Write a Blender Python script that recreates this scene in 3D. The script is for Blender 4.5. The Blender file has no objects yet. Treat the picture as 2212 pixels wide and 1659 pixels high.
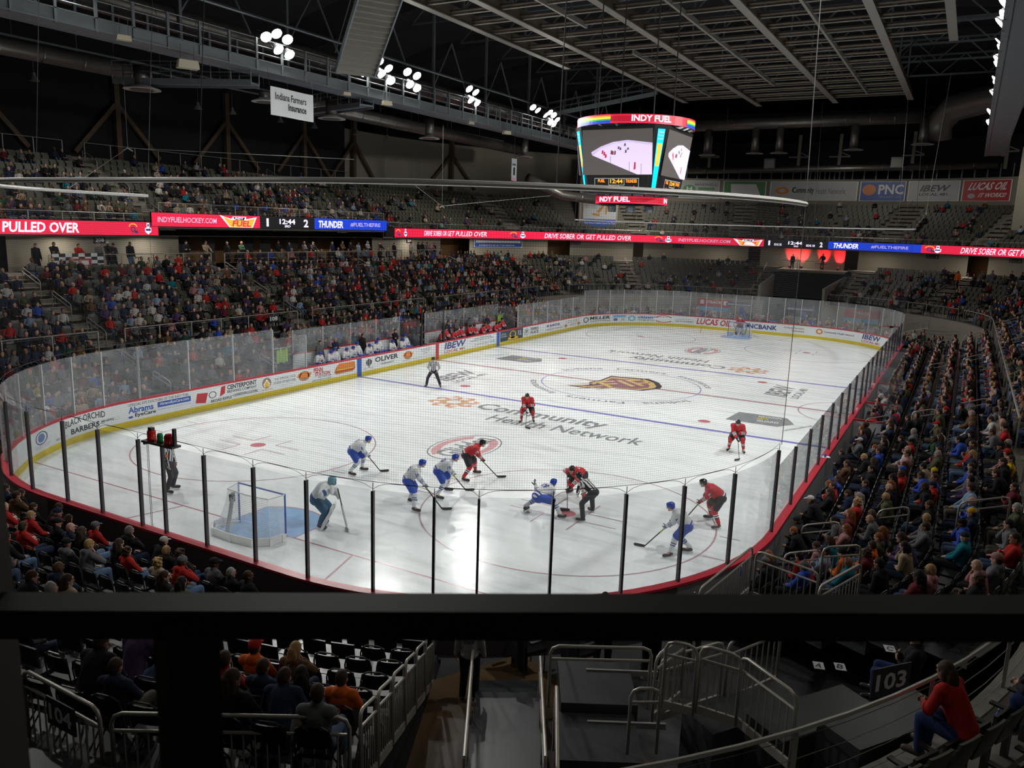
import bpy, bmesh, math, random
import numpy as np
from mathutils import Vector, Matrix, Euler
from mathutils.bvhtree import BVHTree
PI = math.pi
random.seed(7)
SC = bpy.context.scene
COL = SC.collection

# ---------------------------------------------------------------- camera
cam_d = bpy.data.cameras.new('camera')
cam = bpy.data.objects.new('camera', cam_d); COL.objects.link(cam)
CX, CY, CZ = 16.647, -42.513, 8.698
yaw, pit, rol = -0.51056, -0.19431, 0.032616
fw = Vector((math.sin(yaw)*math.cos(pit), math.cos(yaw)*math.cos(pit), math.sin(pit)))
rt = Vector((math.cos(yaw), -math.sin(yaw), 0)); up = rt.cross(fw)
rt2 = rt*math.cos(rol)+up*math.sin(rol); up2 = -rt*math.sin(rol)+up*math.cos(rol)
cam.matrix_world = Matrix(((rt2.x, up2.x, -fw.x, CX), (rt2.y, up2.y, -fw.y, CY), (rt2.z, up2.z, -fw.z, CZ), (0, 0, 0, 1)))
cam_d.sensor_width = 36.0; cam_d.lens = 36.0*1723.2/2212
cam_d.clip_start = 0.05; cam_d.clip_end = 300
cam_d.dof.use_dof = True; cam_d.dof.focus_distance = 34.0; cam_d.dof.aperture_fstop = 28.04e-3/0.0021
SC.camera = cam
# ---------------------------------------------------------------- colour, world, exposure
SC.view_settings.view_transform = 'Standard'; SC.view_settings.look = 'None'
SC.view_settings.exposure = 0.0; SC.view_settings.gamma = 1.0
SC.view_settings.use_curve_mapping = False
W = bpy.data.worlds.new('world'); SC.world = W; W.use_nodes = True
W.node_tree.nodes['Background'].inputs[0].default_value = (0.55, 0.65, 0.8, 1)
W.node_tree.nodes['Background'].inputs[1].default_value = 0.02

# ---------------------------------------------------------------- lights (the floods on the two catwalks, added fill lights)
def lamp(kind, loc, power, color=(1, 1, 1), aim=None, size=0.3, cone=75, blend=0.6, name='lamp_light', parent=None, sy=None):
    l = bpy.data.lights.new(name, kind); l.energy = power; l.color = color
    o = bpy.data.objects.new(name, l); COL.objects.link(o); o.location = loc
    if kind == 'SPOT':
        l.shadow_soft_size = size; l.spot_size = math.radians(cone); l.spot_blend = blend
    elif kind == 'AREA':
        l.size = size
        if sy: l.shape = 'RECTANGLE'; l.size_y = sy
    else: l.shadow_soft_size = size
    if aim is not None:
        o.rotation_euler = (Vector(aim)-Vector(loc)).to_track_quat('-Z', 'Y').to_euler()
    if parent: o.parent = parent
    return o
FLOOD = 4500.0
STAND_FILL = 150.0
# (x, y, z, aim x, aim y) of flood clusters, with the number of lamp heads in each
CLUSTERS = [(-16.4, -30.0, 18.3, 2, -20, 2), (-16.4, -21.5, 18.3, 3, -14, 4), (-16.4, -9.9, 17.85, 4, -22, 5), (-16.4, -2.2, 18.2, 3, -10, 8), (-16.4, 1.5, 17.95, 4, 6, 4),
            (-16.4, 8.8, 18.05, 4, 0, 4), (-16.4, 18.4, 18.1, 4, 14, 2), (-16.4, 21.4, 18.1, 3, 24, 6),
            (16.9, -24.0, 17.9, -3, -18, 4), (16.9, -13.0, 17.9, -3, -14, 4), (16.9, -4.6, 17.7, -3, -4, 4), (16.9, 3.6, 17.6, -4, 6, 4), (16.9, 13.6, 17.6, -4, 16, 3), (16.9, 26.0, 17.5, -3, 24, 3)]
for i, (x, y, z, ax, ay, n) in enumerate(CLUSTERS):
    dx = 0.75 if x < 0 else -0.75
    lamp('SPOT', (x+dx, y, z-0.35), FLOOD, (1.0, 0.985, 0.95), (ax, ay, 0), 0.22, 92, 0.5, 'flood_light')
for (x, y, z, ax, ay, pw) in [(-27, -22, 15.5, -31, -20, 1), (-27, -8, 15.5, -31, -8, 1), (-27, 8, 15.5, -31, 8, 1), (-27, 24, 15.5, -31, 24, .9), (-14, 44, 16, -20, 54, 2.0), (-14, 30, 17, -34, 46, 2.2), (4, 46, 16.5, 4, 60, .65), (18, 42, 16, 24, 56, .6), (27, 20, 15.5, 30, 20, .8), (24, -4, 14, 18, -8, .75), (24, -20, 13, 17, -20, .5), (16, -36, 13.5, 10, -33, .15), (2, -40, 13.5, 3, -35, .18)]:
    lamp('SPOT', (x, y, z), STAND_FILL*pw*9, (1, 0.93, 0.82), (ax, ay, 4), 0.5, 125, 0.8, 'stand_fill_light')  # added fill spots without fixtures, brightening the stands and back walls

for (x, y) in ((-28.3, -21), (-28.6, -14.5), (-28.6, -9), (-28.7, -2), (-28.7, 5), (-28.7, 12), (-28.6, 19), (-27.5, 29), (-23.5, 38), (-17, 44.5), (-8, 48.5), (0, 49.7), (8, 48.5), (16, 45.5), (23, 39)):
    lamp('AREA', (x, y, 7.28), 55, (1, .9, .74), None, 1.2, name='under_balcony_fill')  # unseen area lamps added to brighten the wall under the upper deck
# ---------------------------------------------------------------- helpers
MATS = {}
def mat(name, col, rough=0.6, metal=0.0, emit=0.0, noise=0.0, nscale=3.0, alpha=1.0, spec=0.5, bump=0.0):
    if name in MATS: return MATS[name]
    m = bpy.data.materials.new(name); m.use_nodes = True; MATS[name] = m
    nt = m.node_tree; b = nt.nodes['Principled BSDF']
    c = (*col, 1)
    b.inputs['Base Color'].default_value = c; b.inputs['Roughness'].default_value = rough
    b.inputs['Metallic'].default_value = metal; b.inputs['Specular IOR Level'].default_value = spec
    if emit: b.inputs['Emission Color'].default_value = c; b.inputs['Emission Strength'].default_value = emit
    if alpha < 1: b.inputs['Alpha'].default_value = alpha
    if noise or bump:
        tc = nt.nodes.new('ShaderNodeTexCoord'); n = nt.nodes.new('ShaderNodeTexNoise'); n.inputs['Scale'].default_value = nscale; n.inputs['Detail'].default_value = 4
        nt.links.new(tc.outputs['Object'], n.inputs['Vector'])
        if noise:
            mr = nt.nodes.new('ShaderNodeMapRange'); mr.inputs['To Min'].default_value = 1-noise; mr.inputs['To Max'].default_value = 1+noise*.6
            nt.links.new(n.outputs['Fac'], mr.inputs['Value'])
            vm = nt.nodes.new('ShaderNodeVectorMath'); vm.operation = 'SCALE'; vm.inputs[0].default_value = col
            nt.links.new(mr.outputs[0], vm.inputs['Scale']); nt.links.new(vm.outputs[0], b.inputs['Base Color'])
        if bump:
            bp = nt.nodes.new('ShaderNodeBump'); bp.inputs['Strength'].default_value = bump
            nt.links.new(n.outputs['Fac'], bp.inputs['Height']); nt.links.new(bp.outputs[0], b.inputs['Normal'])
    return m
def objmat(name, rough=0.85, gloss=0.3, mult=1.0):
    """cloth, skin or hair whose colour is the object's own colour, with a little woven variation"""
    if name in MATS: return MATS[name]
    m = bpy.data.materials.new(name); m.use_nodes = True; MATS[name] = m
    nt = m.node_tree; b = nt.nodes['Principled BSDF']
    oi = nt.nodes.new('ShaderNodeObjectInfo'); tc = nt.nodes.new('ShaderNodeTexCoord'); n = nt.nodes.new('ShaderNodeTexNoise')
    n.inputs['Scale'].default_value = 14; nt.links.new(tc.outputs['Object'], n.inputs['Vector'])
    mr = nt.nodes.new('ShaderNodeMapRange'); mr.inputs['To Min'].default_value = .8*mult; mr.inputs['To Max'].default_value = 1.12*mult
    nt.links.new(n.outputs['Fac'], mr.inputs['Value'])
    vm = nt.nodes.new('ShaderNodeVectorMath'); vm.operation = 'SCALE'
    nt.links.new(oi.outputs['Color'], vm.inputs[0]); nt.links.new(mr.outputs[0], vm.inputs['Scale'])
    nt.links.new(vm.outputs[0], b.inputs['Base Color']); b.inputs['Roughness'].default_value = rough; b.inputs['Specular IOR Level'].default_value = gloss
    return m
def glassmat(name, tint=(1, 1, 1), haze=0.06, hazecol=(.8, .85, .9), refl=0.9):
    if name in MATS: return MATS[name]
    m = bpy.data.materials.new(name); m.use_nodes = True; MATS[name] = m
    nt = m.node_tree; nt.nodes.clear(); N = nt.nodes.new; L = nt.links.new
    out = N('ShaderNodeOutputMaterial'); tr = N('ShaderNodeBsdfTransparent'); tr.inputs[0].default_value = (*tint, 1)
    gl = N('ShaderNodeBsdfGlossy'); gl.inputs['Roughness'].default_value = 0.04; gl.inputs[0].default_value = (refl, refl, refl, 1)
    df = N('ShaderNodeBsdfDiffuse'); df.inputs[0].default_value = (*hazecol, 1)
    tc = N('ShaderNodeTexCoord'); n = N('ShaderNodeTexNoise'); n.inputs['Scale'].default_value = 1.3; n.inputs['Detail'].default_value = 6
    L(tc.outputs['Object'], n.inputs['Vector'])
    mr = N('ShaderNodeMapRange'); mr.inputs['From Min'].default_value = .35; mr.inputs['From Max'].default_value = .75; mr.inputs['To Min'].default_value = haze*.6; mr.inputs['To Max'].default_value = haze*1.5
    L(n.outputs['Fac'], mr.inputs['Value'])
    m1 = N('ShaderNodeMixShader'); L(mr.outputs[0], m1.inputs[0]); L(tr.outputs[0], m1.inputs[1]); L(df.outputs[0], m1.inputs[2])
    lw = N('ShaderNodeLayerWeight'); lw.inputs[0].default_value = .5
    pw = N('ShaderNodeMath'); pw.operation = 'POWER'; pw.inputs[1].default_value = 5; L(lw.outputs['Facing'], pw.inputs[0])
    fr = N('ShaderNodeMapRange'); fr.inputs['To Min'].default_value = .035; fr.inputs['To Max'].default_value = .85; L(pw.outputs[0], fr.inputs['Value'])
    m2 = N('ShaderNodeMixShader'); L(fr.outputs[0], m2.inputs[0]); L(m1.outputs[0], m2.inputs[1]); L(gl.outputs[0], m2.inputs[2])
    L(m2.outputs[0], out.inputs[0]); return m
def gridmat(name, sp, w, col):
    """knotted net: thread pattern across the net's own UV metres"""
    if name in MATS: return MATS[name]
    m = bpy.data.materials.new(name); m.use_nodes = True; MATS[name] = m
    nt = m.node_tree; nt.nodes.clear(); N = nt.nodes.new; L = nt.links.new
    out = N('ShaderNodeOutputMaterial'); uv = N('ShaderNodeUVMap'); uv.uv_map = 'UVMap'
    sx = N('ShaderNodeSeparateXYZ'); L(uv.outputs[0], sx.inputs[0]); ms = []
    for k in (0, 1):
        a = N('ShaderNodeMath'); a.operation = 'PINGPONG'; L(sx.outputs[k], a.inputs[0]); a.inputs[1].default_value = sp/2
        b = N('ShaderNodeMath'); b.operation = 'LESS_THAN'; L(a.outputs[0], b.inputs[0]); b.inputs[1].default_value = w/2; ms.append(b)
    mx = N('ShaderNodeMath'); mx.operation = 'MAXIMUM'; L(ms[0].outputs[0], mx.inputs[0]); L(ms[1].outputs[0], mx.inputs[1])
    tr = N('ShaderNodeBsdfTransparent'); df = N('ShaderNodeBsdfDiffuse'); df.inputs[0].default_value = (*col, 1)
    mi = N('ShaderNodeMixShader'); L(mx.outputs[0], mi.inputs[0]); L(tr.outputs[0], mi.inputs[1]); L(df.outputs[0], mi.inputs[2]); L(mi.outputs[0], out.inputs[0])
    return m

TXT = {}
def text_geo(t):
    """flat glyph outlines as triangles, fitted to a unit box"""
    if t in TXT: return TXT[t]
    cu = bpy.data.curves.new('glyphs', 'FONT'); cu.body = t; cu.resolution_u = 2; cu.offset = 0.026 if len(t) < 12 else 0.012 if len(t) < 30 else 0.0
    o = bpy.data.objects.new('glyphs', cu); COL.objects.link(o); bpy.context.view_layer.update()
    me = o.to_mesh(); v = np.array([w.co[:2] for w in me.vertices]) if len(me.vertices) else np.zeros((0, 2)); f = [tuple(p.vertices) for p in me.polygons]
    o.to_mesh_clear(); bpy.data.objects.remove(o); bpy.data.curves.remove(cu)
    lo = v.min(0); hi = v.max(0); v = (v-lo)/(hi-lo); TXT[t] = (v, f, (hi-lo)[0]/(hi-lo)[1]); return TXT[t]

class MB:
    def __init__(s): s.v = []; s.f = []; s.m = []; s.mats = []; s.uv = None
    def mi(s, m):
        if m not in s.mats: s.mats.append(m)
        return s.mats.index(m)
    def add(s, vs, fs, m):
        k = len(s.v); s.v.extend([tuple(x) for x in vs]); i = s.mi(m)
        for f in fs: s.f.append(tuple(a+k for a in f)); s.m.append(i)
        return s
    def box(s, c, d, m, R=None):
        vs = [Vector((x*d[0]/2, y*d[1]/2, z*d[2]/2)) for x in (-1, 1) for y in (-1, 1) for z in (-1, 1)]
        if R is not None:
            R = Matrix.Rotation(R, 3, 'Z') if isinstance(R, (int, float)) else R
            vs = [R @ v for v in vs]
        c = Vector(c); vs = [v+c for v in vs]
        return s.add(vs, [(0, 1, 3, 2), (4, 6, 7, 5), (0, 4, 5, 1), (2, 3, 7, 6), (0, 2, 6, 4), (1, 5, 7, 3)], m)
    def beam(s, a, b, w, h, m):
        """box beam from a to b: width w, height h"""
        a = Vector(a); b = Vector(b); d = b-a; L = d.length
        if L < 1e-6: return s
        z = d/L; u = Vector((0, 0, 1)) if abs(z.z) < .95 else Vector((0, 1, 0)); x = z.cross(u).normalized(); y = x.cross(z)
        vs = [p+x*(i*w/2)+y*(j*h/2) for p in (a, b) for i, j in ((-1, -1), (1, -1), (1, 1), (-1, 1))]
        return s.add(vs, [(3, 2, 1, 0), (4, 5, 6, 7), (0, 1, 5, 4), (1, 2, 6, 5), (2, 3, 7, 6), (3, 0, 4, 7)], m)
    def tube(s, pts, r, m, n=8, cap=True, closed=False):
        pts = [Vector(p) for p in pts]; rs = r if isinstance(r, (list, tuple)) else [r]*len(pts); vs = []; fs = []; K = len(pts); prev = None
        for i, p in enumerate(pts):
            a = pts[i-1] if (i > 0 or closed) else p; b = pts[(i+1) % K] if (i < K-1 or closed) else p
            t = (b-a).normalized() if (b-a).length > 1e-9 else Vector((0, 0, 1))
            if prev is None:
                u = Vector((0, 0, 1)) if abs(t.z) < .9 else Vector((1, 0, 0)); x = t.cross(u).normalized()
            else: x = (prev-t*prev.dot(t)); x = x.normalized() if x.length > 1e-6 else t.orthogonal().normalized()
            prev = x; y = t.cross(x)
            for k in range(n):
                a_ = 2*PI*k/n; vs.append(p+(x*math.cos(a_)+y*math.sin(a_))*rs[i])
        for i in range(K-1+(1 if closed else 0)):
            j = (i+1) % K
            for k in range(n): fs.append((i*n+k, i*n+(k+1) % n, j*n+(k+1) % n, j*n+k))
        if cap and not closed: fs.append(tuple(range(n))[::-1]); fs.append(tuple(range((K-1)*n, K*n)))
        return s.add(vs, fs, m)
    def lathe(s, c, prof, m, n=16, R=None):
        vs = []; fs = []; K = len(prof); c = Vector(c)
        for r, z in prof:
            for k in range(n):
                v = Vector((r*math.cos(2*PI*k/n), r*math.sin(2*PI*k/n), z)); vs.append((R @ v if R is not None else v)+c)
        for i in range(K-1):
            for k in range(n): fs.append((i*n+k, i*n+(k+1) % n, (i+1)*n+(k+1) % n, (i+1)*n+k))
        fs.append(tuple(range(n))[::-1]); fs.append(tuple(range((K-1)*n, K*n)))
        return s.add(vs, fs, m)
    def prism(s, poly, fn, m, t0=0, t1=None):
        """poly (u,v) mapped by fn(u,v,w); flat when t1 is None"""
        n = len(poly)
        if t1 is None: return s.add([fn(u, v, t0) for u, v in poly], [tuple(range(n))], m)
        vs = [fn(u, v, t0) for u, v in poly]+[fn(u, v, t1) for u, v in poly]
        fs = [tuple(range(n))[::-1], tuple(range(n, 2*n))]+[(i, (i+1) % n, n+(i+1) % n, n+i) for i in range(n)]
        return s.add(vs, fs, m)
    def text(s, t, fn, box, m, w=0, shear=0, arch=0):
        v, f, asp = text_geo(t); u0, u1, v0, v1 = box
        vs = []
        for a, b in v:
            vv = v0+(v1-v0)*b; vs.append(fn(u0+(u1-u0)*a+shear*(vv-v0), vv+arch*(1-(2*a-1)**2), w))
        return s.add(vs, f, m)
    def rect(s, fn, box, m, w=0, n=1):
        u0, u1, v0, v1 = box
        for i in range(n):
            a = u0+(u1-u0)*i/n; b = u0+(u1-u0)*(i+1)/n
            s.add([fn(a, v0, w), fn(b, v0, w), fn(b, v1, w), fn(a, v1, w)], [(0, 1, 2, 3)], m)
        return s
    def disc(s, fn, c, ru, rv, m, w=0, n=20, r2=0, a0=0, a1=2*PI):
        if r2:
            k = n; A = [a0+(a1-a0)*i/k for i in range(k+1)]
            vs = [fn(c[0]+ru*math.cos(a), c[1]+rv*math.sin(a), w) for a in A]+[fn(c[0]+ru*r2*math.cos(a), c[1]+rv*r2*math.sin(a), w) for a in A]
            return s.add(vs, [(i, i+1, k+2+i, k+1+i) for i in range(k)], m)
        return s.add([fn(c[0]+ru*math.cos(2*PI*i/n), c[1]+rv*math.sin(2*PI*i/n), w) for i in range(n)], [tuple(range(n))], m)
    def build(s, name, parent=None, smooth=False, loc=None, rot=0, label=None, cat=None, group=None, kind=None):
        me = bpy.data.meshes.new(name); me.from_pydata([tuple(v) for v in s.v], [], s.f)
        for m in s.mats: me.materials.append(m)
        if len(s.mats) > 1: me.polygons.foreach_set('material_index', s.m)
        if smooth: me.polygons.foreach_set('use_smooth', [True]*len(me.polygons))
        if s.uv:
            l = me.uv_layers.new(name='UVMap')
            for p in me.polygons:
                for li in p.loop_indices: l.data[li].uv = s.uv[me.loops[li].vertex_index]
        me.update()
        o = bpy.data.objects.new(name, me); COL.objects.link(o)
        if loc is not None: o.location = loc
        if rot: o.rotation_euler = (0, 0, rot)
        if parent is not None: o.parent = parent
        return tag(o, label, cat, group, kind)
def tag(o, label=None, cat=None, group=None, kind=None):
    if label: o['label'] = label
    if cat: o['category'] = cat
    if group: o['group'] = group
    if kind: o['kind'] = kind
    return o
def empty(name, loc=(0, 0, 0), rz=0, label=None, cat=None, group=None):
    o = bpy.data.objects.new(name, None); COL.objects.link(o); o.location = loc; o.rotation_euler = (0, 0, rz); o.empty_display_size = .1
    return tag(o, label, cat, group)
def copy_tree(o, parent=None):
    c = o.copy(); COL.objects.link(c)
    if parent is not None: c.parent = parent
    for ch in list(o.children): copy_tree(ch, c)
    return c

def ppos(P, s, o=0.0):
    """point and outward normal at arc length s (0 = middle of the left side, growing clockwise) on a rounded rectangle, offset o"""
    a, b, r = P; A = b-r; B = a-r; q = PI/2*r; s = (s+A) % (4*(A+B+q))
    if s < 2*A: return Vector((-a-o, s-A, 0)), Vector((-1, 0, 0))
    s -= 2*A
    for L, c, k in ((q, (-B, A), PI), (2*B, None, 'F'), (q, (B, A), PI/2), (2*A, None, 'R'), (q, (B, -A), 0), (2*B, None, 'N'), (q, (-B, -A), -PI/2)):
        if s <= L:
            if c:
                t = k-s/r; nx, ny = math.cos(t), math.sin(t); return Vector((c[0]+(r+o)*nx, c[1]+(r+o)*ny, 0)), Vector((nx, ny, 0))
            if k == 'F': return Vector((-B+s, b+o, 0)), Vector((0, 1, 0))
            if k == 'R': return Vector((a+o, A-s, 0)), Vector((1, 0, 0))
            return Vector((B-s, -b-o, 0)), Vector((0, -1, 0))
        s -= L
    return Vector((-a-o, -A, 0)), Vector((-1, 0, 0))
def plen(P): a, b, r = P; return 4*((b-r)+(a-r)+PI/2*r)
RINK = (12.95, 30.48, 8.53); BOWL = (18.75, 40.5, 16.0)
RL = plen(RINK); BL = plen(BOWL)
def ring(s, P, prof, s0, s1, m, step=0.6, closed=False, caps=False):
    """sweep profile [(offset, z)...] along path P from s0 to s1"""
    n = max(1, int(round((s1-s0)/step))); K = len(prof); vs = []
    for i in range(n+1):
        t = s0+(s1-s0)*i/n
        for o, z in prof:
            p, _ = ppos(P, t, o); vs.append((p.x, p.y, z))
    fs = [(i*K+k, i*K+k+1, (i+1)*K+k+1, (i+1)*K+k) for i in range(n) for k in range(K-1)]
    if closed: fs += [(i*K+K-1, i*K, (i+1)*K, (i+1)*K+K-1) for i in range(n)]
    if caps: fs += [tuple(range(K)), tuple(n*K+k for k in range(K))[::-1]]
    s.add(vs, fs, m); return s
def pathfn(P, o, sgn=1):
    """(u along path, v height, w toward the rink)"""
    def f(u, v, w=0):
        p, n = ppos(P, u, o-w); return (p.x, p.y, v)
    return f
# ================================================================ rink
def icemat():
    m = bpy.data.materials.new('ice'); m.use_nodes = True; nt = m.node_tree; N = nt.nodes.new; L = nt.links.new; b = nt.nodes['Principled BSDF']
    tc = N('ShaderNodeTexCoord')
    mp = N('ShaderNodeMapping'); mp.inputs['Scale'].default_value = (0.35, 2.2, 1); L(tc.outputs['Object'], mp.inputs[0])
    n1 = N('ShaderNodeTexNoise'); n1.inputs['Scale'].default_value = 1.0; n1.inputs['Detail'].default_value = 7; n1.inputs['Distortion'].default_value = .6; L(mp.outputs[0], n1.inputs['Vector'])
    n2 = N('ShaderNodeTexNoise'); n2.inputs['Scale'].default_value = 0.22; n2.inputs['Detail'].default_value = 3; L(tc.outputs['Object'], n2.inputs['Vector'])
    # skate cuts: thin curved lines of a distorted wave
    cuts = []
    for sc, rot, di in ((0.9, .4, 9), (0.7, 1.7, 12), (1.1, 2.6, 10)):
        m2 = N('ShaderNodeMapping'); m2.inputs['Rotation'].default_value = (0, 0, rot); L(tc.outputs['Object'], m2.inputs[0])
        w = N('ShaderNodeTexWave'); w.inputs['Scale'].default_value = sc*.5; w.inputs['Distortion'].default_value = di; w.inputs['Detail'].default_value = 2; w.inputs['Detail Scale'].default_value = .5; L(m2.outputs[0], w.inputs['Vector'])
        g = N('ShaderNodeMath'); g.operation = 'GREATER_THAN'; g.inputs[1].default_value = .9990; L(w.outputs['Fac'], g.inputs[0]); cuts.append(g)
    a = N('ShaderNodeMath'); a.operation = 'MAXIMUM'; L(cuts[0].outputs[0], a.inputs[0]); L(cuts[1].outputs[0], a.inputs[1])
    a2 = N('ShaderNodeMath'); a2.operation = 'MAXIMUM'; L(a.outputs[0], a2.inputs[0]); L(cuts[2].outputs[0], a2.inputs[1])
    cr = N('ShaderNodeValToRGB'); cr.color_ramp.elements[0].position = .34; cr.color_ramp.elements[0].color = (.52, .56, .57, 1); cr.color_ramp.elements[1].position = .52; cr.color_ramp.elements[1].color = (.78, .83, .84, 1)
    L(n1.outputs['Fac'], cr.inputs[0])
    c2 = N('ShaderNodeMix'); c2.data_type = 'RGBA'; c2.inputs[7].default_value = (.8, .85, .86, 1)
    mr = N('ShaderNodeMapRange'); mr.inputs['From Min'].default_value = .3; mr.inputs['From Max'].default_value = .7; mr.inputs['To Min'].default_value = .35; mr.inputs['To Max'].default_value = .9
    L(n2.outputs['Fac'], mr.inputs['Value']); L(mr.outputs[0], c2.inputs[0]); L(cr.outputs[0], c2.inputs[6])
    c3 = N('ShaderNodeMix'); c3.data_type = 'RGBA'; c3.inputs[7].default_value = (.9, .95, .96, 1); L(c2.outputs[2], c3.inputs[6])
    sc_ = N('ShaderNodeMath'); sc_.operation = 'MULTIPLY'; sc_.inputs[1].default_value = .35; L(a2.outputs[0], sc_.inputs[0]); L(sc_.outputs[0], c3.inputs[0])
    L(c3.outputs[2], b.inputs['Base Color'])
    r = N('ShaderNodeMapRange'); r.inputs['To Min'].default_value = .12; r.inputs['To Max'].default_value = .3; L(n1.outputs['Fac'], r.inputs['Value']); L(r.outputs[0], b.inputs['Roughness'])
    n5 = N('ShaderNodeTexNoise'); n5.inputs['Scale'].default_value = 1.6; n5.inputs['Detail'].default_value = 5; L(tc.outputs['Object'], n5.inputs['Vector'])
    bp = N('ShaderNodeBump'); bp.inputs['Strength'].default_value = .5; bp.inputs['Distance'].default_value = .02; L(n5.outputs['Fac'], bp.inputs['Height']); L(bp.outputs[0], b.inputs['Normal'])
    b.inputs['IOR'].default_value = 1.31; b.inputs['Specular IOR Level'].default_value = .36
    return m
ICE = icemat()
def paint(name, col): return mat('ice_paint_'+name, col, rough=.22, noise=.3, nscale=2.5)
P_BLUE = paint('blue', (.24, .25, .6)); P_RED = paint('red', (.5, .24, .28)); P_DOT = paint('dot', (.58, .2, .24)); P_GREY = paint('grey', (.27, .3, .32)); P_DK = paint('dark', (.07, .07, .08))
P_ORG = paint('orange', (.75, .42, .28)); P_CREASE = paint('crease', (.3, .5, .78)); P_GOLD = paint('gold', (.68, .52, .22)); P_CRIM = paint('crimson', (.3, .16, .2)); P_PINK = paint('pink', (.72, .4, .42)); P_WH = paint('white', (.75, .8, .82)); P_CIRC = paint('circle', (.5, .33, .36)); P_YEL = paint('yellow', (.6, .55, .1))
b = MB(); pts = []
for i in range(160):
    p, _ = ppos(RINK, RL*i/160, .02); pts.append((p.x, p.y, 0))
b.add(pts, [tuple(range(160))[::-1]], ICE)
ice = b.build('ice_sheet', label='white skated ice sheet of the hockey rink', cat='ice')
b = MB(); Zi = [.003]
def icefn(ox, oy, ang):
    c, s = math.cos(ang), math.sin(ang)
    return lambda u, v, w=0: (ox+u*c-v*s, oy+u*s+v*c, .003+w)
I0 = icefn(0, 0, 0)
def band(y0, y1, m, z=0):
    """line across the rink, clipped to the boards"""
    ym = (y0+y1)/2; x = 12.93
    if abs(ym) > 21.95: x = 12.95-8.53+math.sqrt(max(0, 8.53**2-(abs(ym)-21.95)**2))-.02
    b.rect(I0, (-x, x, y0, y1), m, z)
for s in (-1, 1):
    band(s*7.62-.15, s*7.62+.15, P_BLUE); band(s*27.13-.03, s*27.13+.03, P_RED)
    for x in (-6.7, 6.7):
        f = icefn(x, s*21.03, 0); b.disc(f, (0, 0), 4.57, 4.57, P_CIRC, .001, 72, (4.57-.055)/4.57); b.disc(f, (0, 0), .3, .3, P_DOT, .001)
        for a in (-1, 1):
            for c in (-1, 1):
                b.rect(f, (a*.6, a*(.6+1.2), c*.35-.025, c*.35+.025), P_CIRC, .001); b.rect(f, (a*.6-.025, a*.6+.025, c*.35, c*(.35+.9)), P_CIRC, .001)
                b.rect(f, (a*4.57, a*(4.57+.6), c*.85-.025, c*.85+.025), P_CIRC, .001)
    for x in (-6.7, 6.7): b.disc(icefn(x, s*6.1, 0), (0, 0), .3, .3, P_DOT, .001)
    g = icefn(0, s*27.13, 0 if s < 0 else PI)
    A = math.asin(1.22/1.83)
    poly = [(-1.22, 0), (1.22, 0)]+[(1.83*math.sin(A-2*A*i/16), 1.83*math.cos(A-2*A*i/16)) for i in range(17)]
    b.prism(poly, g, P_CREASE, .0005)
    b.prism([(-.9, 0), (.9, 0), (1.1, -.5), (.8, -1.0), (-.8, -1.0), (-1.1, -.5)], g, P_CREASE, .0005)
    b.rect(g, (-1.25, -1.22, 0, 1.4), P_RED, .001); b.rect(g, (1.22, 1.25, 0, 1.4), P_RED, .001); b.disc(g, (0, 0), 1.85, 1.85, P_RED, .001, 16, .973, PI/2-A, PI/2+A)
    for a in (-1, 1):
        b.prism([(a*3.35-.03, 0), (a*3.35+.03, 0), (a*4.27+.03, -3.33), (a*4.27-.03, -3.33)], g, P_RED, .001)
    f = icefn(0, 0, 0 if s < 0 else PI)
    b.text('Community', f, (-3.5, 3.3, -10.75, -9.1), P_GREY, .001); b.text('Health Network', f, (-1.8, 5.7, -12.1, -10.95), P_GREY, .001)
    for k in range(8):
        a = k*PI/4; ff = icefn(*(np.array((-4.95, -9.85))*(1 if s < 0 else -1)), a+(0 if s < 0 else PI))
        b.prism([(.35, -.1), (1.1, .15), (1.25, .6), (.75, .75), (.95, .35), (.4, .2)], ff, P_ORG, .001); b.prism([(.3, .1), (.65, .3), (.55, .5)], ff, P_GOLD, .001)
    ff = icefn(0, s*16.45, PI/2 if s < 0 else -PI/2)
    b.disc(ff, (0, 0), 2.0, 1.25, P_GREY, .001, 40, .96); b.disc(ff, (0, 0), 1.8, 1.1, P_PINK, .001, 16, .72, .5, PI-.35); b.disc(ff, (0, 0), 1.8, 1.1, P_PINK, .001, 16, .72, PI+.5, 2*PI-.35)
    b.text('Glidden', ff, (-1.55, 1.6, -.5, .55), P_GREY, .002)
    ff = icefn(s*-8.5, s*-3.9, PI/2)
    b.text('IBEW', ff, (-1.7, 1.7, -.3, .95), P_GREY, .001, .25); b.text('LOCAL 481', ff, (-1.7, 1.7, -.95, -.5), P_GREY, .001)
    ff = icefn(s*-8.8, s*4.0, .12 if s < 0 else .12)
    # home-plate shield with lettering, then its address strip
    b.prism([(-1.5, -.9), (.9, -1.2), (1.6, -.3), (1.2, .9), (-1.1, 1.15)], ff, paint('shield', (.3, .33, .34)), .001); b.prism([(-1.35, -.75), (-.15, -.9), (-.1, .9), (-1.0, .98)], ff, P_GREY, .0015)
    b.text('ARMY', ff, (-.15, .4, -.1, .45), P_YEL, .002); b.text('NATIONAL', ff, (-.1, 1.0, .5, .75), P_WH, .002); b.text('GUARD', ff, (-.1, .9, -.55, -.2), P_WH, .002)
    b.text('NATIONALGUARD.COM', icefn(s*-10.8, s*4.6, 1.1), (-1.2, .8, -.1, .1), P_GREY, .001)
band(-.15, .15, P_CIRC, .0008)
b.disc(I0, (0, 0), 4.57, 4.57, P_BLUE, .001, 90, .988)
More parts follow.
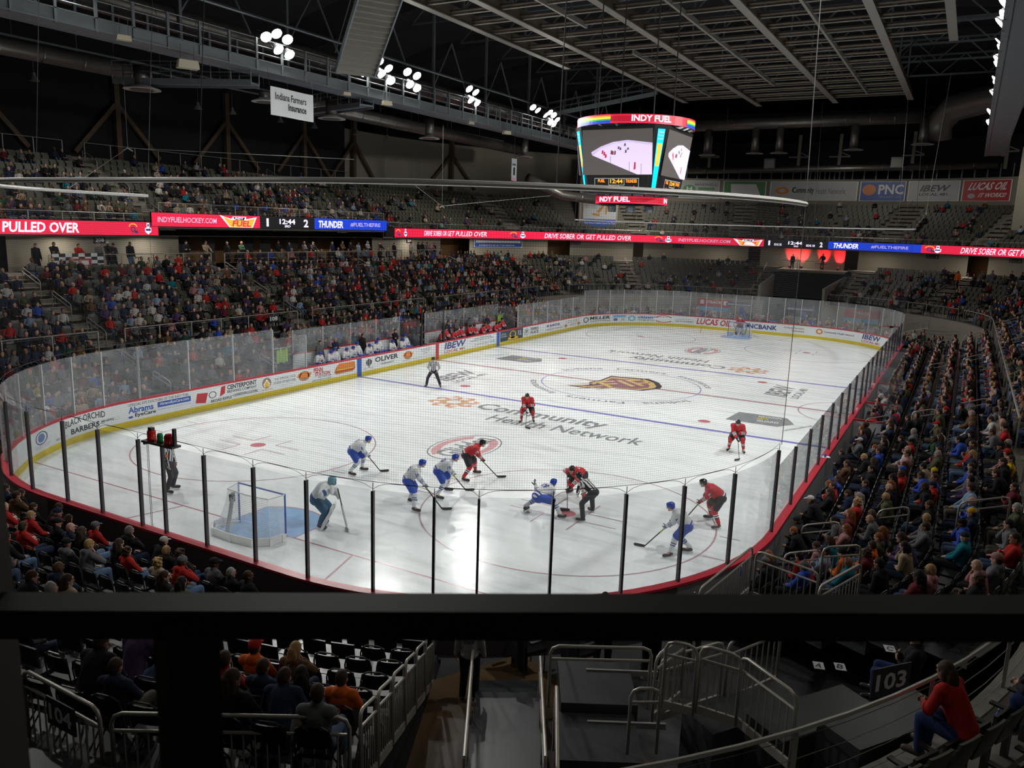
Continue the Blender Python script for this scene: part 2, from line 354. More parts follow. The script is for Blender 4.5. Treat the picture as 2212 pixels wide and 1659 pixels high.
b.disc(icefn(12.93, 0, 0), (0, 0), 3.05, 3.05, P_CIRC, .001, 40, .98, PI/2, 1.5*PI)
def arcfn(R0, rot):
    return lambda u, v, w=0: ((R0+v)*math.sin(u/R0+rot), (R0+v)*math.cos(u/R0+rot), .004)
for rot in (0, PI):
    b.text('Indiana   Farmers   Insurance', arcfn(4.85, rot), (-5.6, 5.6, 0, .5), P_GREY)
def zf(z): return lambda u, v, w=0: (u, v, z)
LOGO = [(-1.91, -3.55), (-1.0, -2.3), (-2.32, -2.39), (-1.35, -1.35), (-1.7, -.6), (-1.42, .34), (-1.45, 2.12), (-.25, 2.3), (.77, 2.64), (1.67, 1.87), (2.21, .87), (2.35, .16), (1.73, -1.0), (.68, -1.35), (.09, -1.38), (-.5, -2.4), (-.4, -1.6)]
cx = sum(p[0] for p in LOGO)/17; cy = sum(p[1] for p in LOGO)/17
for k, (sc, m) in enumerate(((1, P_DK), (.88, P_GOLD), (.74, P_CRIM))): b.prism([(cx+(x-cx)*sc, cy+(y-cy)*sc) for x, y in LOGO], zf(.0042+.0006*k), m)
lf = icefn(.15, .35, .88)
for bx in ((-1.5, -1.2, -.9, .9), (-1.2, -.3, .6, .9), (-1.2, -.5, -.1, .2), (-.1, .2, -.9, .9), (.5, .8, -.9, .9), (.8, 1.6, .6, .9), (1.5, 1.8, -.2, .9), (.8, 1.6, -.3, 0)): b.rect(lf, bx, P_GOLD, .003)
for k in range(4): b.prism([(-1.6, .4-.4*k), (-1.6, .62-.4*k), (-4.2+.5*k, .25-.42*k)], lf, (P_GOLD, P_DK, P_GOLD, P_CRIM)[k], .0036)
b.build('painted_marking', parent=ice, label='red and blue lines, circles and sponsor marks in the ice')

# ---------------------------------------------------------------- boards with their advertisements
CW = mat('board_white', (.72, .76, .78), .3, noise=.06, nscale=4); KICKY = mat('kick_yellow', (.62, .5, .03), .4, noise=.15); CR = mat('rail_red', (.5, .03, .05), .35, noise=.1); CB = mat('board_back', (.075, .06, .065), .6, noise=.2); CBR = mat('board_back_grey', (.2, .2, .21), .5, noise=.2)
INK = {k: mat('ink_'+k, c, .4) for k, c in dict(k=(.02, .02, .025), g=(.2, .21, .23), l=(.45, .48, .5), n=(.03, .05, .2), b=(.03, .1, .42), r=(.5, .03, .04), o=(.7, .22, .04), y=(.75, .45, .03), w=(.8, .84, .86), t=(.02, .3, .35), c=(.15, .45, .7), v=(.15, .05, .3), e=(.1, .3, .12), s=(.45, .22, .07), u=(.28, .2, .15), d=(.03, .05, .07), h=(.12, .2, .45)).items()}
boards = empty('dasher_boards', (0, 0, 0), label='white dasher boards with yellow kick plate and red cap around the rink', cat='rink boards')
ring(MB(), RINK, [(0, .24), (0, 1.04)], 0, RL, CW, .5).build('board_face', boards)
ring(MB(), RINK, [(-.012, 0), (-.012, .24), (0, .25)], 0, RL, KICKY, .5).build('kick_plate', boards)
ring(MB(), RINK, [(-.02, 1.04), (-.02, 1.1), (.2, 1.1), (.2, 1.04), (-.02, 1.04)], 0, RL, CR, .5).build('top_rail', boards)
b = MB(); ring(b, RINK, [(.18, 1.05), (.18, -.1)], -35.4, 57.6, CBR, .5); ring(b, RINK, [(.18, 1.05), (.18, -.1)], 57.6, 106, CBR, .5); ring(b, RINK, [(.18, 1.05), (.18, -.1)], 106, RL-35.4, CB, .5); b.build('outer_panel', boards)
BF = pathfn(RINK, 0)
def ad(label, ops):
    b = MB()
    for op in ops:
        k = op[0]
        if k == 'T': b.text(op[1], BF, op[2:6], INK[op[6]], .006, *(op[7:]))
        elif k == 'R': b.rect(BF, op[1:5], INK[op[5]], op[6] if len(op) > 6 else .003, max(1, int(abs(op[2]-op[1])/.6)))
        elif k == 'D': b.disc(BF, op[1:3], op[3], op[4], INK[op[5]], op[6] if len(op) > 6 else .004)
        elif k == 'O': b.disc(BF, op[1:3], op[3], op[4], INK[op[5]], .006, 24, op[6])
        elif k == 'P': b.prism(op[1], BF, INK[op[2]], op[3] if len(op) > 3 else .004)
    b.build('advertisement', boards, label=label)
ad('advertisement in script lettering in the near left corner', [('T', 'Taft/', -33.2, -30.2, .3, .98, 'k')])
ad('advertisement with a blue round mark', [('O', -26.9, .72, .42, .24, 'n', .85), ('D', -26.9, .72, .24, .16, 'h'), ('T', 'ORTHO INDIANA', -27.4, -26.3, .42, .47, 'l'), ('T', 'OFFICIAL PARTNER', -27.3, -26.4, .35, .39, 'l')])
ad('advertisement reading BLACK ORCHID BARBERS', [('T', 'BLACK ORCHID', -25.4, -23.3, .66, .92, 'k', 0, .08), ('T', 'BARBERS', -25.1, -23.6, .36, .58, 'k'), ('T', 'GREAT HAIRCUTS', -26.0, -25.3, .34, .43, 'g'), ('T', 'BAD ADVICE', -23.5, -22.9, .46, .56, 'k'), ('O', -22.75, .5, .12, .08, 'l', .85)])
ad('advertisement of an eye doctor with blue lettering', [('T', 'OFFICIAL EYE DOCTORS OF THE INDY FUEL', -22.2, -19.2, .86, .97, 'k'), ('T', 'Abrams', -22.2, -21.0, .56, .83, 'b'), ('T', 'EyeCare', -21.9, -20.9, .34, .54, 'k'), ('D', -22.1, .4, .12, .05, 'b'), ('R', -20.8, -19.1, .58, .82, 'b'), ('T', 'AbramsEyeCare.com', -20.7, -19.2, .63, .78, 'w'), ('T', 'Providing a lifetime of excellent vision care', -20.8, -19.1, .46, .51, 'b')])
ad('advertisement with a red and white can', [('P', [(-18.85, .42), (-18.3, .34), (-18.15, .8), (-18.75, .85)], 'r'), ('P', [(-18.3, .34), (-17.5, .5), (-17.4, .95), (-18.15, .8)], 'w', .005), ('O', -17.9, .66, .22, .16, 'k', .8), ('P', [(-17.5, .5), (-17.2, .62), (-17.15, .98), (-17.4, .95)], 'r', .006), ('T', 'CENTERPOINT', -17.05, -15.25, .76, .98, 'k'), ('T', 'BREWING COMPANY', -17.05, -15.25, .59, .72, 'k'), ('T', 'BROAD RIPPLE', -18.0, -16.8, .3, .44, 'k'), ('T', '+ DOWNTOWN LOCATIONS', -16.75, -15.2, .36, .5, 'k')])
ad('advertisement of a yoga studio with a golden drop', [('D', -14.6, .7, .3, .27, 'u'), ('P', [(-14.75, .5), (-14.45, .5), (-14.38, .64), (-14.6, .9), (-14.82, .64)], 'w', .006), ('P', [(-14.7, .5), (-14.5, .5), (-14.44, .62), (-14.6, .82), (-14.76, .62)], 'y', .008), ('T', 'INVOKE STUDIO', -14.95, -14.2, .34, .4, 'o'), ('T', 'THE OFFICIAL YOGA', -14.1, -12.6, .74, .86, 'g'), ('T', 'STUDIO OF INDY FUEL', -14.15, -12.6, .54, .67, 'g'), ('T', 'Est. 2007  Join today', -13.8, -12.8, .42, .47, 'l')])
for s0 in (-12.0, -3.0): ad('round orange and brown roundel', [('D', s0, .68, .42, .26, 'u'), ('O', s0, .68, .36, .22, 'o', .8), ('P', [(s0-.55, .66), (s0-.4, .86), (s0+.55, .8), (s0+.4, .56)], 'o', .006)])
ad('advertisement in red outlined lettering beside a sandwich', [('T', 'PENN', -11.3, -10.6, .72, .98, 'r'), ('T', 'STATION', -11.2, -10.05, .52, .72, 'r'), ('T', 'EAST COAST SUBS', -10.95, -9.95, .42, .5, 'k'), ('T', 'EVERY SUB MADE TO ORDER', -11.4, -9.95, .28, .34, 'k')])
ad('picture of a toasted sandwich', [('P', [(-9.7, .5), (-9.5, .4), (-8.2, .42), (-7.95, .55), (-8.0, .95), (-9.3, .98), (-9.6, .75)], 's'), ('R', -9.6, -8.05, .5, .62, 'r', .006), ('R', -9.55, -8.1, .58, .66, 'y', .008), ('P', [(-9.5, .7), (-8.0, .7), (-8.1, .96), (-9.3, .98)], 'o', .005)])
ad('blue marker strip at the near blue line', [('R', -7.8, -7.42, .02, 1.04, 'b', .016), ('O', -7.61, .86, .12, .09, 'w', .7)])
ad('advertisement of a winery with a balloon', [('D', -6.75, .72, .26, .2, 'k'), ('R', -6.88, -6.84, .56, .9, 'w', .006), ('R', -6.7, -6.66, .56, .9, 'w', .006), ('R', -6.82, -6.68, .42, .48, 'k', .006), ('T', 'OLIVER', -6.2, -4.0, .64, .94, 'k'), ('T', 'WINERY', -5.7, -4.4, .42, .54, 'g'), ('T', 'ESTD', -7.2, -6.95, .34, .4, 'g'), ('T', '1972', -6.6, -6.35, .34, .4, 'g')])
ad('small grey lines of lettering', [('T', 'PROUD PARTNER', -1.7, -.6, .82, .89, 'g'), ('T', 'OF INDY FUEL', -1.6, -.7, .7, .77, 'g'), ('T', 'HOCKEY', -1.4, -.9, .56, .63, 'g'), ('R', -3.6, -.2, .34, .36, 'l'), ('R', -3.6, -.2, .4, .42, 'l')])
ad('red marker strip at the centre line', [('R', -.02, .32, .02, 1.04, 'r', .016), ('O', .15, .86, .12, .09, 'w', .7)])
ad('advertisement with blue IBEW and red LOCAL 481', [('T', 'IBEW', 1.0, 3.5, .55, 1.0, 'n', .25), ('T', 'LOCAL 481', 1.0, 3.5, .3, .48, 'r')])
ad('advertisement of an auction house in black lettering', [('T', 'SCORE AUTHENTIC INDY FUEL', 4.7, 7.0, .84, .93, 'k'), ('T', 'MEMORABILIA, EXPERIENCES, AND MORE', 4.2, 7.3, .7, .79, 'k'), ('R', 4.2, 7.6, .54, .56, 'l'), ('T', 'FANTASTIC AUCTIONS', 4.7, 6.6, .4, .48, 'u'), ('T', 'DASH', 6.9, 7.5, .38, .54, 'c')])
ad('blue marker strip at the far blue line', [('R', 7.8, 8.2, .02, 1.04, 'b', .016), ('O', 8.0, .86, .12, .09, 'w', .7)])
ad('dark green advertisement with a yellow badge', [('R', 8.3, 11.8, .26, 1.03, 'd'), ('T', 'OFFICIAL', 8.4, 9.2, .74, .86, 'l'), ('T', 'SPONSOR', 8.4, 9.3, .56, .68, 'l'), ('D', 10.2, .66, .5, .3, 'y', .006), ('D', 10.2, .7, .36, .2, 'd', .008), ('P', [(9.4, .3), (11.1, .3), (10.9, .5), (9.6, .5)], 'y', .006), ('T', '1902', 9.9, 10.5, .64, .76, 'y', 0, 0), ('T', 'FUEL', 11.0, 11.6, .5, .9, 'l')])
ad('advertisement reading PARKS PLACE', [('O', 12.4, .64, .4, .26, 'k', .9), ('T', 'P', 12.25, 12.6, .5, .78, 'k'), ('T', 'PARKS', 13.1, 14.4, .68, .9, 'k'), ('T', 'PLACE', 13.1, 14.4, .4, .62, 'k')])
ad('advertisement reading aetna medicare solutions', [('T', 'aetna', 16.4, 18.3, .66, .9, 'v'), ('D', 16.05, .76, .22, .08, 'v'), ('T', 'medicare solutions', 15.8, 18.9, .4, .56, 'g')])
ad('small brown lettering between two badges', [('T', 'THE HEROIC SUB MAKERS OF', 19.3, 22.3, .8, .88, 'u'), ('T', 'INDY FUEL', 19.7, 21.9, .66, .74, 'u'), ('T', 'SCOOP DUTY', 20.2, 21.6, .42, .56, 'g'), ('D', 19.5, .48, .3, .14, 's'), ('D', 22.1, .48, .3, .14, 's')])
ad('advertisement reading MILLER TRANSPORTATION', [('O', 23.4, .66, .42, .24, 'k', .7), ('T', 'MILLER', 24.0, 26.6, .62, .92, 'k', .2), ('T', 'TRANSPORTATION', 24.0, 26.6, .42, .52, 'k')])
ad('cluster of small blue sponsor marks', [('R', 26.9, 28.3, .74, .94, 'c'), ('D', 27.2, .54, .25, .13, 'h'), ('D', 28.0, .54, .2, .1, 'l')])
ad('advertisement reading citizens energy group', [('O', 28.9, .64, .38, .26, 'c', .6), ('T', 'citizens', 29.5, 31.2, .64, .9, 'b'), ('T', 'energy group', 29.5, 31.1, .4, .56, 'e')])
ad('advertisement reading Glidden in a red oval', [('O', 31.95, .64, .85, .34, 'r', .85), ('R', 31.0, 32.9, .5, .76, 'w', .008), ('T', 'Glidden', 31.15, 32.75, .5, .8, 'k', 0, 0)])
ad('small lettering reading DO IT YOURSELF', [('T', 'THE OFFICIAL PAINT OF', 33.1, 34.7, .66, .76, 'l'), ('T', 'DO IT YOURSELF', 33.1, 34.7, .46, .58, 'k')])
ad('advertisement reading LUCAS OIL in red', [('T', 'LUCAS OIL', 35.0, 38.2, .38, .94, 'r', .2)])
ad('advertisement reading PNC BANK', [('O', 38.8, .62, .38, .34, 'o', .8), ('P', [(38.6, .44), (39.05, .62), (38.6, .84)], 'o', .006), ('T', 'PNCBANK', 39.5, 42.3, .42, .84, 'n')])
ad('advertisement reading Indiana Farmers Insurance', [('T', 'Indiana Farmers', 42.9, 44.6, .7, .88, 'u'), ('T', 'Insurance', 43.6, 44.6, .46, .62, 'u')])
ad('advertisement reading Community Health Network on the boards', [('O', 45.9, .68, .3, .24, 'o', .55), ('T', 'Community Health Network', 46.3, 49.1, .58, .78, 'k'), ('T', 'Exceptional care. Simply delivered.', 46.8, 48.8, .38, .44, 'o')])
ad('advertisement with IBEW LOCAL 481 in the far right corner', [('T', 'IBEW', 49.9, 52.0, .58, 1.0, 'n', .25), ('T', 'LOCAL 481', 49.9, 52.0, .32, .5, 'r')])

# ---------------------------------------------------------------- glass and its posts
GLASS = glassmat('barrier_glass', (.975, .985, .99), .075); POSTM = mat('post_dark', (.05, .045, .05), .4, .3); POSTL = mat('post_light', (.55, .57, .58), .35, .4)
barrier = empty('glass_barrier', label='clear glass barrier with metal posts standing on the boards', cat='glass barrier')
postS = []
postS += [-21.6, -19.1, -16.6, -14.1, -11.8]          # left side up to the benches
postS += [11.0, 13.5, 16.0, 18.5, 20.9, 23.1, 25.0, 26.5, 28.0, 29.7, 31.2, 32.7, 34.3, 35.8, 37.2, 38.5, 39.9, 41.4, 42.8, 44.2, 45.7, 47.3, 48.9, 50.4, 52, 53.6, 55.2, 56.8]
postS += [59.0, 61.4, 63.8, 66.2, 68.6, 71.0, 73.4, 75.8, 78.2, 80.2, 82.2, 84.8, 87.1, 89.4, 91.75, 94.1, 96.4, 98.9, 101.45]
postS += [104.2, 105.9, 107.4, 109.0, 110.5, 111.4, 112.7, 114.3, 115.85, 117.45, 118.9, 119.8, 121.4, 122.9, 124.6, 126.3, 128.0, 129.4, 130.9, 132.6, 134.3, 135.8, 137.5]
def gtop(s): return 3.33 if (21 < s < 58 or s > 101 or s < -13) else 2.85
for i, s in enumerate(postS):
    p, n = ppos(RINK, s, .06); b = MB(); near = 57 < s < 138.0
    zt = gtop(s)-.02
    b.box((p.x, p.y, (zt+1.08)/2+.0), (.05, .09, zt-1.08), POSTM if s > 57.5 and s < 127 else POSTL, R=math.atan2(n.y, n.x)+PI/2)
    if s > 101.4: b.tube([(p.x, p.y, zt), (p.x, p.y, zt+.17)], .008, POSTM, 5)
    b.build('post', barrier)
for i in range(len(postS)-1):
    s0, s1 = postS[i], postS[i+1]
    if s1-s0 > 5: continue
    zt = min(gtop(s0), gtop(s1)); b = MB(); n = max(1, int((s1-s0)/.6))
    ring(b, RINK, [(.055, 1.09), (.055, zt), (.067, zt), (.067, 1.09)], s0+.03, s1-.03, GLASS, (s1-s0)/n, closed=True, caps=True)
    b.build('glass_pane', barrier)
b = MB(); ring(b, RINK, [(.055, 1.09), (.055, 3.33), (.067, 3.33), (.067, 1.09)], 137.53, RL-21.63, GLASS, .3, closed=True, caps=True); b.build('glass_pane', barrier)

# ---------------------------------------------------------------- safety nets behind the goals
NET = gridmat('net_thread', .05, .0024, (.08, .08, .085)); ROPE = mat('rope', (.05, .05, .055), .7); PIPE = mat('pipe_white', (.6, .6, .58), .4, .3)
def safety_net(s0, s1, zt, label, scal, pipe_r, rads):
    root = empty('safety_net', label=label, cat='net'); n = int((s1-s0)/.5); b = MB(); b.uv = []
    for i in range(n+1):
        s = s0+(s1-s0)*i/n; p, _ = ppos(RINK, s, .06+0.0)
        for z in (3.5, zt): b.v.append((p.x, p.y, z)); b.uv.append((s, z))
    b.mi(NET)
    for i in range(n): b.f.append((2*i, 2*i+2, 2*i+3, 2*i+1)); b.m.append(0)
    b.build('netting', root)
    b = MB(); P = [s for s in postS if s0 <= s <= s1+.5] if scal else []
    b.tube([(*ppos(RINK, s0+(s1-s0)*i/n, .06)[0][:2], 3.5) for i in range(n+1)], .006, ROPE, 4)
    for a, c in zip(P, P[1:]):
        if c-a < .7: continue
        b.tube([(*ppos(RINK, a+(c-a)*t, .06)[0][:2], 3.34+.15*(1-(2*t-1)**4)) for t in [k/10 for k in range(11)]], .005, ROPE, 4)
    for s in (s0, s1):
        p, _ = ppos(RINK, s, .06); b.tube([(p.x, p.y, 3.4), (p.x, p.y, zt)], .008, ROPE, 4)
    b.build('edge_rope', root)
    b = MB()
    for a, c in rads: 
        m = max(2, int((c-a)/.5)); b.tube([(*ppos(RINK, a+(c-a)*i/m, .06)[0][:2], zt+.05) for i in range(m+1)], pipe_r, PIPE, 8)
    b.build('support_pipe', root)
    b = MB()
    for a, c in rads:
        for k in range(int((c-a)/8)+2):
            s = min(a+8*k, c); p, _ = ppos(RINK, s, .06); b.tube([(p.x, p.y, zt+.05), (p.x*.97, p.y*.97, 19.5)], .012, ROPE, 4)
    b.build('hanging_cable', root)
safety_net(101.2, 138.4, 9.42, 'near safety net of fine dark mesh hanging behind the near goal', True, .06, [(101.2, 138.4)])
safety_net(20.5, 57.9, 9.42, 'far safety net on a thin white pipe behind the far goal', False, .05, [(20.5, 57.9)])

# ---------------------------------------------------------------- goals
GB = mat('goal_frame_blue', (.03, .1, .4), .3); GW = mat('goal_cord', (.75, .77, .78), .6); GNET = gridmat('goal_net_cord', .055, .009, (.8, .82, .84))
def goal(y, s, label):
    g = empty('hockey_goal', (0, y, 0), 0 if s < 0 else PI, label, 'goal')
    # local +y is toward the rink centre; opening at y = 0
    b = MB(); b.tube([(-.915, 0, 0), (-.915, 0, 1.2), (.915, 0, 1.2), (.915, 0, 0)], .03, GB, 10); b.build('goal_frame', g)
    b = MB(); base = [(-.915, 0), (-1.15, -.35), (-1.1, -.75), (-.75, -1.08), (0, -1.14), (.75, -1.08), (1.1, -.75), (1.15, -.35), (.915, 0)]
    b.tube([(x, yy, .04) for x, yy in base], .035, GW, 8); b.tube([(-.915, -.02, 1.2), (-.8, -.5, 1.18), (0, -.56, 1.17), (.8, -.5, 1.18), (.915, -.02, 1.2)], .02, GW, 6)
    for x, yy in base[1:-1]: b.box((x, yy, .1), (.1, .1, .2), GW)
    b.build('base_frame', g, smooth=False)
    b = MB(); b.uv = []; top = [(-.915, -.02), (-.86, -.26), (-.8, -.5), (-.4, -.55), (0, -.56), (.4, -.55), (.8, -.5), (.86, -.26), (.915, -.02)]
    rows = 6; b.mi(GNET); u = 0
    for i in range(9):
        for k in range(rows+1):
            t = k/rows; q = t**1.6; x = top[i][0]*(1-q)+base[i][0]*q; yy = top[i][1]*(1-q)+base[i][1]*q; b.v.append((x, yy, 1.18*(1-t)+.05*t)); b.uv.append((u, 1.3*t))
        if i < 8: u += math.dist(base[i], base[i+1])
    for i in range(8):
        for k in range(rows): a = i*(rows+1)+k; b.f.append((a, a+1, a+rows+2, a+rows+1)); b.m.append(0)
    k0 = len(b.v)
    for i in range(9): b.v += [(top[i][0], top[i][1], 1.19), (top[i][0], 0, 1.2)]; b.uv += [(top[i][0], top[i][1]), (top[i][0], 0)]
    for i in range(8): b.f.append((k0+2*i, k0+2*i+1, k0+2*i+3, k0+2*i+2)); b.m.append(0)
    b.build('goal_netting', g)
    b = MB(); ringp = [(x*1.02, yy*1.02) for x, yy in base[1:-1]]
    for p, q in zip(ringp, ringp[1:]): b.beam((*p, .12), (*q, .12), .03, .22, GW)
    b.build('skirt_padding', g)
    b = MB(); b.beam((-.3, -1.0, .1), (-.62, -.45, 1.1), .11, .02, INK['l']); b.box((-.62, -.5, .95), (.14, .1, .2), INK['k']); b.build('camera_strap', g)
    return g
goal(-27.13, -1, 'blue framed hockey goal with white netting at the near end'); goal(27.13, 1, 'far hockey goal with the red goalkeeper in front')

# goal lamp unit on the end glass
t = empty('goal_lamp_unit', (.48, -30.62, 3.38), label='black bracket with two red lamps and one green lamp above the near glass', cat='goal lamp')
LR = mat('lens_red', (.45, .02, .02), .15); LG = mat('lens_green', (.01, .2, .06), .15)
b = MB(); b.box((0, 0, 0), (1.1, .26, .05), POSTM); b.box((-.5, .0, -.04), (.06, .2, .08), POSTM); b.build('base_plate', t)
MB().box((.5, 0, .22), (.07, .07, .44), POSTM).build('bracket', t); MB().box((-.3, -.02, .33), (.12, .1, .06), POSTM).build('lamp_cap', t)
for x, r, h, m, lb in ((-.33, .1, .27, LR, 'left red lens'), (-.02, .07, .22, LG, 'green lens'), (.3, .11, .25, LR, 'right red lens')):
    MB().lathe((x, 0, .03), [(r*1.1, 0), (r*1.1, .04), (r, .05), (r, h-.05), (r*.7, h), (.01, h+.01)], m, 14).build('lamp_lens', t, smooth=True, label=lb)
b = MB()
for x in (-.55, -.5): b.tube([(x, .02, -.03), (x-.05, .05, -1), (x-.02, .03, -2.2)], .007, ROPE, 4)
b.build('cable', t)
# ================================================================ seating bowl
CON = mat('concrete', (.2, .19, .165), .8, noise=.25, nscale=1.2); CONL = mat('concrete_stair', (.3, .26, .21), .8, noise=.2, nscale=2); RISER = mat('riser_deck', (.038, .045, .045), .35, noise=.35, nscale=1.5)
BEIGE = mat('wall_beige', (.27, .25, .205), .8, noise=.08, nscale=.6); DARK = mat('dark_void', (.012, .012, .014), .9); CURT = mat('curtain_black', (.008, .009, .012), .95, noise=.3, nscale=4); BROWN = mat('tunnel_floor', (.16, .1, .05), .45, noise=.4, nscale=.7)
RAIL = mat('rail_metal', (.42, .4, .36), .4, .5); FLOORM = mat('arena_floor', (.08, .08, .085), .4, noise=.3, nscale=.8); GREYM = mat('steel_grey', (.19, .22, .24), .5, .4, noise=.15, nscale=2); DUCT = mat('duct_metal', (.2, .19, .175), .38, .7, noise=.2, nscale=2)
ROOFM = mat('roof_dark', (.03, .033, .038), .8, noise=.5, nscale=.35); WOODY = mat('suite_wood', (.2, .1, .03), .6, noise=.3)
MB().box((0, 0, -.3), (120, 150, .4), FLOORM).build('floor', kind='structure')
b = MB(); K = 9
def fixed_prof(k1): 
    pr_ = [(-.25, 0), (-.25, 2.25), (0, 2.25), (0, 2.2)]
    for k in range(k1): pr_ += [(.85*(k+1)-.0, 2.2+.35*k), (.85*(k+1), 2.2+.35*(k+1))]
    return pr_+[(11.0, 2.2+.35*k1)]
TG0, TG1 = 51.0, 57.2
for a, c in ((-40, -24), (-24, TG0), (TG1, 80), (80, 129), (129, 143), (152, BL-40)): ring(b, BOWL, fixed_prof(K), a, c, CON, .8)
b.build('stand_terrace', kind='structure')
b = MB()
ring(b, RINK, [(.55, -.1), (.55, .15)]+[q for k in range(6) for q in ((.65+.88*(k+1)-.1, .15+.3*k), (.65+.88*(k+1)-.1, .15+.3*(k+1)))]+[(6.0, 1.95)], 57.6, 101.5, RISER, .8)
ring(b, RINK, [(.55, -.1), (.55, .15)]+[q for k in range(6) for q in ((.65+.88*(k+1)-.1, .15+.3*k), (.65+.88*(k+1)-.1, .15+.3*(k+1)))]+[(6.0, 1.95)], 101.5, 105.2, RISER, .8)
ring(b, RINK, [(.55, -.1), (.55, .1)]+[q for k in range(8) for q in ((.75+.88*(k+1), .1+.3*k), (.75+.88*(k+1), .1+.3*(k+1)))]+[(8.1, 2.5), (8.1, -.1)], 111.2, 137.4, RISER, .8)
for a, c, k0 in ((-35, -12.4, 0), (-12.4, 12.3, 2), (12.3, 22, 0)):
    ring(b, RINK, [(.55+.88*k0, -.1), (.55+.88*k0, .15+.3*k0)]+[q for k in range(k0, 6) for q in ((.65+.88*(k+1)-.1, .15+.3*k), (.65+.88*(k+1)-.1, .15+.3*(k+1)))]+[(5.8, 1.95)], a, c, RISER, .8)
b.build('lower_riser', kind='structure')
# aisles of lighter steps
LA = [-32, -19, -6, 7.2, 20, 29.5, 38.8, 49.9, 58.4, 65.6, 72, 81, 93.5, 106, 118.5]
b = MB()
for s in LA:
    for k in range(K):
        for h in (0, .175):
            o = .85*k+(.42 if h else 0); ring(b, BOWL, [(o, 2.2+.35*k+h-.02), (o, 2.2+.35*k+h+.012), (o+.45, 2.2+.35*k+h+.012)], s-.6, s+.6, CONL, .6)
b.build('aisle_steps', kind='structure')
UA = [-21.5, -7.6, 9.2, 19.2, 31.4, 40.6, 47.2, 58.6, 64.2, 72]
b = MB(); KU = 11; UO = 10.2; UZ = 7.8
up_prof = [(9.98, 7.35), (9.98, 7.95), (10.1, 7.95), (10.1, 7.8)]
for k in range(KU): up_prof += [(UO+.85*(k+1), UZ+.43*k), (UO+.85*(k+1), UZ+.43*(k+1))]
up_prof += [(22.5, UZ+.43*KU)]
ring(b, BOWL, up_prof, -36, -8.6, CON, .8); ring(b, BOWL, up_prof, 14.3, 88, CON, .8)
ring(b, BOWL, [(9.78, 7.9), (9.78, 8.9), (9.88, 8.9), (9.88, 8.2)]+up_prof[4:], -8.6, 14.3, CON, .8)
ring(b, BOWL, [(9.98, 7.38), (22, 7.38)], -36, 88, BEIGE, .8)
b.build('upper_terrace', kind='structure')
b = MB()
for s in UA:
    for k in range(KU):
        for h in (0, .215):
            o = UO+.85*k+(.42 if h else 0); ring(b, BOWL, [(o, UZ+.43*k+h-.02), (o, UZ+.43*k+h+.012), (o+.45, UZ+.43*k+h+.012)], s-.6, s+.6, CONL, .6)
b.build('upper_aisle_steps', kind='structure')
# concourse wall with its openings
b = MB(); ops = [(-24, -17.4), (-6.2, 14.0), (24.6, 27.4), (33.9, 35.6), (40.2, 40.9), (48.0, 48.8), (56.4, 57.2), (63.7, 64.9), (71, 73)]
s = -40
for a, c in ops+[(90, 90)]:
    ring(b, BOWL, [(11, 5.2), (11, 7.4)], s, a, BEIGE, .6)
    s = c
ring(b, BOWL, [(11, 5.2), (11, 7.9)], 90, BL-41, BEIGE, .8)
b.build('wall_concourse', kind='structure')
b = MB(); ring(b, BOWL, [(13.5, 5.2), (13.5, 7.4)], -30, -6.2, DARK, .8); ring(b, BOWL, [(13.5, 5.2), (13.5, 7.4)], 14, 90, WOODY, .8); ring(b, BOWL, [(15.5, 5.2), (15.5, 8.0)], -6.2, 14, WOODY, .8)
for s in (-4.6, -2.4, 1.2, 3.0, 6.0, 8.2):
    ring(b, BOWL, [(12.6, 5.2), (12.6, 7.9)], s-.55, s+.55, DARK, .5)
b.build('wall_suites', kind='structure')
# far tunnel and stage over it
b = MB()
for s in (TG0, TG1):
    p0, _ = ppos(BOWL, s, -.25); p1, _ = ppos(BOWL, s, 11); b.beam((p0.x, p0.y, 1.1), (p1.x, p1.y, 2.6), .25, 5.4, BEIGE)
ring(b, BOWL, [(6.4, 4.95), (6.4, 5.2), (11, 5.2), (11, 4.95)], TG0, TG1, BEIGE, .8, closed=True)
ring(b, BOWL, [(-.25, 0), (-.25, 2.25)], TG0-.1, TG0+.4, BEIGE, .4)
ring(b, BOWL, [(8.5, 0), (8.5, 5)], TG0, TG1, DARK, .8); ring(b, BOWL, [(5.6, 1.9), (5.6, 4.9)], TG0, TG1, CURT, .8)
b.build('wall_tunnel', kind='structure')
b = MB(); ring(b, BOWL, [(-.27, 0), (-.27, 2.2)], 26, TG0, BEIGE, .6); ring(b, BOWL, [(-.27, 0), (-.27, 2.2)], TG1, 78, BEIGE, .6); b.build('wall_far_end', kind='structure')
# back wall, curtain and banner wall
b = MB()
ring(b, BOWL, [(20.2, 12.4), (20.2, 21)], -40, 21, CURT, 1.0); b.build('wall_curtain', kind='structure')
b = MB(); ring(b, BOWL, [(20.3, 12), (20.3, 17.8)], 21, 40, BEIGE, .8); ring(b, BOWL, [(19.8, 12), (19.8, 15.4)], 39, 63.6, BEIGE, .8)
p = [ppos(BOWL, 38.6, 20.3)[0], ppos(BOWL, 36.6, 12.8)[0], ppos(BOWL, 39.2, 12.8)[0], ppos(BOWL, 40.0, 20.3)[0]]
for q, r in zip(p, p[1:]): b.beam((q.x, q.y, 12.6), (r.x, r.y, 12.6), .2, 9.2, BEIGE)
p = [ppos(BOWL, 63.4, 20)[0], ppos(BOWL, 65.0, 13.5)[0], ppos(BOWL, 90, 13.5)[0]]
for q, r in zip(p, p[1:2]): b.beam((q.x, q.y, 12.7), (r.x, r.y, 12.7), .2, 9.8, BEIGE)
ring(b, BOWL, [(13.5, 8), (13.5, 17)], 65.0, 88, BEIGE, .8)
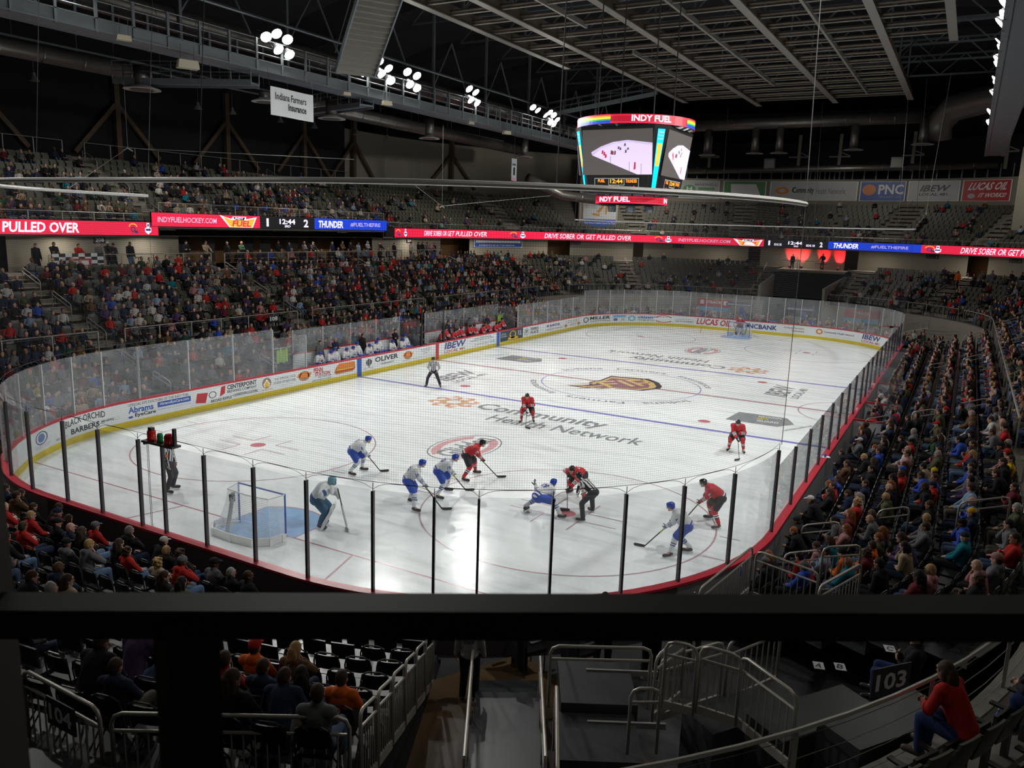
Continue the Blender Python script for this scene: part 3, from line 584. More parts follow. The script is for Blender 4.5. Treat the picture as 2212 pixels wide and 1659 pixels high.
ring(b, BOWL, [(26, 12.4), (26, 24)], 21, 90, DARK, 1.5)
b.build('wall_back', kind='structure')
b = MB(); ring(b, BOWL, [(22.5, 15.2), (22.5, 20)], 26, 66, CURT, 1)
for i in range(46):
    s = 40+i*.55; p, n = ppos(BOWL, s, 21.5); b.box((p.x, p.y, 16.1), (.08, .12, 1.6), GREYM, R=math.atan2(n.y, n.x))
b.build('wall_upper_louvres', kind='structure')
b = MB()
for i, s in enumerate((41, 45, 49.5, 54, 58, 62)):
    p, n = ppos(BOWL, s, 22.3); b.box((p.x, p.y, 18.6), (.35, .35, 4.4), BEIGE)
    a = Vector((-n.y, n.x, 0)); b.beam(p+a*1.2+Vector((0, 0, 18.2)), p-a*1.2+Vector((0, 0, 18.2)), .12, .16, BEIGE); b.beam(p+a*.1+Vector((0, 0, 18.8)), p-a*1.2+Vector((0, 0, 18.25)), .1, .12, BEIGE)
for i, s in enumerate((-14, -4, 6, 15, 22, 30)):
    p, n = ppos(BOWL, s, 19.9); a = Vector((-n.y, n.x, 0)); b.box((p.x, p.y, 15.6), (.4, .4, 6.4), mat('column_brown', (.09, .06, .035), .8)); 
    for sg in (-1, 1): b.beam(p+Vector((0, 0, 16.6)), p+a*sg*3.4+Vector((0, 0, 12.9)), .28, .3, mat('column_brown', (0, 0, 0)))
b.build('wall_columns', kind='structure')
# roof shell: folded dark barrel
b = MB(); X = [-62, -50, -40, -30, -20, -10, 0, 10, 20, 30, 40, 50, 62]; Zr = [14, 19, 22.5, 25, 26.5, 27.5, 28, 27.5, 26.5, 25, 22.5, 19, 14]
for i in range(12):
    for j in range(30):
        y = -60+j*4.6; d = .5 if j % 2 else 0
        b.add([(X[i], y, Zr[i]+d), (X[i+1], y, Zr[i+1]+d), (X[i+1], y+4.6, Zr[i+1]+.5-d), (X[i], y+4.6, Zr[i]+.5-d)], [(0, 1, 2, 3)], ROOFM if j % 3 else mat('roof_stripe', (.012, .012, .014), .9))
b.build('ceiling_shell', kind='structure')
for nm, c, d in (('wall_left', (-61, 5, 8), (.4, 140, 30)), ('wall_right', (61, 5, 8), (.4, 140, 30)), ('wall_far', (0, 74, 12), (124, .4, 36)), ('wall_near', (0, -66, 12), (124, .4, 36))): MB().box(c, d, DARK).build(nm, kind='structure')

# ---------------------------------------------------------------- rails
def rail(P, s0, s1, o, z, label, h=1.05, step=2.0, cables=4, loc=None, r=.03):
    root = empty('guard_rail', label=label, cat='railing'); n = max(1, int(round((s1-s0)/step)))
    S = [s0+(s1-s0)*i/(n*3) for i in range(n*3+1)]
    MB().tube([(*ppos(P, s, o)[0][:2], z+h) for s in S], r, RAIL, 6).build('handrail', root)
    for i in range(n+1):
        p, nn = ppos(P, s0+(s1-s0)*i/n, o); MB().box((p.x, p.y, z+h/2), (.05, .05, h), RAIL).build('post', root)
    if cables:
        b = MB()
        for k in range(cables): b.tube([(*ppos(P, s, o)[0][:2], z+.15+(h-.25)*k/(cables-1 if cables > 1 else 1)) for s in S], .006, RAIL, 4, cap=False)
        b.build('cable', root)
    return root
rail(BOWL, -30.5, -19.6, -.1, 2.2, 'railing in front of the lowest fixed seats near the far left of the photo', cables=2)
RS = [(-18.2, -6.6, 'left'), (-5.3, 6.5, 'left middle'), (7.9, 19.4, 'left far'), (20.8, 28.8, 'far left corner')]
for a, c, t in RS: rail(BOWL, a, c, -.1, 2.2, 'long pale railing with section sign above the %s lower stand' % t, cables=2)
rail(BOWL, 30, TG0-.2, -.1, 2.2, 'railing along the far end stand left of the tunnel', cables=2)
rail(BOWL, TG1+.2, 71.6, -.1, 2.2, 'railing along the far end stand right of the tunnel', cables=2)
rail(BOWL, 72.4, 92.9, -.1, 2.2, 'curving rail along the walkway above the right stand', cables=0, r=.04)
rail(BOWL, 94.1, 117.8, -.1, 2.2, 'straight rail along the walkway above the near right stand', cables=0, r=.04)
rail(BOWL, 122, 141.8, -.1, 2.2, 'cable railing on the low wall beside the near fixed seats', cables=4, step=2.6)
rail(BOWL, 144.2, 150, -.1, 2.2, 'dull pink railing end below the folding chair block', cables=3, step=3)
rail(BOWL, -17.0, -6.3, 7.75, 5.35, 'cable railing of the standing deck with bar stools')
rail(BOWL, -5.5, 13.6, 7.4, 5.35, 'cable railing of the suite balcony')
rail(BOWL, 15.6, 20.2, 7.75, 5.35, 'railing of the far standing deck', cables=0, step=.9)
rail(BOWL, -34, -8.9, 10.02, 7.8, 'railing above the left red ribbon board', h=.95)
rail(BOWL, -8.5, 14.2, 9.83, 8.9, 'railing above the middle ribbon board', h=.6)
rail(BOWL, 14.6, 45, 10.02, 7.8, 'railing above the far left ribbon board', h=.95)
rail(BOWL, 45.2, 86, 10.02, 7.8, 'railing above the far right ribbon board', h=.95)
rail(BOWL, -36, -8.4, 19.7, 12.5, 'top railing before the black curtain at upper left', cables=0)
rail(BOWL, -6.8, 21, 19.7, 12.5, 'top railing before the black curtain at upper middle', cables=0)
b = MB(); ring(b, BOWL, [(7.2, 5.0), (7.2, 5.35), (11, 5.35)], -6, 14, CON, .6); ring(b, BOWL, [(7.65, 5.0), (7.65, 5.35), (11, 5.35)], -17.2, -6.1, CON, .6); ring(b, BOWL, [(7.65, 5.0), (7.65, 5.35), (11, 5.35)], 15.4, 20.4, CON, .6); b.build('deck_slab', kind='structure')
# short bent handrails standing in the aisles
def bent(a, c, h0, h1, label, group=None, two=True, r=.025, cat='handrail', name='aisle_handrail', pk=None):
    """a, c = foot points; one round cornered hoop with a mid bar and, if pk, pickets"""
    a = Vector(a); c = Vector(c); root = empty(name, a, label=label, cat=cat, group=group); c = c-a; a = Vector((0, 0, 0)); ux = (c-a); ux.z = 0; ux.normalize(); k = .13
    A1 = a+Vector((0, 0, h0)); C1 = c+Vector((0, 0, h1)); d = (C1-A1).normalized()
    MB().tube([a, A1-Vector((0, 0, k)), A1-Vector((0, 0, k*.3))+d*k*.3, A1+d*k, C1-d*k, C1-Vector((0, 0, k*.3))-d*k*.3, C1-Vector((0, 0, k)), c], r, RAIL, 7).build('frame', root, smooth=True)
    if two: MB().tube([A1-Vector((0, 0, .22)), C1-Vector((0, 0, .22))], r*.8, RAIL, 6).build('mid_bar', root)
    if pk:
        n = max(2, int((c-a).length/pk)); b = MB()
        for i in range(1, n):
            q = a+(c-a)*i/n; b.tube([q+Vector((0, 0, .08)), q+Vector((0, 0, h0+(h1-h0)*i/n-.22))], r*.45, RAIL, 5)
        b.build('picket', root)
        MB().beam(a+Vector((0, 0, .06)), c+Vector((0, 0, .06)), .04, .13, mat('toe_board', (.3, .29, .26), .6)).build('toe_board', root)
    return root
for i, s in enumerate(LA):
    for j, (k0, k1) in enumerate(((.3, 2.0), (3.4, 5.2), (6.3, 8.1))):
        if 112 < s or (s in (58.4,) and j == 2): continue
        p0, _ = ppos(BOWL, s+.05, .85*k0); p1, _ = ppos(BOWL, s+.05, .85*k1)
        bent((p0.x, p0.y, 2.2+.35*k0), (p1.x, p1.y, 2.2+.35*k1), .85, .85, 'bent steel handrail in aisle %s of the lower stand, %s up' % (['nearest left', 'second left', 'third left', 'fourth left', 'fifth left', 'left corner', 'left far end', 'tunnel left', 'tunnel right', 'far right corner', 'right corner', 'far right side', 'middle right side', 'near right side', 'nearest right'][i], ('lowest', 'middle', 'highest')[j]), 'handrails in the lower stand aisles')
for i, s in enumerate(UA):
    for j, (k0, k1) in enumerate(((.3, 2.0), (4.4, 6.2), (8.3, 10.1))):
        if s > 66: continue
        p0, _ = ppos(BOWL, s+.05, UO+.85*k0); p1, _ = ppos(BOWL, s+.05, UO+.85*k1)
        bent((p0.x, p0.y, UZ+.43*k0), (p1.x, p1.y, UZ+.43*k1), .85, .85, 'bent handrail in upper aisle, %s from the left, %s up' % (('first', 'second', 'third', 'fourth', 'fifth', 'sixth', 'seventh', 'eighth', 'ninth', 'tenth')[i], ('lowest', 'middle', 'highest')[j]), 'handrails in the upper stand aisles')
# handrails between the right folding chair rows and left ones
for x0, z0, x1, z1, y, t in ((13.7, .45, 14.6, .75, -21.5, 'near row ends by the right glass'), (15.4, 1.05, 16.1, 1.3, -20.95, 'halfway up the near right stand'), (17.15, 1.75, 18.15, 2.1, -21.4, 'high in the near right stand'), (13.7, .45, 14.6, .75, -6.9, 'by the white box partition'), (15.4, 1.05, 16.2, 1.3, -7.2, 'halfway up the middle right stand'), (17.0, 1.65, 17.9, 2.0, -7.4, 'high in the middle right stand'), (15.4, 1.05, 16.2, 1.3, 7.2, 'halfway up the far right stand'), (17.0, 1.65, 17.9, 2.0, 6.8, 'high in the far right stand'), (15.4, 1.05, 16.2, 1.3, 19.2, 'in the farthest right rows'), (17.0, 1.65, 17.9, 2.0, 18.8, 'above the farthest right rows'),
                             (-14.0, .5, -15.2, .9, -19.3, 'behind the left glass'), (-16.2, 1.2, -17.4, 1.6, -19.3, 'higher behind the left glass'), (-14.0, .5, -15.2, .9, -12.9, 'beside the visiting bench glass'), (-16.2, 1.2, -17.4, 1.6, -6.2, 'behind the visiting bench'), (-16.2, 1.2, -17.4, 1.6, 7.0, 'behind the home bench'), (-14.0, .5, -15.2, .9, 13.4, 'past the home bench'), (-14.0, .5, -15.2, .9, 19.0, 'in the far left rows')):
    bent((x0, y, z0), (x1, y, z1), .85, .85, 'bent steel handrail ' + t, 'handrails among the folding chairs')

# picketed guard panels round the stairs of the near right corner
for a, c, z, lb in (((12.94, -28.27), (13.3, -25.55), .95, 'along the end boards'), ((13.43, -25.74), (14.77, -26.2), .95, 'sloping in front of the near right rows'), ((13.84, -24.68), (14.5, -23.99), .6, 'short and low before the near right rows'), ((14.71, -25.39), (15.39, -24.78), 1.2, 'closing the right end of the near rows'), ((15.01, -27.91), (15.54, -26.35), 1.4, 'rising beside the steps'),
                    ((13.5, -32.05), (13.95, -31.99), 1.8, 'leftmost of three stepped panels'), ((13.97, -31.9), (14.55, -31.9), 1.8, 'middle of three stepped panels'), ((14.54, -31.86), (15.4, -32.47), 1.8, 'rightmost of three stepped panels'), ((13.31, -31.87), (13.48, -31.02), 1.4, 'short return beside the platform'), ((13.24, -31.38), (13.93, -30.3), 1.1, 'behind the stepped panels'), ((14.17, -31.05), (14.73, -29.9), 1.5, 'beside the empty chair rows'),
                    ((7.07, -37.58), (8.62, -37.6), 2.05, 'with section number at the back of the near chair block'), ((8.79, -37.57), (11.12, -36.2), 2.05, 'behind the people in the near chair block')):
    bent((*a, z), (*c, z), 1.08, 1.08, 'picketed steel guard panel ' + lb, 'picketed guard panels', pk=.13, r=.026, name='safety_fence', cat='railing')
for k in range(6):
    o0 = 7.0-.88*k; p0, _ = ppos(RINK, 111.1, o0); p1, _ = ppos(RINK, 111.1, o0-.8); z = 2.1-.3*k
    bent((p0.x, p0.y, z-.1), (p1.x, p1.y, z-.4), 1.08, 1.08, 'stepped guard panel beside the tunnel, %s from the back' % ('first', 'second', 'third', 'fourth', 'fifth', 'sixth')[k], 'stepped guard panels beside the tunnel', pk=.12, r=.024, name='safety_fence', cat='railing')
b = MB(); ring(b, RINK, [(7.2, 2.1), (7.2, 0), (.7, 0), (.7, .1)], 111.12, 111.18, CURT, .1); 
p0, _ = ppos(RINK, 111.15, .8); p1, _ = ppos(RINK, 111.15, 7.2)
b.add([(p0.x, p0.y, 0), (p0.x, p0.y, .2), (p1.x, p1.y, 2.2), (p1.x, p1.y, 0)], [(0, 1, 2, 3)], CURT); b.build('riser_drape', label='black drape hanging down the open side of the near chair block', cat='drape')
# tunnel floor, ramp, platform
MB().box((9.6, -33.6, -.045), (4.4, 8, .11), BROWN, R=-.5).build('floor_tunnel', kind='structure')
rp = empty('wheelchair_ramp', label='dark ramp with double handrails leading down to the boards', cat='ramp'); b = MB()
b.add([(9.38, -30.55, .1), (10.4, -29.9, .1), (12.5, -33.7, 1.1), (11.45, -34.2, 1.1), (9.38, -30.55, 0), (10.4, -29.9, 0), (12.5, -33.7, 0), (11.45, -34.2, 0)], [(3, 2, 1, 0), (0, 1, 5, 4), (1, 2, 6, 5), (2, 3, 7, 6), (3, 0, 4, 7)], RISER); b.build('ramp_deck', rp)
for a, c in (((9.5, -30.9, 1.05), (11.83, -34.84, 2.05)), ((10.75, -30.6, 1.05), (12.71, -34.29, 2.05))):
    b = MB(); a = Vector(a); c = Vector(c); b.tube([a, c], .026, RAIL, 7); b.tube([a-Vector((0, 0, .3)), c-Vector((0, 0, .3))], .02, RAIL, 6)
    for t in (0, .33, .66, 1): q = a+(c-a)*t; b.tube([q, q-Vector((0, 0, .95))], .022, RAIL, 6)
    b.build('handrail', rp)
pf = empty('stair_platform', label='dark stepped platform with railing in front of the ramp', cat='platform')
for k, (x, y, z, w, d) in enumerate(((12.0, -30.95, 1.15, 1.25, 1.3), (12.55, -32.1, 1.0, 1.25, 1.2), (12.95, -33.2, .8, 1.25, 1.1), (13.3, -34.2, .6, 1.25, 1.1))):
    bb = MB(); bb.box((x, y, z/2), (w, d, z), RISER, R=.5); bb.box((x+.25, y+.55, z-.03), (w, .04, .1), mat('nosing', (.3, .3, .28), .5), R=.5); bb.build('step', pf)
bent((11.7, -32.17, 1.25), (13.07, -31.37, 1.25), 1.05, 1.05, 'double bar railing across the stair platform', None, r=.028, name='stair_railing', cat='railing')
bent((12.17, -32.9, 1.1), (13.0, -34.5, .8), 1.1, 1.1, 'sloping steel railing down the side of the stair platform', None, r=.028, name='stair_railing', cat='railing')
bent((13.18, -32.52, 1.2), (13.54, -32.29, 1.2), 1.05, 1.05, 'small square railing between platform and stepped panels', None, r=.026, name='stair_railing', cat='railing')
for k in range(3): MB().box((14.55+.0*k+.95*k, -31.15-.1*k, .85+.15*k), (.7, 1.9, 1.7+.3*k), RISER, R=-.6).build('lower_riser_block', kind='structure')
# signs
def sign(P, s, o, z, txt, label, w=.75, h=.42, dark=True):
    b = MB(); f = pathfn(P, o); b.rect(f, (s-w/2, s+w/2, z-h/2, z+h/2), INK['k'] if dark else INK['w'], .03); b.rect(f, (s-w/2, s+w/2, z-h/2, z+h/2), INK['k'], .01)
    b.text(txt, f, (s-w*.38, s+w*.38, z-h*.3, z+h*.3), INK['w'] if dark else INK['k'], .034); return b.build('section_sign', label=label, cat='sign')
for s, t, w_ in ((-11.9, '208', 'above the bar stools'), (19.4, '210', 'above the far standing deck'), (28.5, '211', 'beside the wall advert'), (36.0, '212', 'in the left far corner'), (43.3, '213', 'left of the stage'), (61.6, '214', 'right of the stage'), (66.5, '215', 'at the right edge')): sign(BOWL, s, 10.95, 7.12, t, 'small dark sign reading %s on the concourse wall %s' % (t, w_))
for s, t, w_ in ((-8.6, '108', 'nearest on the left'), (16.5, '110', 'beyond the benches'), (31.5, '112', 'at the far left corner')): sign(BOWL, s, -.15, 2.95, t, 'section sign %s hanging on the pale railing %s' % (t, w_))
def flat(a, c, z0, z1):
    a = Vector(a); c = Vector(c); L = (c-a).length; d = (c-a)/L; n = Vector((d.y, -d.x, 0))
    return (lambda u, v, w=0: tuple(Vector((a.x, a.y, 0))+Vector((d.x, d.y, 0))*u+n*w+Vector((0, 0, v)))), L
def flatsign(a, c, z0, z1, txt, label, bg='k', fg='w', name='section_sign', both=False):
    f, L = flat((*a, 0), (*c, 0), z0, z1); b = MB(); b.prism([(0, z0), (L, z0), (L, z1), (0, z1)], f, INK[bg], 0, .02); b.text(txt, f, (L*.1, L*.9, z0+(z1-z0)*.2, z0+(z1-z0)*.8), INK[fg], .024); return b.build(name, label=label, cat='sign')
flatsign((7.7, -37.66), (8.25, -37.66), 2.68, 3.04, '104', 'dark sign numbered 104 on the near guard panel')
flatsign((16.2, -31.75), (16.62, -31.25), 2.72, 3.14, '103', 'dark sign numbered 103 on the cable railing')

# ---------------------------------------------------------------- ribbon boards
LED = {k: mat('led_'+k, c, .4, emit=e) for k, c, e in (('red', (.75, .015, .06), .95), ('w', (.85, .8, 1), 1.3), ('k', (.015, .015, .02), .3), ('blue', (.01, .05, .6), .9), ('gold', (1, .45, .05), 1), ('navy', (.05, .05, .2), .5), ('orange', (1, .3, .02), 1.1), ('lilac', (.6, .5, .75), .8), ('deep', (.45, .01, .03), .8), ('cyan', (.0, .6, .95), 1.1), ('green', (.02, .5, .08), .8), ('grey', (.09, .08, .075), .7), ('ice', (.62, .52, .78), 1.0))}
LEDB = mat('led_housing', (.02, .02, .022), .5)
def ribbon(s0, s1, o, z, h, label, ops):
    root = empty('ribbon_board', label=label, cat='led ribbon board'); b = MB(); ring(b, BOWL, [(o, z-h/2-.03), (o, z+h/2+.03), (o+.16, z+h/2+.03), (o+.16, z-h/2-.03)], s0, s1, LEDB, .6, closed=True, caps=True); b.build('housing', root)
    f = pathfn(BOWL, o); b = MB()
    for op in ops:
        if op[0] == 'B': b.rect(f, (op[1], op[2], z-h/2, z+h/2), LED[op[3]], .01, max(1, int((op[2]-op[1])/.6)))
    b.build('screen', root); b = MB()
    for op in ops:
        if op[0] == 'T': b.text(op[1], f, (op[2], op[3], z+h*op[4], z+h*op[5]), LED[op[6]], .03, *(op[7:]))
        elif op[0] == 'S':
            s = op[1]; k = h*.42
            b.disc(f, (s, z+.02), k*.95, k*.9, LED['gold'], .02, 12, .8, .3, PI-.3); b.disc(f, (s, z-.05), k*.5, k*.5, LED['navy'], .025, 12, .6); b.rect(f, (s+.1, s+k, z-k*.8, z-k*.35), LED['navy'], .025)
        elif op[0] == 'C':
            s = op[1]; k = h*.45; b.prism([(s-k*.6, z+k*.1), (s-k*.25, z+k*.2), (s-k*.25, z+k), (s+k*.25, z+k), (s+k*.25, z+k*.2), (s+k*.6, z+k*.1), (s+k*.6, z-k*.5), (s, z-k), (s-k*.6, z-k*.5)], f, LED['w'], .02); b.rect(f, (s-k*.5, s+k*.5, z-k*.35, z), LED['navy'], .028); b.rect(f, (s-k*.15, s+k*.15, z+k*.4, z+k*.8), LED['navy'], .028)
        elif op[0] == 'F':
            s, e = op[1], op[2]; m_ = (s+e)/2
            b.prism([(s, z+h*.48), (s+(e-s)*.3, z+h*.2), (s+(e-s)*.35, z+h*.4), (e-(e-s)*.3, z+h*.4), (e-(e-s)*.3, z+h*.2), (e, z+h*.4), (e-(e-s)*.12, z-h*.48), (s+(e-s)*.25, z-h*.48)], f, LED['w'], .02)
            b.prism([(s+.25, z+h*.38), (s+(e-s)*.3, z+h*.12), (e-(e-s)*.28, z+h*.12), (e-.15, z+h*.3), (e-(e-s)*.15, z-h*.46), (s+(e-s)*.27, z-h*.46)], f, LED['gold'], .024); b.prism([(s+(e-s)*.35, z+h*.36), (e-(e-s)*.33, z+h*.36), (e-(e-s)*.36, z+h*.12), (s+(e-s)*.4, z+h*.12)], f, LED['k'], .026)
            b.text('FUEL', f, (s+(e-s)*.32, e-(e-s)*.18, z-h*.42, z+h*.08), LED['red'], .03, .2); b.text('INDY', f, (m_-(e-s)*.1, m_+(e-s)*.12, z+h*.16, z+h*.34), LED['w'], .03, .2)
    b.build('screen_lettering', root)
ribbon(-30, -8.6, 9.8, 7.85, .8, 'red ribbon board ending in PULLED OVER at the far left', [('B', -30, -8.62, 'red'), ('T', 'DRIVE SOBER OR GET', -28.0, -19.0, -.36, .36, 'w', .15), ('T', 'PULLED OVER', -18.2, -13.9, -.36, .36, 'w', .1), ('S', -10.4), ('C', -9.35)])
ribbon(-9.2, 14.3, 9.6, 8.45, .84, 'raised middle ribbon board with the score and web address', [('B', -9.2, -.3, 'red'), ('B', -.3, 5.3, 'k'), ('B', 5.3, 14.3, 'blue'), ('T', 'INDYFUELHOCKEY.COM', -8.8, -4.2, -.2, .2, 'lilac', .1), ('F', -3.9, -.6), ('T', '1', .32, .52, -.35, .35, 'w'), ('T', '12:44', 1.6, 3.2, -.12, .34, 'w'), ('T', '3RD', 2.1, 2.7, -.4, -.2, 'w'), ('T', '2', 4.1, 4.6, -.35, .35, 'w'), ('T', 'THUNDER', 5.7, 8.6, -.35, .3, 'w', .1), ('T', '#FUELTHEFIRE', 9.5, 13.4, -.2, .2, 'lilac')])
ribbon(15.7, 70, 9.8, 7.85, .8, 'long red ribbon board curving round the far end', [('B', 15.7, 49.1, 'red'), ('B', 49.1, 55.4, 'k'), ('B', 55.4, 61.2, 'blue'), ('B', 61.2, 70, 'red'), ('S', 16.2), ('C', 17.3), ('T', 'DRIVE SOBER OR GET PULLED OVER', 20.2, 28.2, -.3, .3, 'w', .15), ('S', 30.6), ('C', 31.4), ('T', 'DRIVE SOBER OR GET PULLED OVER', 33.2, 39.8, -.32, .32, 'w', .1), ('S', 41.8), ('C', 42.5), ('T', 'INDYFUELHOCKEY.COM', 43.2, 46.8, -.2, .2, 'lilac', .1), ('F', 47.0, 49.0), ('T', '1', 49.4, 49.52, -.3, .35, 'w'), ('T', 'SOG 35', 49.9, 50.7, -.3, .0, 'w'), ('T', '12:44', 51.4, 52.9, -.1, .35, 'w'), ('T', '3RD', 52.0, 52.5, -.42, -.2, 'w'), ('T', 'SOG 18', 53.3, 54.2, -.3, 0, 'w'), ('T', '2', 54.7, 55.0, -.3, .35, 'w'), ('T', 'THUNDER', 55.7, 57.3, -.32, .32, 'w', .1), ('T', '#FUELTHEFIRE', 58.1, 60.4, -.2, .2, 'lilac'), ('S', 61.7), ('C', 62.2), ('T', 'DRIVE SOBER OR GET PULLED OVER', 63.6, 69.6, -.34, .34, 'w', .15)])
MB().box((*ppos(BOWL, 15.0, 9.9)[0][:2], 7.9), (.3, 1.3, .8), LEDB).build('ribbon_gap_box', label='black box between the middle and far ribbon boards', cat='box')

# ---------------------------------------------------------------- wall banners
def banner(s0, s1, z0, z1, o, label, bg, ops, P=BOWL):
    f = pathfn(P, o); b = MB(); n = max(1, int((s1-s0)/.5)); b.rect(f, (s0-.05, s1+.05, z0-.05, z1+.05), INK['w'], .03, n); b.rect(f, (s0, s1, z0, z1), INK[bg], .05, n)
    for op in ops:
        if op[0] == 'T': b.text(op[1], f, op[2:6], INK[op[6]], .07, *op[7:])
        elif op[0] == 'R': b.rect(f, op[1:5], INK[op[5]], .06, 3)
        elif op[0] == 'O': b.disc(f, op[1:3], op[3], op[4], INK[op[5]], .065, 20, op[6])
        elif op[0] == 'P': b.prism(op[1], f, INK[op[2]], .056)
        elif op[0] == 'D': b.disc(f, op[1:3], op[3], op[4], INK[op[5]], .062)
    return b.build('wall_banner', label=label, cat='banner')
zb, zt = 13.0, 15.1
banner(43.4, 45.6, zb, zt, 19.7, 'pale banner with a green shield and green underline', 'l', [('R', 43.5, 45.5, 13.1, 13.3, 'e'), ('D', 44.0, 14.1, .35, .5, 'e'), ('T', 'H', 43.85, 44.15, 13.9, 14.4, 'w'), ('T', 'MARWELL', 44.3, 45.5, 14.5, 14.8, 'g'), ('R', 44.5, 45.4, 14.0, 14.3, 'e'), ('T', '317-600-8435', 44.4, 45.5, 13.5, 13.8, 'g')])
banner(45.9, 48.1, zb, zt, 19.7, 'green banner with WM on a pale panel', 'e', [('P', [(46.3, 13.3), (47.9, 13.3), (47.6, 14.8), (46.25, 14.8)], 'w'), ('T', 'W', 46.6, 47.1, 13.8, 14.4, 'e'), ('T', 'M', 47.1, 47.55, 13.8, 14.4, 'y')])
banner(48.4, 55.8, zb, zt, 19.7, 'long banner reading Community Health Network on the far wall', 'l', [('O', 49.0, 14.05, .36, .42, 'o', .5), ('T', 'Community', 49.5, 51.9, 13.6, 14.5, 'k'), ('T', 'Health Network', 52.1, 55.3, 13.7, 14.4, 'g')])
banner(56.0, 58.1, zb, zt, 19.7, 'blue banner reading PNC with an orange round mark', 'b', [('D', 56.4, 14.2, .33, .6, 'o'), ('P', [(56.25, 13.8), (56.7, 14.2), (56.25, 14.7)], 'w'), ('T', 'PNC', 56.85, 58.05, 13.7, 14.8, 'w'), ('T', 'OFFICIAL BANK OF THE FUEL', 56.9, 58.0, 13.35, 13.5, 'l')])
banner(58.3, 60.6, zb, zt, 19.7, 'pale banner reading IBEW LOCAL 481 on the far wall', 'l', [('T', 'IBEW', 58.8, 60.1, 14.0, 14.7, 'k', .2), ('T', 'LOCAL 481', 58.8, 60.1, 13.55, 13.85, 'k')])
banner(60.8, 62.9, zb, zt, 19.7, 'red banner reading LUCAS OIL IT WORKS', 'r', [('T', 'LUCAS OIL', 61.0, 62.7, 14.1, 14.9, 'w', .2), ('T', 'IT WORKS!', 61.5, 62.7, 13.35, 13.8, 'w', .2), ('D', 61.2, 13.5, .17, .25, 'l')])
banner(27.8, 31.8, 6.5, 7.25, 10.9, 'wide advertising banner on the concourse wall beside section 211', 'b', [('R', 27.9, 31.7, 6.95, 7.2, 'w'), ('T', 'SPORT YET', 28.0, 29.0, 7.0, 7.12, 'b'), ('T', 'EXPERIENCE MORE THIS SEASON', 28.2, 31.2, 6.62, 6.78, 'w'), ('R', 29.3, 30.2, 6.97, 7.18, 's')])
f, L = flat(ppos(BOWL, 36.7, 12.68)[0], ppos(BOWL, 39.15, 12.68)[0], 0, 0); b = MB()
b.rect(f, (.2, L-.1, 9.0, 14.6), INK['l'], .15); b.rect(f, (.25, L-.15, 9.05, 9.9), INK['b'], .17); b.text('New Indoor/Outdoor Sports Fun Trail', f, (.4, L-.25, 9.3, 9.6), INK['w'], .19)
b.text('MUSEUM', f, (.6, L*.4, 12.0, 12.3), INK['k'], .19)
b.disc(f, (L*.3, 14.0), .7, .9, INK['w'], .18); b.disc(f, (L*.3, 14.0), .62, .82, INK['g'], .19, 24, .95); b.rect(f, (L*.3-.02, L*.3+.02, 14, 14.7), INK['k'], .2); b.rect(f, (L*.3-.35, L*.3, 14, 14.06), INK['k'], .2)
for q in ([(L*.5, 10.6), (L*.62, 11.4), (L*.6, 11.6), (L*.42, 10.8)], [(L*.3, 10.4), (L*.5, 10.3), (L*.52, 10.5), (L*.32, 10.6)], [(L*.7, 10.5), (L*.76, 12.0), (L*.68, 12.0), (L*.66, 10.5)]): b.prism(q, f, INK['s'], .18)
b.prism([(L*.55, 11.5), (L*.68, 11.5), (L*.74, 12.9), (L*.6, 12.8)], f, INK['y'], .19); b.prism([(L*.72, 11.8), (L*.85, 11.8), (L*.9, 13.2), (L*.76, 13.2)], f, mat('banner_pink', (.5, .3, .4), .6), .19)
b.build('wall_banner', label='large museum banner with a clock and running figures below', cat='banner')
# hanging white banner with insurance lettering and a small retired number banner
hb = empty('hanging_banner', (-15.4, -11.5, 0), label='white banner reading Indiana Farmers Insurance hanging under the left catwalk', cat='banner'); b = MB()
f = lambda u, v, w=0: (w*.0-.0+.05*math.sin(u*2)+w, u, v)
b.rect(f, (0, 3.1, 13.95, 15.35), INK['w'], 0, 8); b.text('Indiana Farmers', f, (.3, 2.6, 14.75, 15.1), INK['k'], .012); b.text('Insurance', f, (1.2, 2.6, 14.3, 14.65), INK['k'], .012); b.build('cloth', hb)
b = MB()
for u in (0, 3.1): b.tube([(0, u, 15.3), (-.2, u, 16.3)], .01, ROPE, 4)
b.build('tie', hb)
hb = empty('hanging_banner', (-16.2, 14.9, 0), label='small white banner with a large number 1 under the catwalk', cat='banner'); b = MB(); f = lambda u, v, w=0: (w, u, v)
b.rect(f, (0, .85, 12.35, 14.1), INK['l'], 0); b.text('1', f, (.3, .55, 12.8, 13.4), INK['k'], .012); b.text('RETIRED', f, (.15, .7, 13.55, 13.7), INK['k'], .012); b.rect(f, (0, .85, 12.35, 12.6), mat('banner_pink', (0, 0, 0)), .01); b.build('cloth', hb); MB().tube([(0, .42, 14.1), (0, .42, 16.3)], .012, ROPE, 4).build('tie', hb)
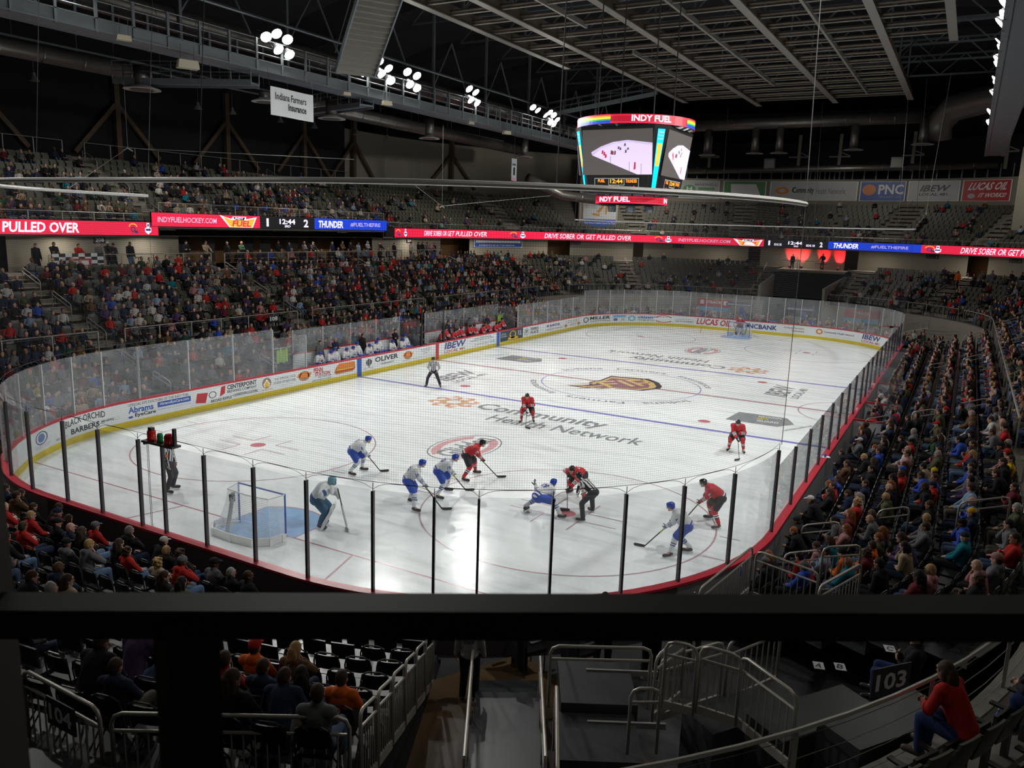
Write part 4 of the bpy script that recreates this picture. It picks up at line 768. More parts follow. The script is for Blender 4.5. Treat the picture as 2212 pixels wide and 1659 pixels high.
# ================================================================ overhead steel, lamps, ducts, scoreboard
RUST = mat('grid_steel', (.2, .165, .125), .6, .2, noise=.45, nscale=.5); GL = mat('grid_flange', (.3, .29, .26), .5, .3); LENS = mat('lamp_glow', (1, .97, .9), .3, emit=45); HEADM = mat('lamp_housing', (.1, .1, .11), .5, .5)
BONE = mat('speaker_cream', (.5, .46, .34), .6)
grid = empty('roof_grid', label='steel grid of beams hanging over the ice under the roof', cat='roof grid'); ZG = 21.0
BX = [(-12.6, 17), (-9.1, 36), (-3.0, 40), (4.0, 40), (10.3, 40), (14.1, 17)]
for x, ye in BX:
    b = MB(); b.box((x, (ye-36)/2, ZG+.4), (.12, ye+36, .8), RUST); b.box((x, (ye-36)/2, ZG), (.5, ye+36, .06), GL); b.build('main_beam', grid)
for i in range(30):
    y = -32+i*2.5
    xs = [x for x, ye in BX if ye >= y]
    if y > 40: continue
    b = MB(); b.tube([(xs[0], y, ZG+.35), (xs[-1], y, ZG+.35)], .11, RUST, 8); b.box(((xs[0]+xs[-1])/2, y, ZG+.16), (xs[-1]-xs[0], .17, .04), GL); b.build('cross_beam', grid)
for xm, y0, y1 in ((-6, -20, 6), (.5, -30, 30), (7.1, 2, 36), (-6, 14, 34), (12.2, -30, -2)):
    b = MB(); b.box((xm, (y0+y1)/2, ZG+.2), (.16, y1-y0, .3), GL); b.build('secondary_beam', grid)
for x, ye in BX:
    for k in range(9):
        y = -30+k*8
        if y < ye: b = MB(); b.beam((x, y, ZG+.8), (x, y, 26), .12, .12, GREYM); b.beam((x, y, ZG+.8), (x+1.8, y+2.5, 25), .07, .07, GREYM); b.build('hanger', grid)
# second layer of dark steel above
sp = empty('roof_truss', label='dark truss steel above the hanging beam grid', cat='truss')
for j in range(12):
    y = -30+j*7; b = MB()
    for a in range(-24, 24, 4):
        b.beam((a, y, 24.2), (a+2, y, 26), .1, .1, GREYM); b.beam((a+2, y, 26), (a+4, y, 24.2), .1, .1, GREYM)
    b.beam((-24, y, 24.2), (24, y, 24.2), .16, .16, GREYM); b.beam((-24, y, 26), (24, y, 26), .16, .16, GREYM); b.build('cross_truss', sp)

def catwalk(x, y0, y1, sgn, label):
    root = empty('catwalk', label=label, cat='catwalk'); w = 1.3
    b = MB()
    for s in (-1, 1):
        b.box((x+s*w/2, (y0+y1)/2, 16.45), (.06, y1-y0, .5), GREYM); b.box((x+s*w/2, (y0+y1)/2, 16.2), (.25, y1-y0, .05), GREYM); b.box((x+s*w/2, (y0+y1)/2, 16.7), (.2, y1-y0, .04), GREYM)
    b.build('side_girder', root); MB().box((x, (y0+y1)/2, 16.25), (w, y1-y0, .05), GREYM).build('walk_deck', root)
    b = MB()
    for s in (-1, 1):
        for z in (17.05, 17.4, 17.75): b.tube([(x+s*w/2, y0, z), (x+s*w/2, y1, z)], .025, GREYM, 5)
    b.tube([(x+sgn*.2, y0, 18.9), (x+sgn*.2, y1, 18.9)], .09, GREYM, 6); b.tube([(x+sgn*.5, y0, 18.8), (x+sgn*.5, y1, 18.8)], .04, GREYM, 5); b.build('rail_bars', root)
    n = int((y1-y0)/1.75)
    for i in range(n+1):
        y = y0+i*1.75
        for s in (-1, 1): MB().box((x+s*(w/2+.06), y, 16.95), (.08, .12, 1.6), GREYM).build('upright', root)
    for i in range(0, n, 4):
        y = y0+i*1.75; b = MB(); b.box((x-sgn*w/2, y, 20.3), (.16, .16, 8.0), GREYM); b.beam((x-sgn*w/2, y, 18.2), (x-sgn*w/2, y+2.2, 21.5), .08, .08, GREYM); b.beam((x-sgn*w/2, y+4.4, 18.2), (x-sgn*w/2, y+2.2, 21.5), .08, .08, GREYM); b.build('hanger_column', root)
    return root
catwalk(-17.0, -36, 38, 1, 'left catwalk girder carrying the long line of floodlights'); catwalk(17.4, -30, 42, -1, 'right catwalk girder whose lamps flare at the upper right')
# a stair flight crossing above the left catwalk, cross walks
st = empty('roof_stair', label='steel stair flight climbing above the left catwalk', cat='stairs'); b = MB()
A0 = Vector((-15.2, -5.2, 17.0)); A1 = Vector((-9.5, -8.8, 21.8))
for o in (-1.2, 1.2):
    d = Vector((.5, .8, 0))*o; b.beam(A0+d, A1+d, .08, .35, GREYM); b.tube([A0+d+Vector((0, 0, 1)), A1+d+Vector((0, 0, 1))], .03, GREYM, 5)
b.build('stringer', st); b = MB()
for k in range(22):
    p = A0+(A1-A0)*(k+.5)/22; b.box(p, (.3, 2.2, .04), GL, R=-.56); b.box(p+Vector((-.14, .08, -.1)), (.02, 2.2, .2), GL, R=-.56)
b.build('stair_treads', st)
for (a, c, lb) in (((-17, -11, 15.6), (-24, -14, 15.6), 'side walkway under the left catwalk'), ((-17, -2, 15.8), (-25, 0, 15.8), 'second side walkway under the left catwalk'), ((-10, 30, 21), (-18, 24, 18.6), 'far cross walkway climbing to the roof')):
    root = empty('side_walkway', label=lb, cat='walkway'); a = Vector(a); c = Vector(c); b = MB(); n = (c-a).normalized().cross(Vector((0, 0, 1)))*.5
    b.beam(a, c, 1.0, .08, GREYM); b.beam(a+n, c+n, .06, .3, GREYM); b.beam(a-n, c-n, .06, .3, GREYM); b.build('walk_deck', root); b = MB()
    for sg in (-1, 1):
        for z in (.5, 1.0): b.tube([a+n*sg+Vector((0, 0, z)), c+n*sg+Vector((0, 0, z))], .025, GREYM, 5)
        for k in range(8): q = a+(c-a)*k/7+n*sg; b.tube([q, q+Vector((0, 0, 1))], .03, GREYM, 5)
    b.build('rail_bars', root)
# floodlight heads
def flood_mesh():
    t = empty('floodlight', (0, 0, 0)); MB().lathe((0, 0, 0), [(.1, .42), (.17, .36), (.2, .2), (.3, .05), (.31, 0)], HEADM, 14).build('housing', t, smooth=True)
    MB().lathe((0, 0, -.012), [(.01, 0), (.28, 0), (.28, .02), (.01, .02)], LENS, 16).build('lens', t); b = MB(); b.tube([(-.33, 0, .1), (-.33, 0, .5), (.33, 0, .5), (.33, 0, .1)], .018, HEADM, 5); b.box((0, 0, .65), (.05, .05, .3), HEADM); b.build('yoke', t); return t
proto = flood_mesh(); first = True; RNG = random.Random(3)
cname_l = ['leftmost', 'second', 'third', 'fourth', 'fifth', 'sixth', 'seventh', 'last']; cname_r = ['topmost', 'second', 'third', 'fourth', 'fifth', 'lowest']
OFFS = [(0, 0), (.8, .12), (.15, .75), (.95, .85), (-.7, .3), (1.7, .4), (-.6, 1.05), (1.8, 1.1)]
PLC = ['upper left', 'upper right', 'lower left', 'lower right', 'far left', 'far right', 'low far left', 'low far right']
for ci, (x, y, z, ax, ay, n) in enumerate(CLUSTERS):
    for k in range(n):
        o = proto if first else copy_tree(proto); first = False
        dy, dz = OFFS[k]; o.location = (x+(.25 if x < 0 else -.25)+RNG.uniform(-.1, .1), y+dy-.4, z-dz+.3)
        d = (Vector((ax*.6, y+RNG.uniform(-6, 4)-3, 0))-o.location).normalized(); o.rotation_euler = (-d).to_track_quat('Z', 'Y').to_euler()
        left = ci < 8; nm = cname_l[ci] if left else cname_r[ci-8]
        tag(o, 'glowing round floodlight, %s lamp of the %s cluster on the %s catwalk' % (PLC[k], nm, 'left' if left else 'right'), 'floodlight', 'floodlights on the catwalks')
# ducts and diffusers
def duct(pts, r, label, seam=2.2):
    root = empty('air_duct', label=label, cat='duct'); MB().tube(pts, r, DUCT, 20).build('duct_tube', root, smooth=True); b = MB()
    for a, c in zip(pts, pts[1:]):
        a = Vector(a); c = Vector(c); L = (c-a).length
        for k in range(1, int(L/seam)): q = a+(c-a)*k*seam/L; d = (c-a)/L; b.tube([q-d*.03, q+d*.03], r+.02, DUCT, 20)
    if b.v: b.build('seam_band', root)
duct([(-26.5, -32, 16.7), (-26.5, -10.3, 16.7)], .42, 'bare metal duct ending over the upper left seats')
duct([(-26, 1.5, 16.9), (-26.5, 18, 16.9), (-27.5, 36, 16.9)], .5, 'dark metal duct behind the middle of the left catwalk')
duct([(-18.3, -36, 18.0), (-18.3, 36, 18.0)], .55, 'long round duct running behind the left catwalk')
duct([(-15.5, 46, 20.1), (12, 46, 20.3)], .6, 'long horizontal duct across the far end with drop pipes')
duct([(12.6, 46, 18.2), (12.6, 45.6, 19.6), (13.6, 44.4, 20.7), (16, 42, 21), (20, 38, 21), (26, 32, 21)], 1.2, 'fat bent duct elbow at the upper right')
duct([(-15, 57, 16.2), (18, 57, 16.6)], .36, 'thin long duct above the far banners')
duct([(-24, 32, 13.7), (-22, 36, 12.2), (-17, 39, 11.6)], .5, 'bent grey duct before the far left beige wall')
DIF = [(-22.6, -13.6, 16.4, 15.2, .95), (-17.6, -9.8, 15.4, 14.9, .7), (-20.5, -1.3, 16.4, 15.2, .9), (-19.8, 8.6, 16.4, 15.0, .8), (-19, 22, 16.4, 14.8, .8), (-14, 46, 19.8, 17.0, .9), (-9.6, 46, 19.8, 17.0, .9), (-4.5, 46, 19.9, 17.1, .9), (-2.0, 46, 19.9, 17.1, .9), (5.2, 46, 20.0, 17.3, .95), (11.4, 45, 20.0, 17.6, 1.0)]
for i, (x, y, z0, z1, r) in enumerate(DIF):
    t = empty('air_diffuser', (x, y, 0), label='round white air diffuser on a drop pipe, %s from the left' % ('first', 'second', 'third', 'fourth', 'fifth', 'sixth', 'seventh', 'eighth', 'ninth', 'tenth', 'eleventh')[i], cat='air diffuser', group='round air diffusers')
    MB().tube([(0, 0, z0), (0, 0, z1+.1)], r*.42, DUCT, 14).build('drop_pipe', t, smooth=True)
    MB().lathe((0, 0, z1), [(r, 0), (r*.96, .05), (r*.7, .12), (r*.42, .22)], mat('diffuser_white', (.45, .44, .41), .5), 22).build('flared_plate', t); MB().lathe((0, 0, z1-.03), [(r*.66, 0), (r*.6, .03)], DUCT, 18).build('inner_cone', t)
# speakers and small cream boxes on the catwalk, work lamps over the upper seats
for i, (x, y, z, s) in enumerate(((-16.0, -19.2, 16.1, .35), (-16.0, -16.0, 15.6, .6), (-16.1, -4.9, 16.0, .3), (-16.1, -1.2, 16.0, .42), (-16.0, 8.4, 16.0, .3), (-16.0, 13.6, 15.9, .42))):
    t = empty('speaker', (x, y, z), -.4, 'cream loudspeaker hung under the left catwalk, %s along' % ('first', 'second', 'third', 'fourth', 'fifth', 'sixth')[i], 'speaker', 'loudspeakers under the left catwalk')
    b = MB(); f = lambda u, v, w=0: (w, u, v); b.prism([(-.8*s, -.3*s), (.8*s, -.3*s), (.7*s, .3*s), (-.7*s, .3*s)], f, BONE, -.4*s, .4*s); b.build('cabinet', t); b = MB()
    for u in (-.5*s, .5*s): b.tube([(0, u, .3*s), (0, u, .3*s+.7)], .012, ROPE, 4)
    b.build('hanger', t)
PEND = mat('pendant_face', (1, .85, .6), .4, emit=1.2)
for i, (x, y) in enumerate(((-35, -14.6), (-35, -12), (-35, .2), (-34.5, 3), (-34.5, 8), (-34.5, 12), (-34, 17), (-34, 21.5))):
    t = empty('pendant_lamp', (x, y, 16.6), label='small bell shaped work lamp under the black ceiling line, %s from left' % ('first', 'second', 'third', 'fourth', 'fifth', 'sixth', 'seventh', 'eighth')[i], cat='lamp', group='bell lamps over the upper left stand')
    MB().lathe((0, 0, 0), [(.3, 0), (.28, .06), (.12, .3), (.08, .5)], GL, 12).build('shade', t); MB().lathe((0, 0, .01), [(.01, 0), (.24, 0)], PEND, 12).build('bulb', t); MB().tube([(0, 0, .5), (0, 0, 1.6)], .02, GREYM, 4).build('stem', t)
for nm, x, z in (('pale conduit rail running along the black curtain', -33.6, 18.3), ('thin dark conduit under the left roof', -30, 18.0)):
    t = empty('conduit_rail', label=nm, cat='conduit'); MB().box((x, 0, z), (.12, 74, .1), GL if x < -33 else GREYM).build('channel', t); b = MB()
    for k in range(12): b.tube([(x, -34+k*6, z), (x, -34+k*6, z+3)], .02, GREYM, 4)
    b.build('hanger', t)
t = empty('spot_bracket', (21.3, 34.5, 14.9), label='two small white wedge lamps on a bar at the upper right', cat='lamp'); b = MB(); b.box((0, 0, .3), (1.6, .08, .08), GL); b.tube([(0, 0, .3), (0, 0, 3.6)], .03, GL, 5); b.build('bar', t)
for x, z, r in ((-.1, -.55, 0), (.45, 0, -.5)):
    b = MB(); f = lambda u, v, w=0, x=x, z=z, r=r: (x+u*math.cos(r)-v*math.sin(r), w, z+u*math.sin(r)+v*math.cos(r)); b.prism([(-.32, -.35), (.32, -.35), (.14, .35), (-.14, .35)], f, mat('wedge_white', (.9, .9, .9), .5, emit=.5), -.1, .1); b.build('lamp_head', t)
for i, (x, y) in enumerate(((-5, 56), (8.5, 56))):
    t = empty('hanging_speaker', (x, y, 16.9), label='dark box speaker hanging before the far louvres, %s one' % ('left', 'right')[i], cat='speaker'); MB().box((0, 0, 0), (1.2, .7, 1.1), GREYM).build('cabinet', t); MB().box((0, -.37, -.05), (1.0, .03, .8), GL).build('grille', t)
for i, (px, y) in enumerate(((-19.6, 41), (-17.2, 42.6))):
    t = empty('horn_row', (px, y, 13.0), .5, 'row of round white horn speakers on the far left wall, %s row' % ('left', 'right')[i], 'speaker')
    for k in range(4-i): MB().lathe(((k-1.5)*.62, 0, 0), [(.01, .05), (.12, .05), (.28, 0), (.3, -.06)], mat('horn_white', (.7, .7, .68), .5), 14, R=Matrix.Rotation(PI/2, 3, 'X')).build('horn', t)
# cables of the hanging triangles and the far banners
for i, (top, k, ends) in enumerate((((-20, -16.5, 15), (-20, -16.5, 11.9), ((-13, -24, 9.6), (-12.9, -8, 12))), ((-14, 2, 15), (-14, 2, 9.9), ((-12, -4, 11), (-10, 10, 11))), ((14, 22, 20), (13.6, 21.4, 10.6), ((13, 20.6, 9.45), (13, 22, 9.45))))):
    t = empty('rigging_wire', label='thin rigging wires meeting at a small shackle, %s set' % ('left', 'middle', 'right')[i], cat='wire'); b = MB()
    b.tube([top, k], .012, GL, 4)
    for e in ends: b.tube([k, e], .012, GL, 4)
    b.build('wire', t); MB().tube([Vector(k)+Vector((0, -.25, -.12)), k, Vector(k)+Vector((0, .25, -.12))], .035, GL, 5).build('shackle', t)
for i, (x, y) in enumerate(((-2.6, -2.6), (2.6, -2.6), (-2.6, 2.6), (2.6, 2.6))):
    MB().tube([(x*.6, y*.6, 14.2), (x*.6, y*.6, 24)], .035, ROPE, 5).build('hoist_cable', label='hoist cable above the scoreboard, %s' % ('near left', 'near right', 'far left', 'far right')[i], cat='cable')
# ---------------------------------------------------------------- scoreboard
sb = empty('scoreboard', (0, 0, 0), label='four sided video scoreboard hanging over centre ice with ring displays', cat='scoreboard')
SBK = mat('scoreboard_black', (.012, .012, .014), .4)
def octa(z, d, c): return [(d-c, -d, z), (d, -d+c, z), (d, d-c, z), (d-c, d, z), (-d+c, d, z), (-d, d-c, z), (-d, -d+c, z), (-d+c, -d, z)]
b = MB(); lo = octa(10.6, 2.15, .55); hi = octa(14.0, 2.6, .55); b.add(lo+hi, [tuple(range(8)), tuple(range(8, 16))[::-1]]+[(i, (i+1) % 8, 8+(i+1) % 8, 8+i) for i in range(8)], SBK); b.build('body', sb)
def facefn(k):
    a = k*PI/2
    def f(u, v, w=0):
        d = 2.15+(2.6-2.15)*(v-10.6)/3.4+.02+w; x, y = u, -d
        return (x*math.cos(a)-y*math.sin(a), x*math.sin(a)+y*math.cos(a), v)
    return f
def cornfn(k):
    a = k*PI/2
    def f(u, v, w=0):
        d = 2.15+(2.6-2.15)*(v-10.6)/3.4; c = .55; m = (d-c/2+.02*.7+w*.7, -d+c/2-.02*.7-w*.7); x = m[0]+u*.7071; y = m[1]+u*.7071
        return (x*math.cos(a)-y*math.sin(a), x*math.sin(a)+y*math.cos(a), v)
    return f
for k in range(4):
    f = facefn(k); b = MB(); b.rect(f, (-1.95, 1.95, 11.55, 13.82), LED['grey'], 0)
    b.prism([(-1.4, 12.55), (-.9, 12.85), (-.2, 13.1), (.6, 13.18), (1.95, 13.0), (1.95, 11.57), (1.15, 11.57)], f, LED['ice'], .01)
    b.prism([(-1.45, 12.7), (-.9, 12.98), (-.2, 13.2), (.6, 13.28), (1.95, 13.12), (1.95, 13.0), (.6, 13.18), (-.2, 13.1), (-.9, 12.85), (-1.4, 12.57)], f, LED['lilac'], .012)
    b.disc(f, (1.2, 12.7), .3, .07, LED['lilac'], .014, 20, .8)
    for px, pz, h in ((-.8, 12.7, .2), (-.7, 12.62, .2), (-.3, 12.68, .22), (-.22, 12.65, .2), (-.1, 12.66, .22), (-.62, 12.5, .2), (.1, 12.9, .14), (.2, 12.85, .14), (.45, 13.05, .15), (.5, 12.72, .17), (.62, 12.85, .12), (1.0, 12.0, .4)):
        b.prism([(px-.05, pz-h*.5), (px+.05, pz-h*.4), (px+.06, pz+h*.4), (px-.02, pz+h*.5)], f, LED['deep'] if h in (.4, .2) else LED['grey'], .02)
    b.rect(f, (-.35, -.33, 12.1, 12.5), LED['grey'], .02); b.rect(f, (.7, .72, 11.7, 12.2), LED['grey'], .02); b.rect(f, (1.35, 1.37, 11.57, 12.1), LED['grey'], .02)
    b.build('video_screen', sb)
    b = MB()
    for bx in ((-1.25, 1.25, 11.36, 11.39), (-1.25, 1.25, 10.7, 10.73), (-1.25, -1.22, 10.7, 11.39), (1.22, 1.25, 10.7, 11.39), (-.45, -.42, 11.05, 11.38), (.42, .45, 11.05, 11.38), (-.45, .45, 11.02, 11.05)): b.rect(f, bx, INK['w'], .03)
    b.text('FUEL', f, (-1.05, -.65, 11.17, 11.33), LED['orange'], .03); b.text('THUNDER', f, (.52, 1.15, 11.15, 11.33), LED['orange'], .03); b.text('12:44', f, (-.35, .35, 11.12, 11.34), LED['gold'], .03)
    b.text('1', f, (-.85, -.77, 10.82, 11.0), LED['red'], .03); b.text('2', f, (.92, 1.05, 10.82, 11.0), LED['red'], .03); b.text('PERIOD', f, (-.35, 0, 10.82, 10.94), INK['w'], .03); b.text('3', f, (.08, .18, 10.78, 11.0), LED['gold'], .03); b.text('18', f, (-1.15, -.92, 10.82, 11.0), LED['grey'], .03); b.text('10', f, (.65, .85, 10.82, 11.0), LED['grey'], .03)
    b.build('score_panel', sb)
    f = cornfn(k); b = MB(); b.prism([(-.2, 13.8), (.2, 13.8), (.11, 10.8), (-.11, 10.8)], f, LED['cyan'], .02); b.text('Indiana', f, (-.16, .16, 13.6, 13.72), INK['w'], .03); b.text('Farmers', f, (-.16, .16, 13.44, 13.55), INK['w'], .03); b.text('Insurance', f, (-.16, .16, 13.28, 13.39), INK['w'], .03)
    b.prism([(-.13, 13.1), (.13, 13.1), (.1, 12.0), (-.1, 12.0)], f, LED['gold'], .03); b.build('corner_strip', sb)
def cyl(R):
    return lambda u, v, w=0: ((R+w)*math.cos(u/R), (R+w)*math.sin(u/R), v)
def ringdisp(R, z0, z1, rainbow, texts, nm):
    f = cyl(R); b = MB(); n = 72
    for i in range(n):
        u0, u1 = 2*PI*R*i/n-PI*R, 2*PI*R*(i+1)/n-PI*R; b.rect(f, (u0, u1, z0, z1), LED['deep'], 0); b.rect(f, (u0, u1, z0, z0+(z1-z0)*.18), LED['red'], .01); b.rect(f, (u0, u1, z1-(z1-z0)*.2, z1-(z1-z0)*.1), LED['red'], .01)
        b.add([f(u0, z0, -.1), f(u1, z0, -.1), f(u1, z1, -.1), f(u0, z1, -.1)], [(3, 2, 1, 0)], SBK); b.add([f(u0, z1, 0), f(u1, z1, 0), f(u1, z1, -.1), f(u0, z1, -.1)], [(0, 1, 2, 3)], SBK); b.add([f(u0, z0, 0), f(u1, z0, 0), f(u1, z0, -.1), f(u0, z0, -.1)], [(3, 2, 1, 0)], SBK)
    for a0, a1 in rainbow:
        for j, k in enumerate(('blue', 'blue', 'green', 'gold', 'orange', 'red')):
            for i in range(10):
                b.rect(f, (R*(a0+(a1-a0)*i/10), R*(a0+(a1-a0)*(i+1)/10), z0+(z1-z0)*j/6, z0+(z1-z0)*(j+1)/6), mat('led_yellow', (.95, .75, .02), .4, emit=1) if k == 'gold' else LED[k], .02)
    for t, a0, a1 in texts: b.text(t, f, (R*a0, R*a1, z0+(z1-z0)*.2, z1-(z1-z0)*.12), LED['w'], .03)
    b.build(nm, sb)
d0 = math.atan2(-42.5, 16.6); r = math.radians
ringdisp(3.15, 14.05, 14.5, [(d0-r(75), d0-r(24)), (d0+r(56), d0+r(80)), (d0+r(150), d0+r(190))], [('INDY FUEL', d0-r(4), d0+r(34)), ('INDY FUEL', d0+r(100), d0+r(135))], 'upper_ring_display')
ringdisp(1.95, 10.12, 10.5, [], [('INDY FUEL', d0-r(60), d0-r(2)), ('N', d0+r(62), d0+r(76)), ('INDY', d0+r(110), d0+r(140))], 'lower_ring_display')
b = MB()
for i in range(16):
    a = i*PI/8; b.beam((2.3*math.cos(a), 2.3*math.sin(a), 13.9), (3.05*math.cos(a), 3.05*math.sin(a), 14.2), .08, .08, GREYM); b.beam((1.6*math.cos(a), 1.6*math.sin(a), 10.6), (1.85*math.cos(a), 1.85*math.sin(a), 10.35), .06, .06, GREYM)
b.box((0, 0, 14.1), (4, 4, .2), GREYM); b.build('support_frame', sb)
for a in (-2.2, -1.2, -.3, .9, 2.0, 3.0):
    MB().lathe((1.2*math.cos(a), 1.2*math.sin(a), 9.7), [(.22, 0), (.24, .3), (.1, .42)], GREYM, 10).build('bottom_speaker', sb)
# row, place in the row, clothing, hair and hat of people seen one by one in the two near blocks
RIGHT_BLOCK = [(0, 51, 1, 0, 0), (0, 52, 2, 5, -1), (0, 53, 1, 0, 0), (0, 58, 5, 10, -1), (0, 59, 1, 0, -1), (0, 74, 0, 10, -1), (0, 75, 2, 0, -1), (0, 76, 0, 6, -1), (0, 78, 0, 0, 6), (0, 82, 0, 0, 0), (0, 83, 0, 4, -1), (0, 87, 0, 10, -1), (0, 88, 0, 0, 3), (1, 52, 16, 0, 3), (1, 58, 3, 6, -1), (1, 59, 1, 0, -1), (1, 62, 13, 0, 0), (1, 63, 12, 0, -1), (1, 64, 0, 7, -1), (1, 69, 0, 2, -1), (1, 75, 1, 0, -1), (1, 77, 1, 0, -1), (1, 78, 6, 9, -1), (1, 79, 2, 8, -1), (1, 82, 3, 7, -1), (1, 83, 11, 10, -1), (1, 85, 8, 6, -1), (1, 86, 11, 0, -1), (1, 87, 15, 0, 1), (1, 88, 2, 1, -1), (1, 89, 7, 0, 3), (2, 36, 0, 0, 2), (2, 42, 0, 0, -1), (2, 43, 6, 3, -1), (2, 47, 0, 0, -1), (2, 51, 11, 6, -1), (2, 55, 16, 3, -1), (2, 57, 0, 0, -1), (2, 62, 3, 3, -1), (2, 64, 0, 0, -1), (2, 65, 2, 0, 0), (2, 68, 6, 5, -1), (2, 69, 11, 0, -1), (2, 72, 0, 6, -1), (2, 73, 2, 0, 7), (2, 74, 2, 0, -1), (2, 75, 0, 7, -1), (2, 76, 0, 10, -1), (2, 77, 0, 5, -1), (2, 79, 17, 2, -1), (2, 82, 0, 5, -1), (2, 84, 1, 10, -1), (2, 86, 10, 0, -1), (2, 87, 5, 6, -1), (2, 88, 10, 0, 0), (3, 44, 11, 6, -1), (3, 45, 0, 0, 0), (3, 48, 1, 0, -1), (3, 50, 0, 0, 0), (3, 56, 0, 0, 2), (3, 57, 17, 0, -1), (3, 61, 17, 0, 2), (3, 63, 6, 7, -1), (3, 65, 0, 6, -1), (3, 66, 4, 0, -1), (3, 68, 1, 0, 1), (3, 70, 17, 3, -1), (3, 73, 13, 1, -1), (3, 74, 17, 0, 9), (3, 75, 7, 0, -1), (3, 76, 7, 0, -1), (3, 77, 2, 0, 1), (3, 78, 0, 0, -1), (3, 81, 0, 0, -1), (3, 83, 3, 2, -1), (3, 84, 3, 0, -1), (3, 86, 12, 6, -1), (3, 87, 13, 7, -1), (3, 90, 0, 1, -1), (4, 42, 0, 7, -1), (4, 49, 0, 3, -1), (4, 53, 3, 0, 2), (4, 55, 3, 0, -1), (4, 56, 0, 1, -1), (4, 58, 0, 10, -1), (4, 59, 14, 3, -1), (4, 62, 6, 6, -1), (4, 63, 1, 5, -1), (4, 66, 0, 0, 0), (4, 68, 7, 7, -1), (4, 70, 2, 6, -1), (4, 74, 7, 0, -1), (4, 76, 3, 1, -1), (4, 77, 12, 1, -1), (4, 79, 15, 0, -1), (4, 83, 1, 0, 9), (4, 84, 7, 0, 0), (5, 44, 2, 0, -1), (5, 49, 11, 8, -1), (5, 50, 13, 7, -1), (5, 54, 13, 0, 0), (5, 56, 3, 0, -1), (5, 58, 12, 1, -1), (5, 59, 3, 0, -1), (5, 62, 3, 1, -1), (5, 65, 3, 6, -1), (5, 66, 16, 0, 0), (5, 67, 3, 0, -1), (5, 71, 0, 0, 0), (5, 72, 11, 0, 2), (5, 74, 9, 0, -1), (5, 77, 0, 0, -1), (5, 83, 17, 3, -1), (5, 85, 3, 1, -1), (5, 87, 2, 0, -1), (5, 90, 3, 0, 11), (5, 91, 11, 5, -1), (5, 92, 0, 6, -1)]
NEAR_BLOCK = [(0, 8, 0, 0, -1), (0, 9, 0, 3, -1), (0, 10, 3, 0, 0), (0, 12, 0, 6, -1), (0, 13, 0, 2, -1), (0, 14, 0, 0, 6), (0, 16, 0, 3, -1), (0, 18, 16, 0, 3), (0, 20, 0, 6, -1), (0, 22, 0, 0, -1), (0, 23, 0, 0, -1), (1, 11, 2, 0, 3), (1, 12, 13, 8, -1), (1, 14, 2, 6, -1), (1, 15, 0, 6, -1), (1, 18, 1, 5, -1), (1, 19, 0, 0, 0), (1, 21, 2, 2, -1), (1, 23, 16, 5, -1), (2, 9, 17, 7, -1), (2, 10, 0, 6, -1), (2, 15, 3, 2, -1), (2, 16, 3, 0, 0), (2, 19, 2, 0, -1), (3, 18, 0, 0, -1), (4, 12, 13, 6, -1), (4, 13, 1, 5, -1), (5, 2, 14, 8, -1), (5, 3, 10, 0, 2), (5, 10, 15, 6, -1), (5, 11, 0, 3, -1), (5, 13, 0, 0, -1), (6, 0, 10, 0, -1), (6, 1, 0, 7, -1), (6, 2, 1, 0, -1), (6, 3, 2, 0, -1), (6, 6, 12, 1, -1), (6, 10, 0, 1, -1), (6, 11, 13, 5, -1), (7, 0, 3, 0, -1), (7, 1, 1, 0, -1), (7, 2, 0, 6, -1), (7, 5, 1, 0, -1), (7, 6, 0, 0, -1)]
# ================================================================ people
SKIN = objmat('skin', .6, .35); CLOTH = objmat('cloth', .9, .2); HAIR = objmat('hair', .7, .3); EYE = mat('eye_dark', (.02, .015, .012), .3); LIP = mat('lip', (.35, .1, .09), .5); SHOE = objmat('shoe', .6, .4)
STW = mat('stripe_white', (.7, .72, .74), .8); STK = mat('stripe_black', (.015, .015, .018), .8); STB = mat('stripe_blue', (.03, .06, .3), .8); STR = mat('stripe_red', (.45, .02, .03), .8); STG = mat('crest_gold', (.7, .4, .08), .7)
V = Vector
def capsule(b, p0, p1, r0, r1, n=12):
    p0 = V(p0); p1 = V(p1); d = p1-p0; d = d.normalized() if d.length > 1e-6 else V((0, 0, 1))
    pts = [p0-d*r0*.98, p0-d*r0*.8, p0-d*r0*.45, p0, p1, p1+d*r1*.45, p1+d*r1*.8, p1+d*r1*.98]; rs = [r0*.15, r0*.6, r0*.89, r0, r1, r1*.89, r1*.6, r1*.15]
    b.tube(pts, rs, None, n)
def ellip(b, c, r, R=None, n=14):
    k = 9; vs = []; fs = []; c = V(c)
    for i in range(k+1):
        t = PI*i/k
        for j in range(n):
            v = V((r[0]*math.sin(t)*math.cos(2*PI*j/n)+(1e-4*math.cos(2*PI*j/n)), r[1]*math.sin(t)*math.sin(2*PI*j/n)+(1e-4*math.sin(2*PI*j/n)), r[2]*math.cos(t))); vs.append((R @ v if R is not None else v)+c)
    for i in range(k):
        for j in range(n): fs.append((i*n+j, (i+1)*n+j, (i+1)*n+(j+1) % n, i*n+(j+1) % n))
    fs.append(tuple(range(n))); fs.append(tuple(range(k*n, (k+1)*n))[::-1]); b.add(vs, fs, None)
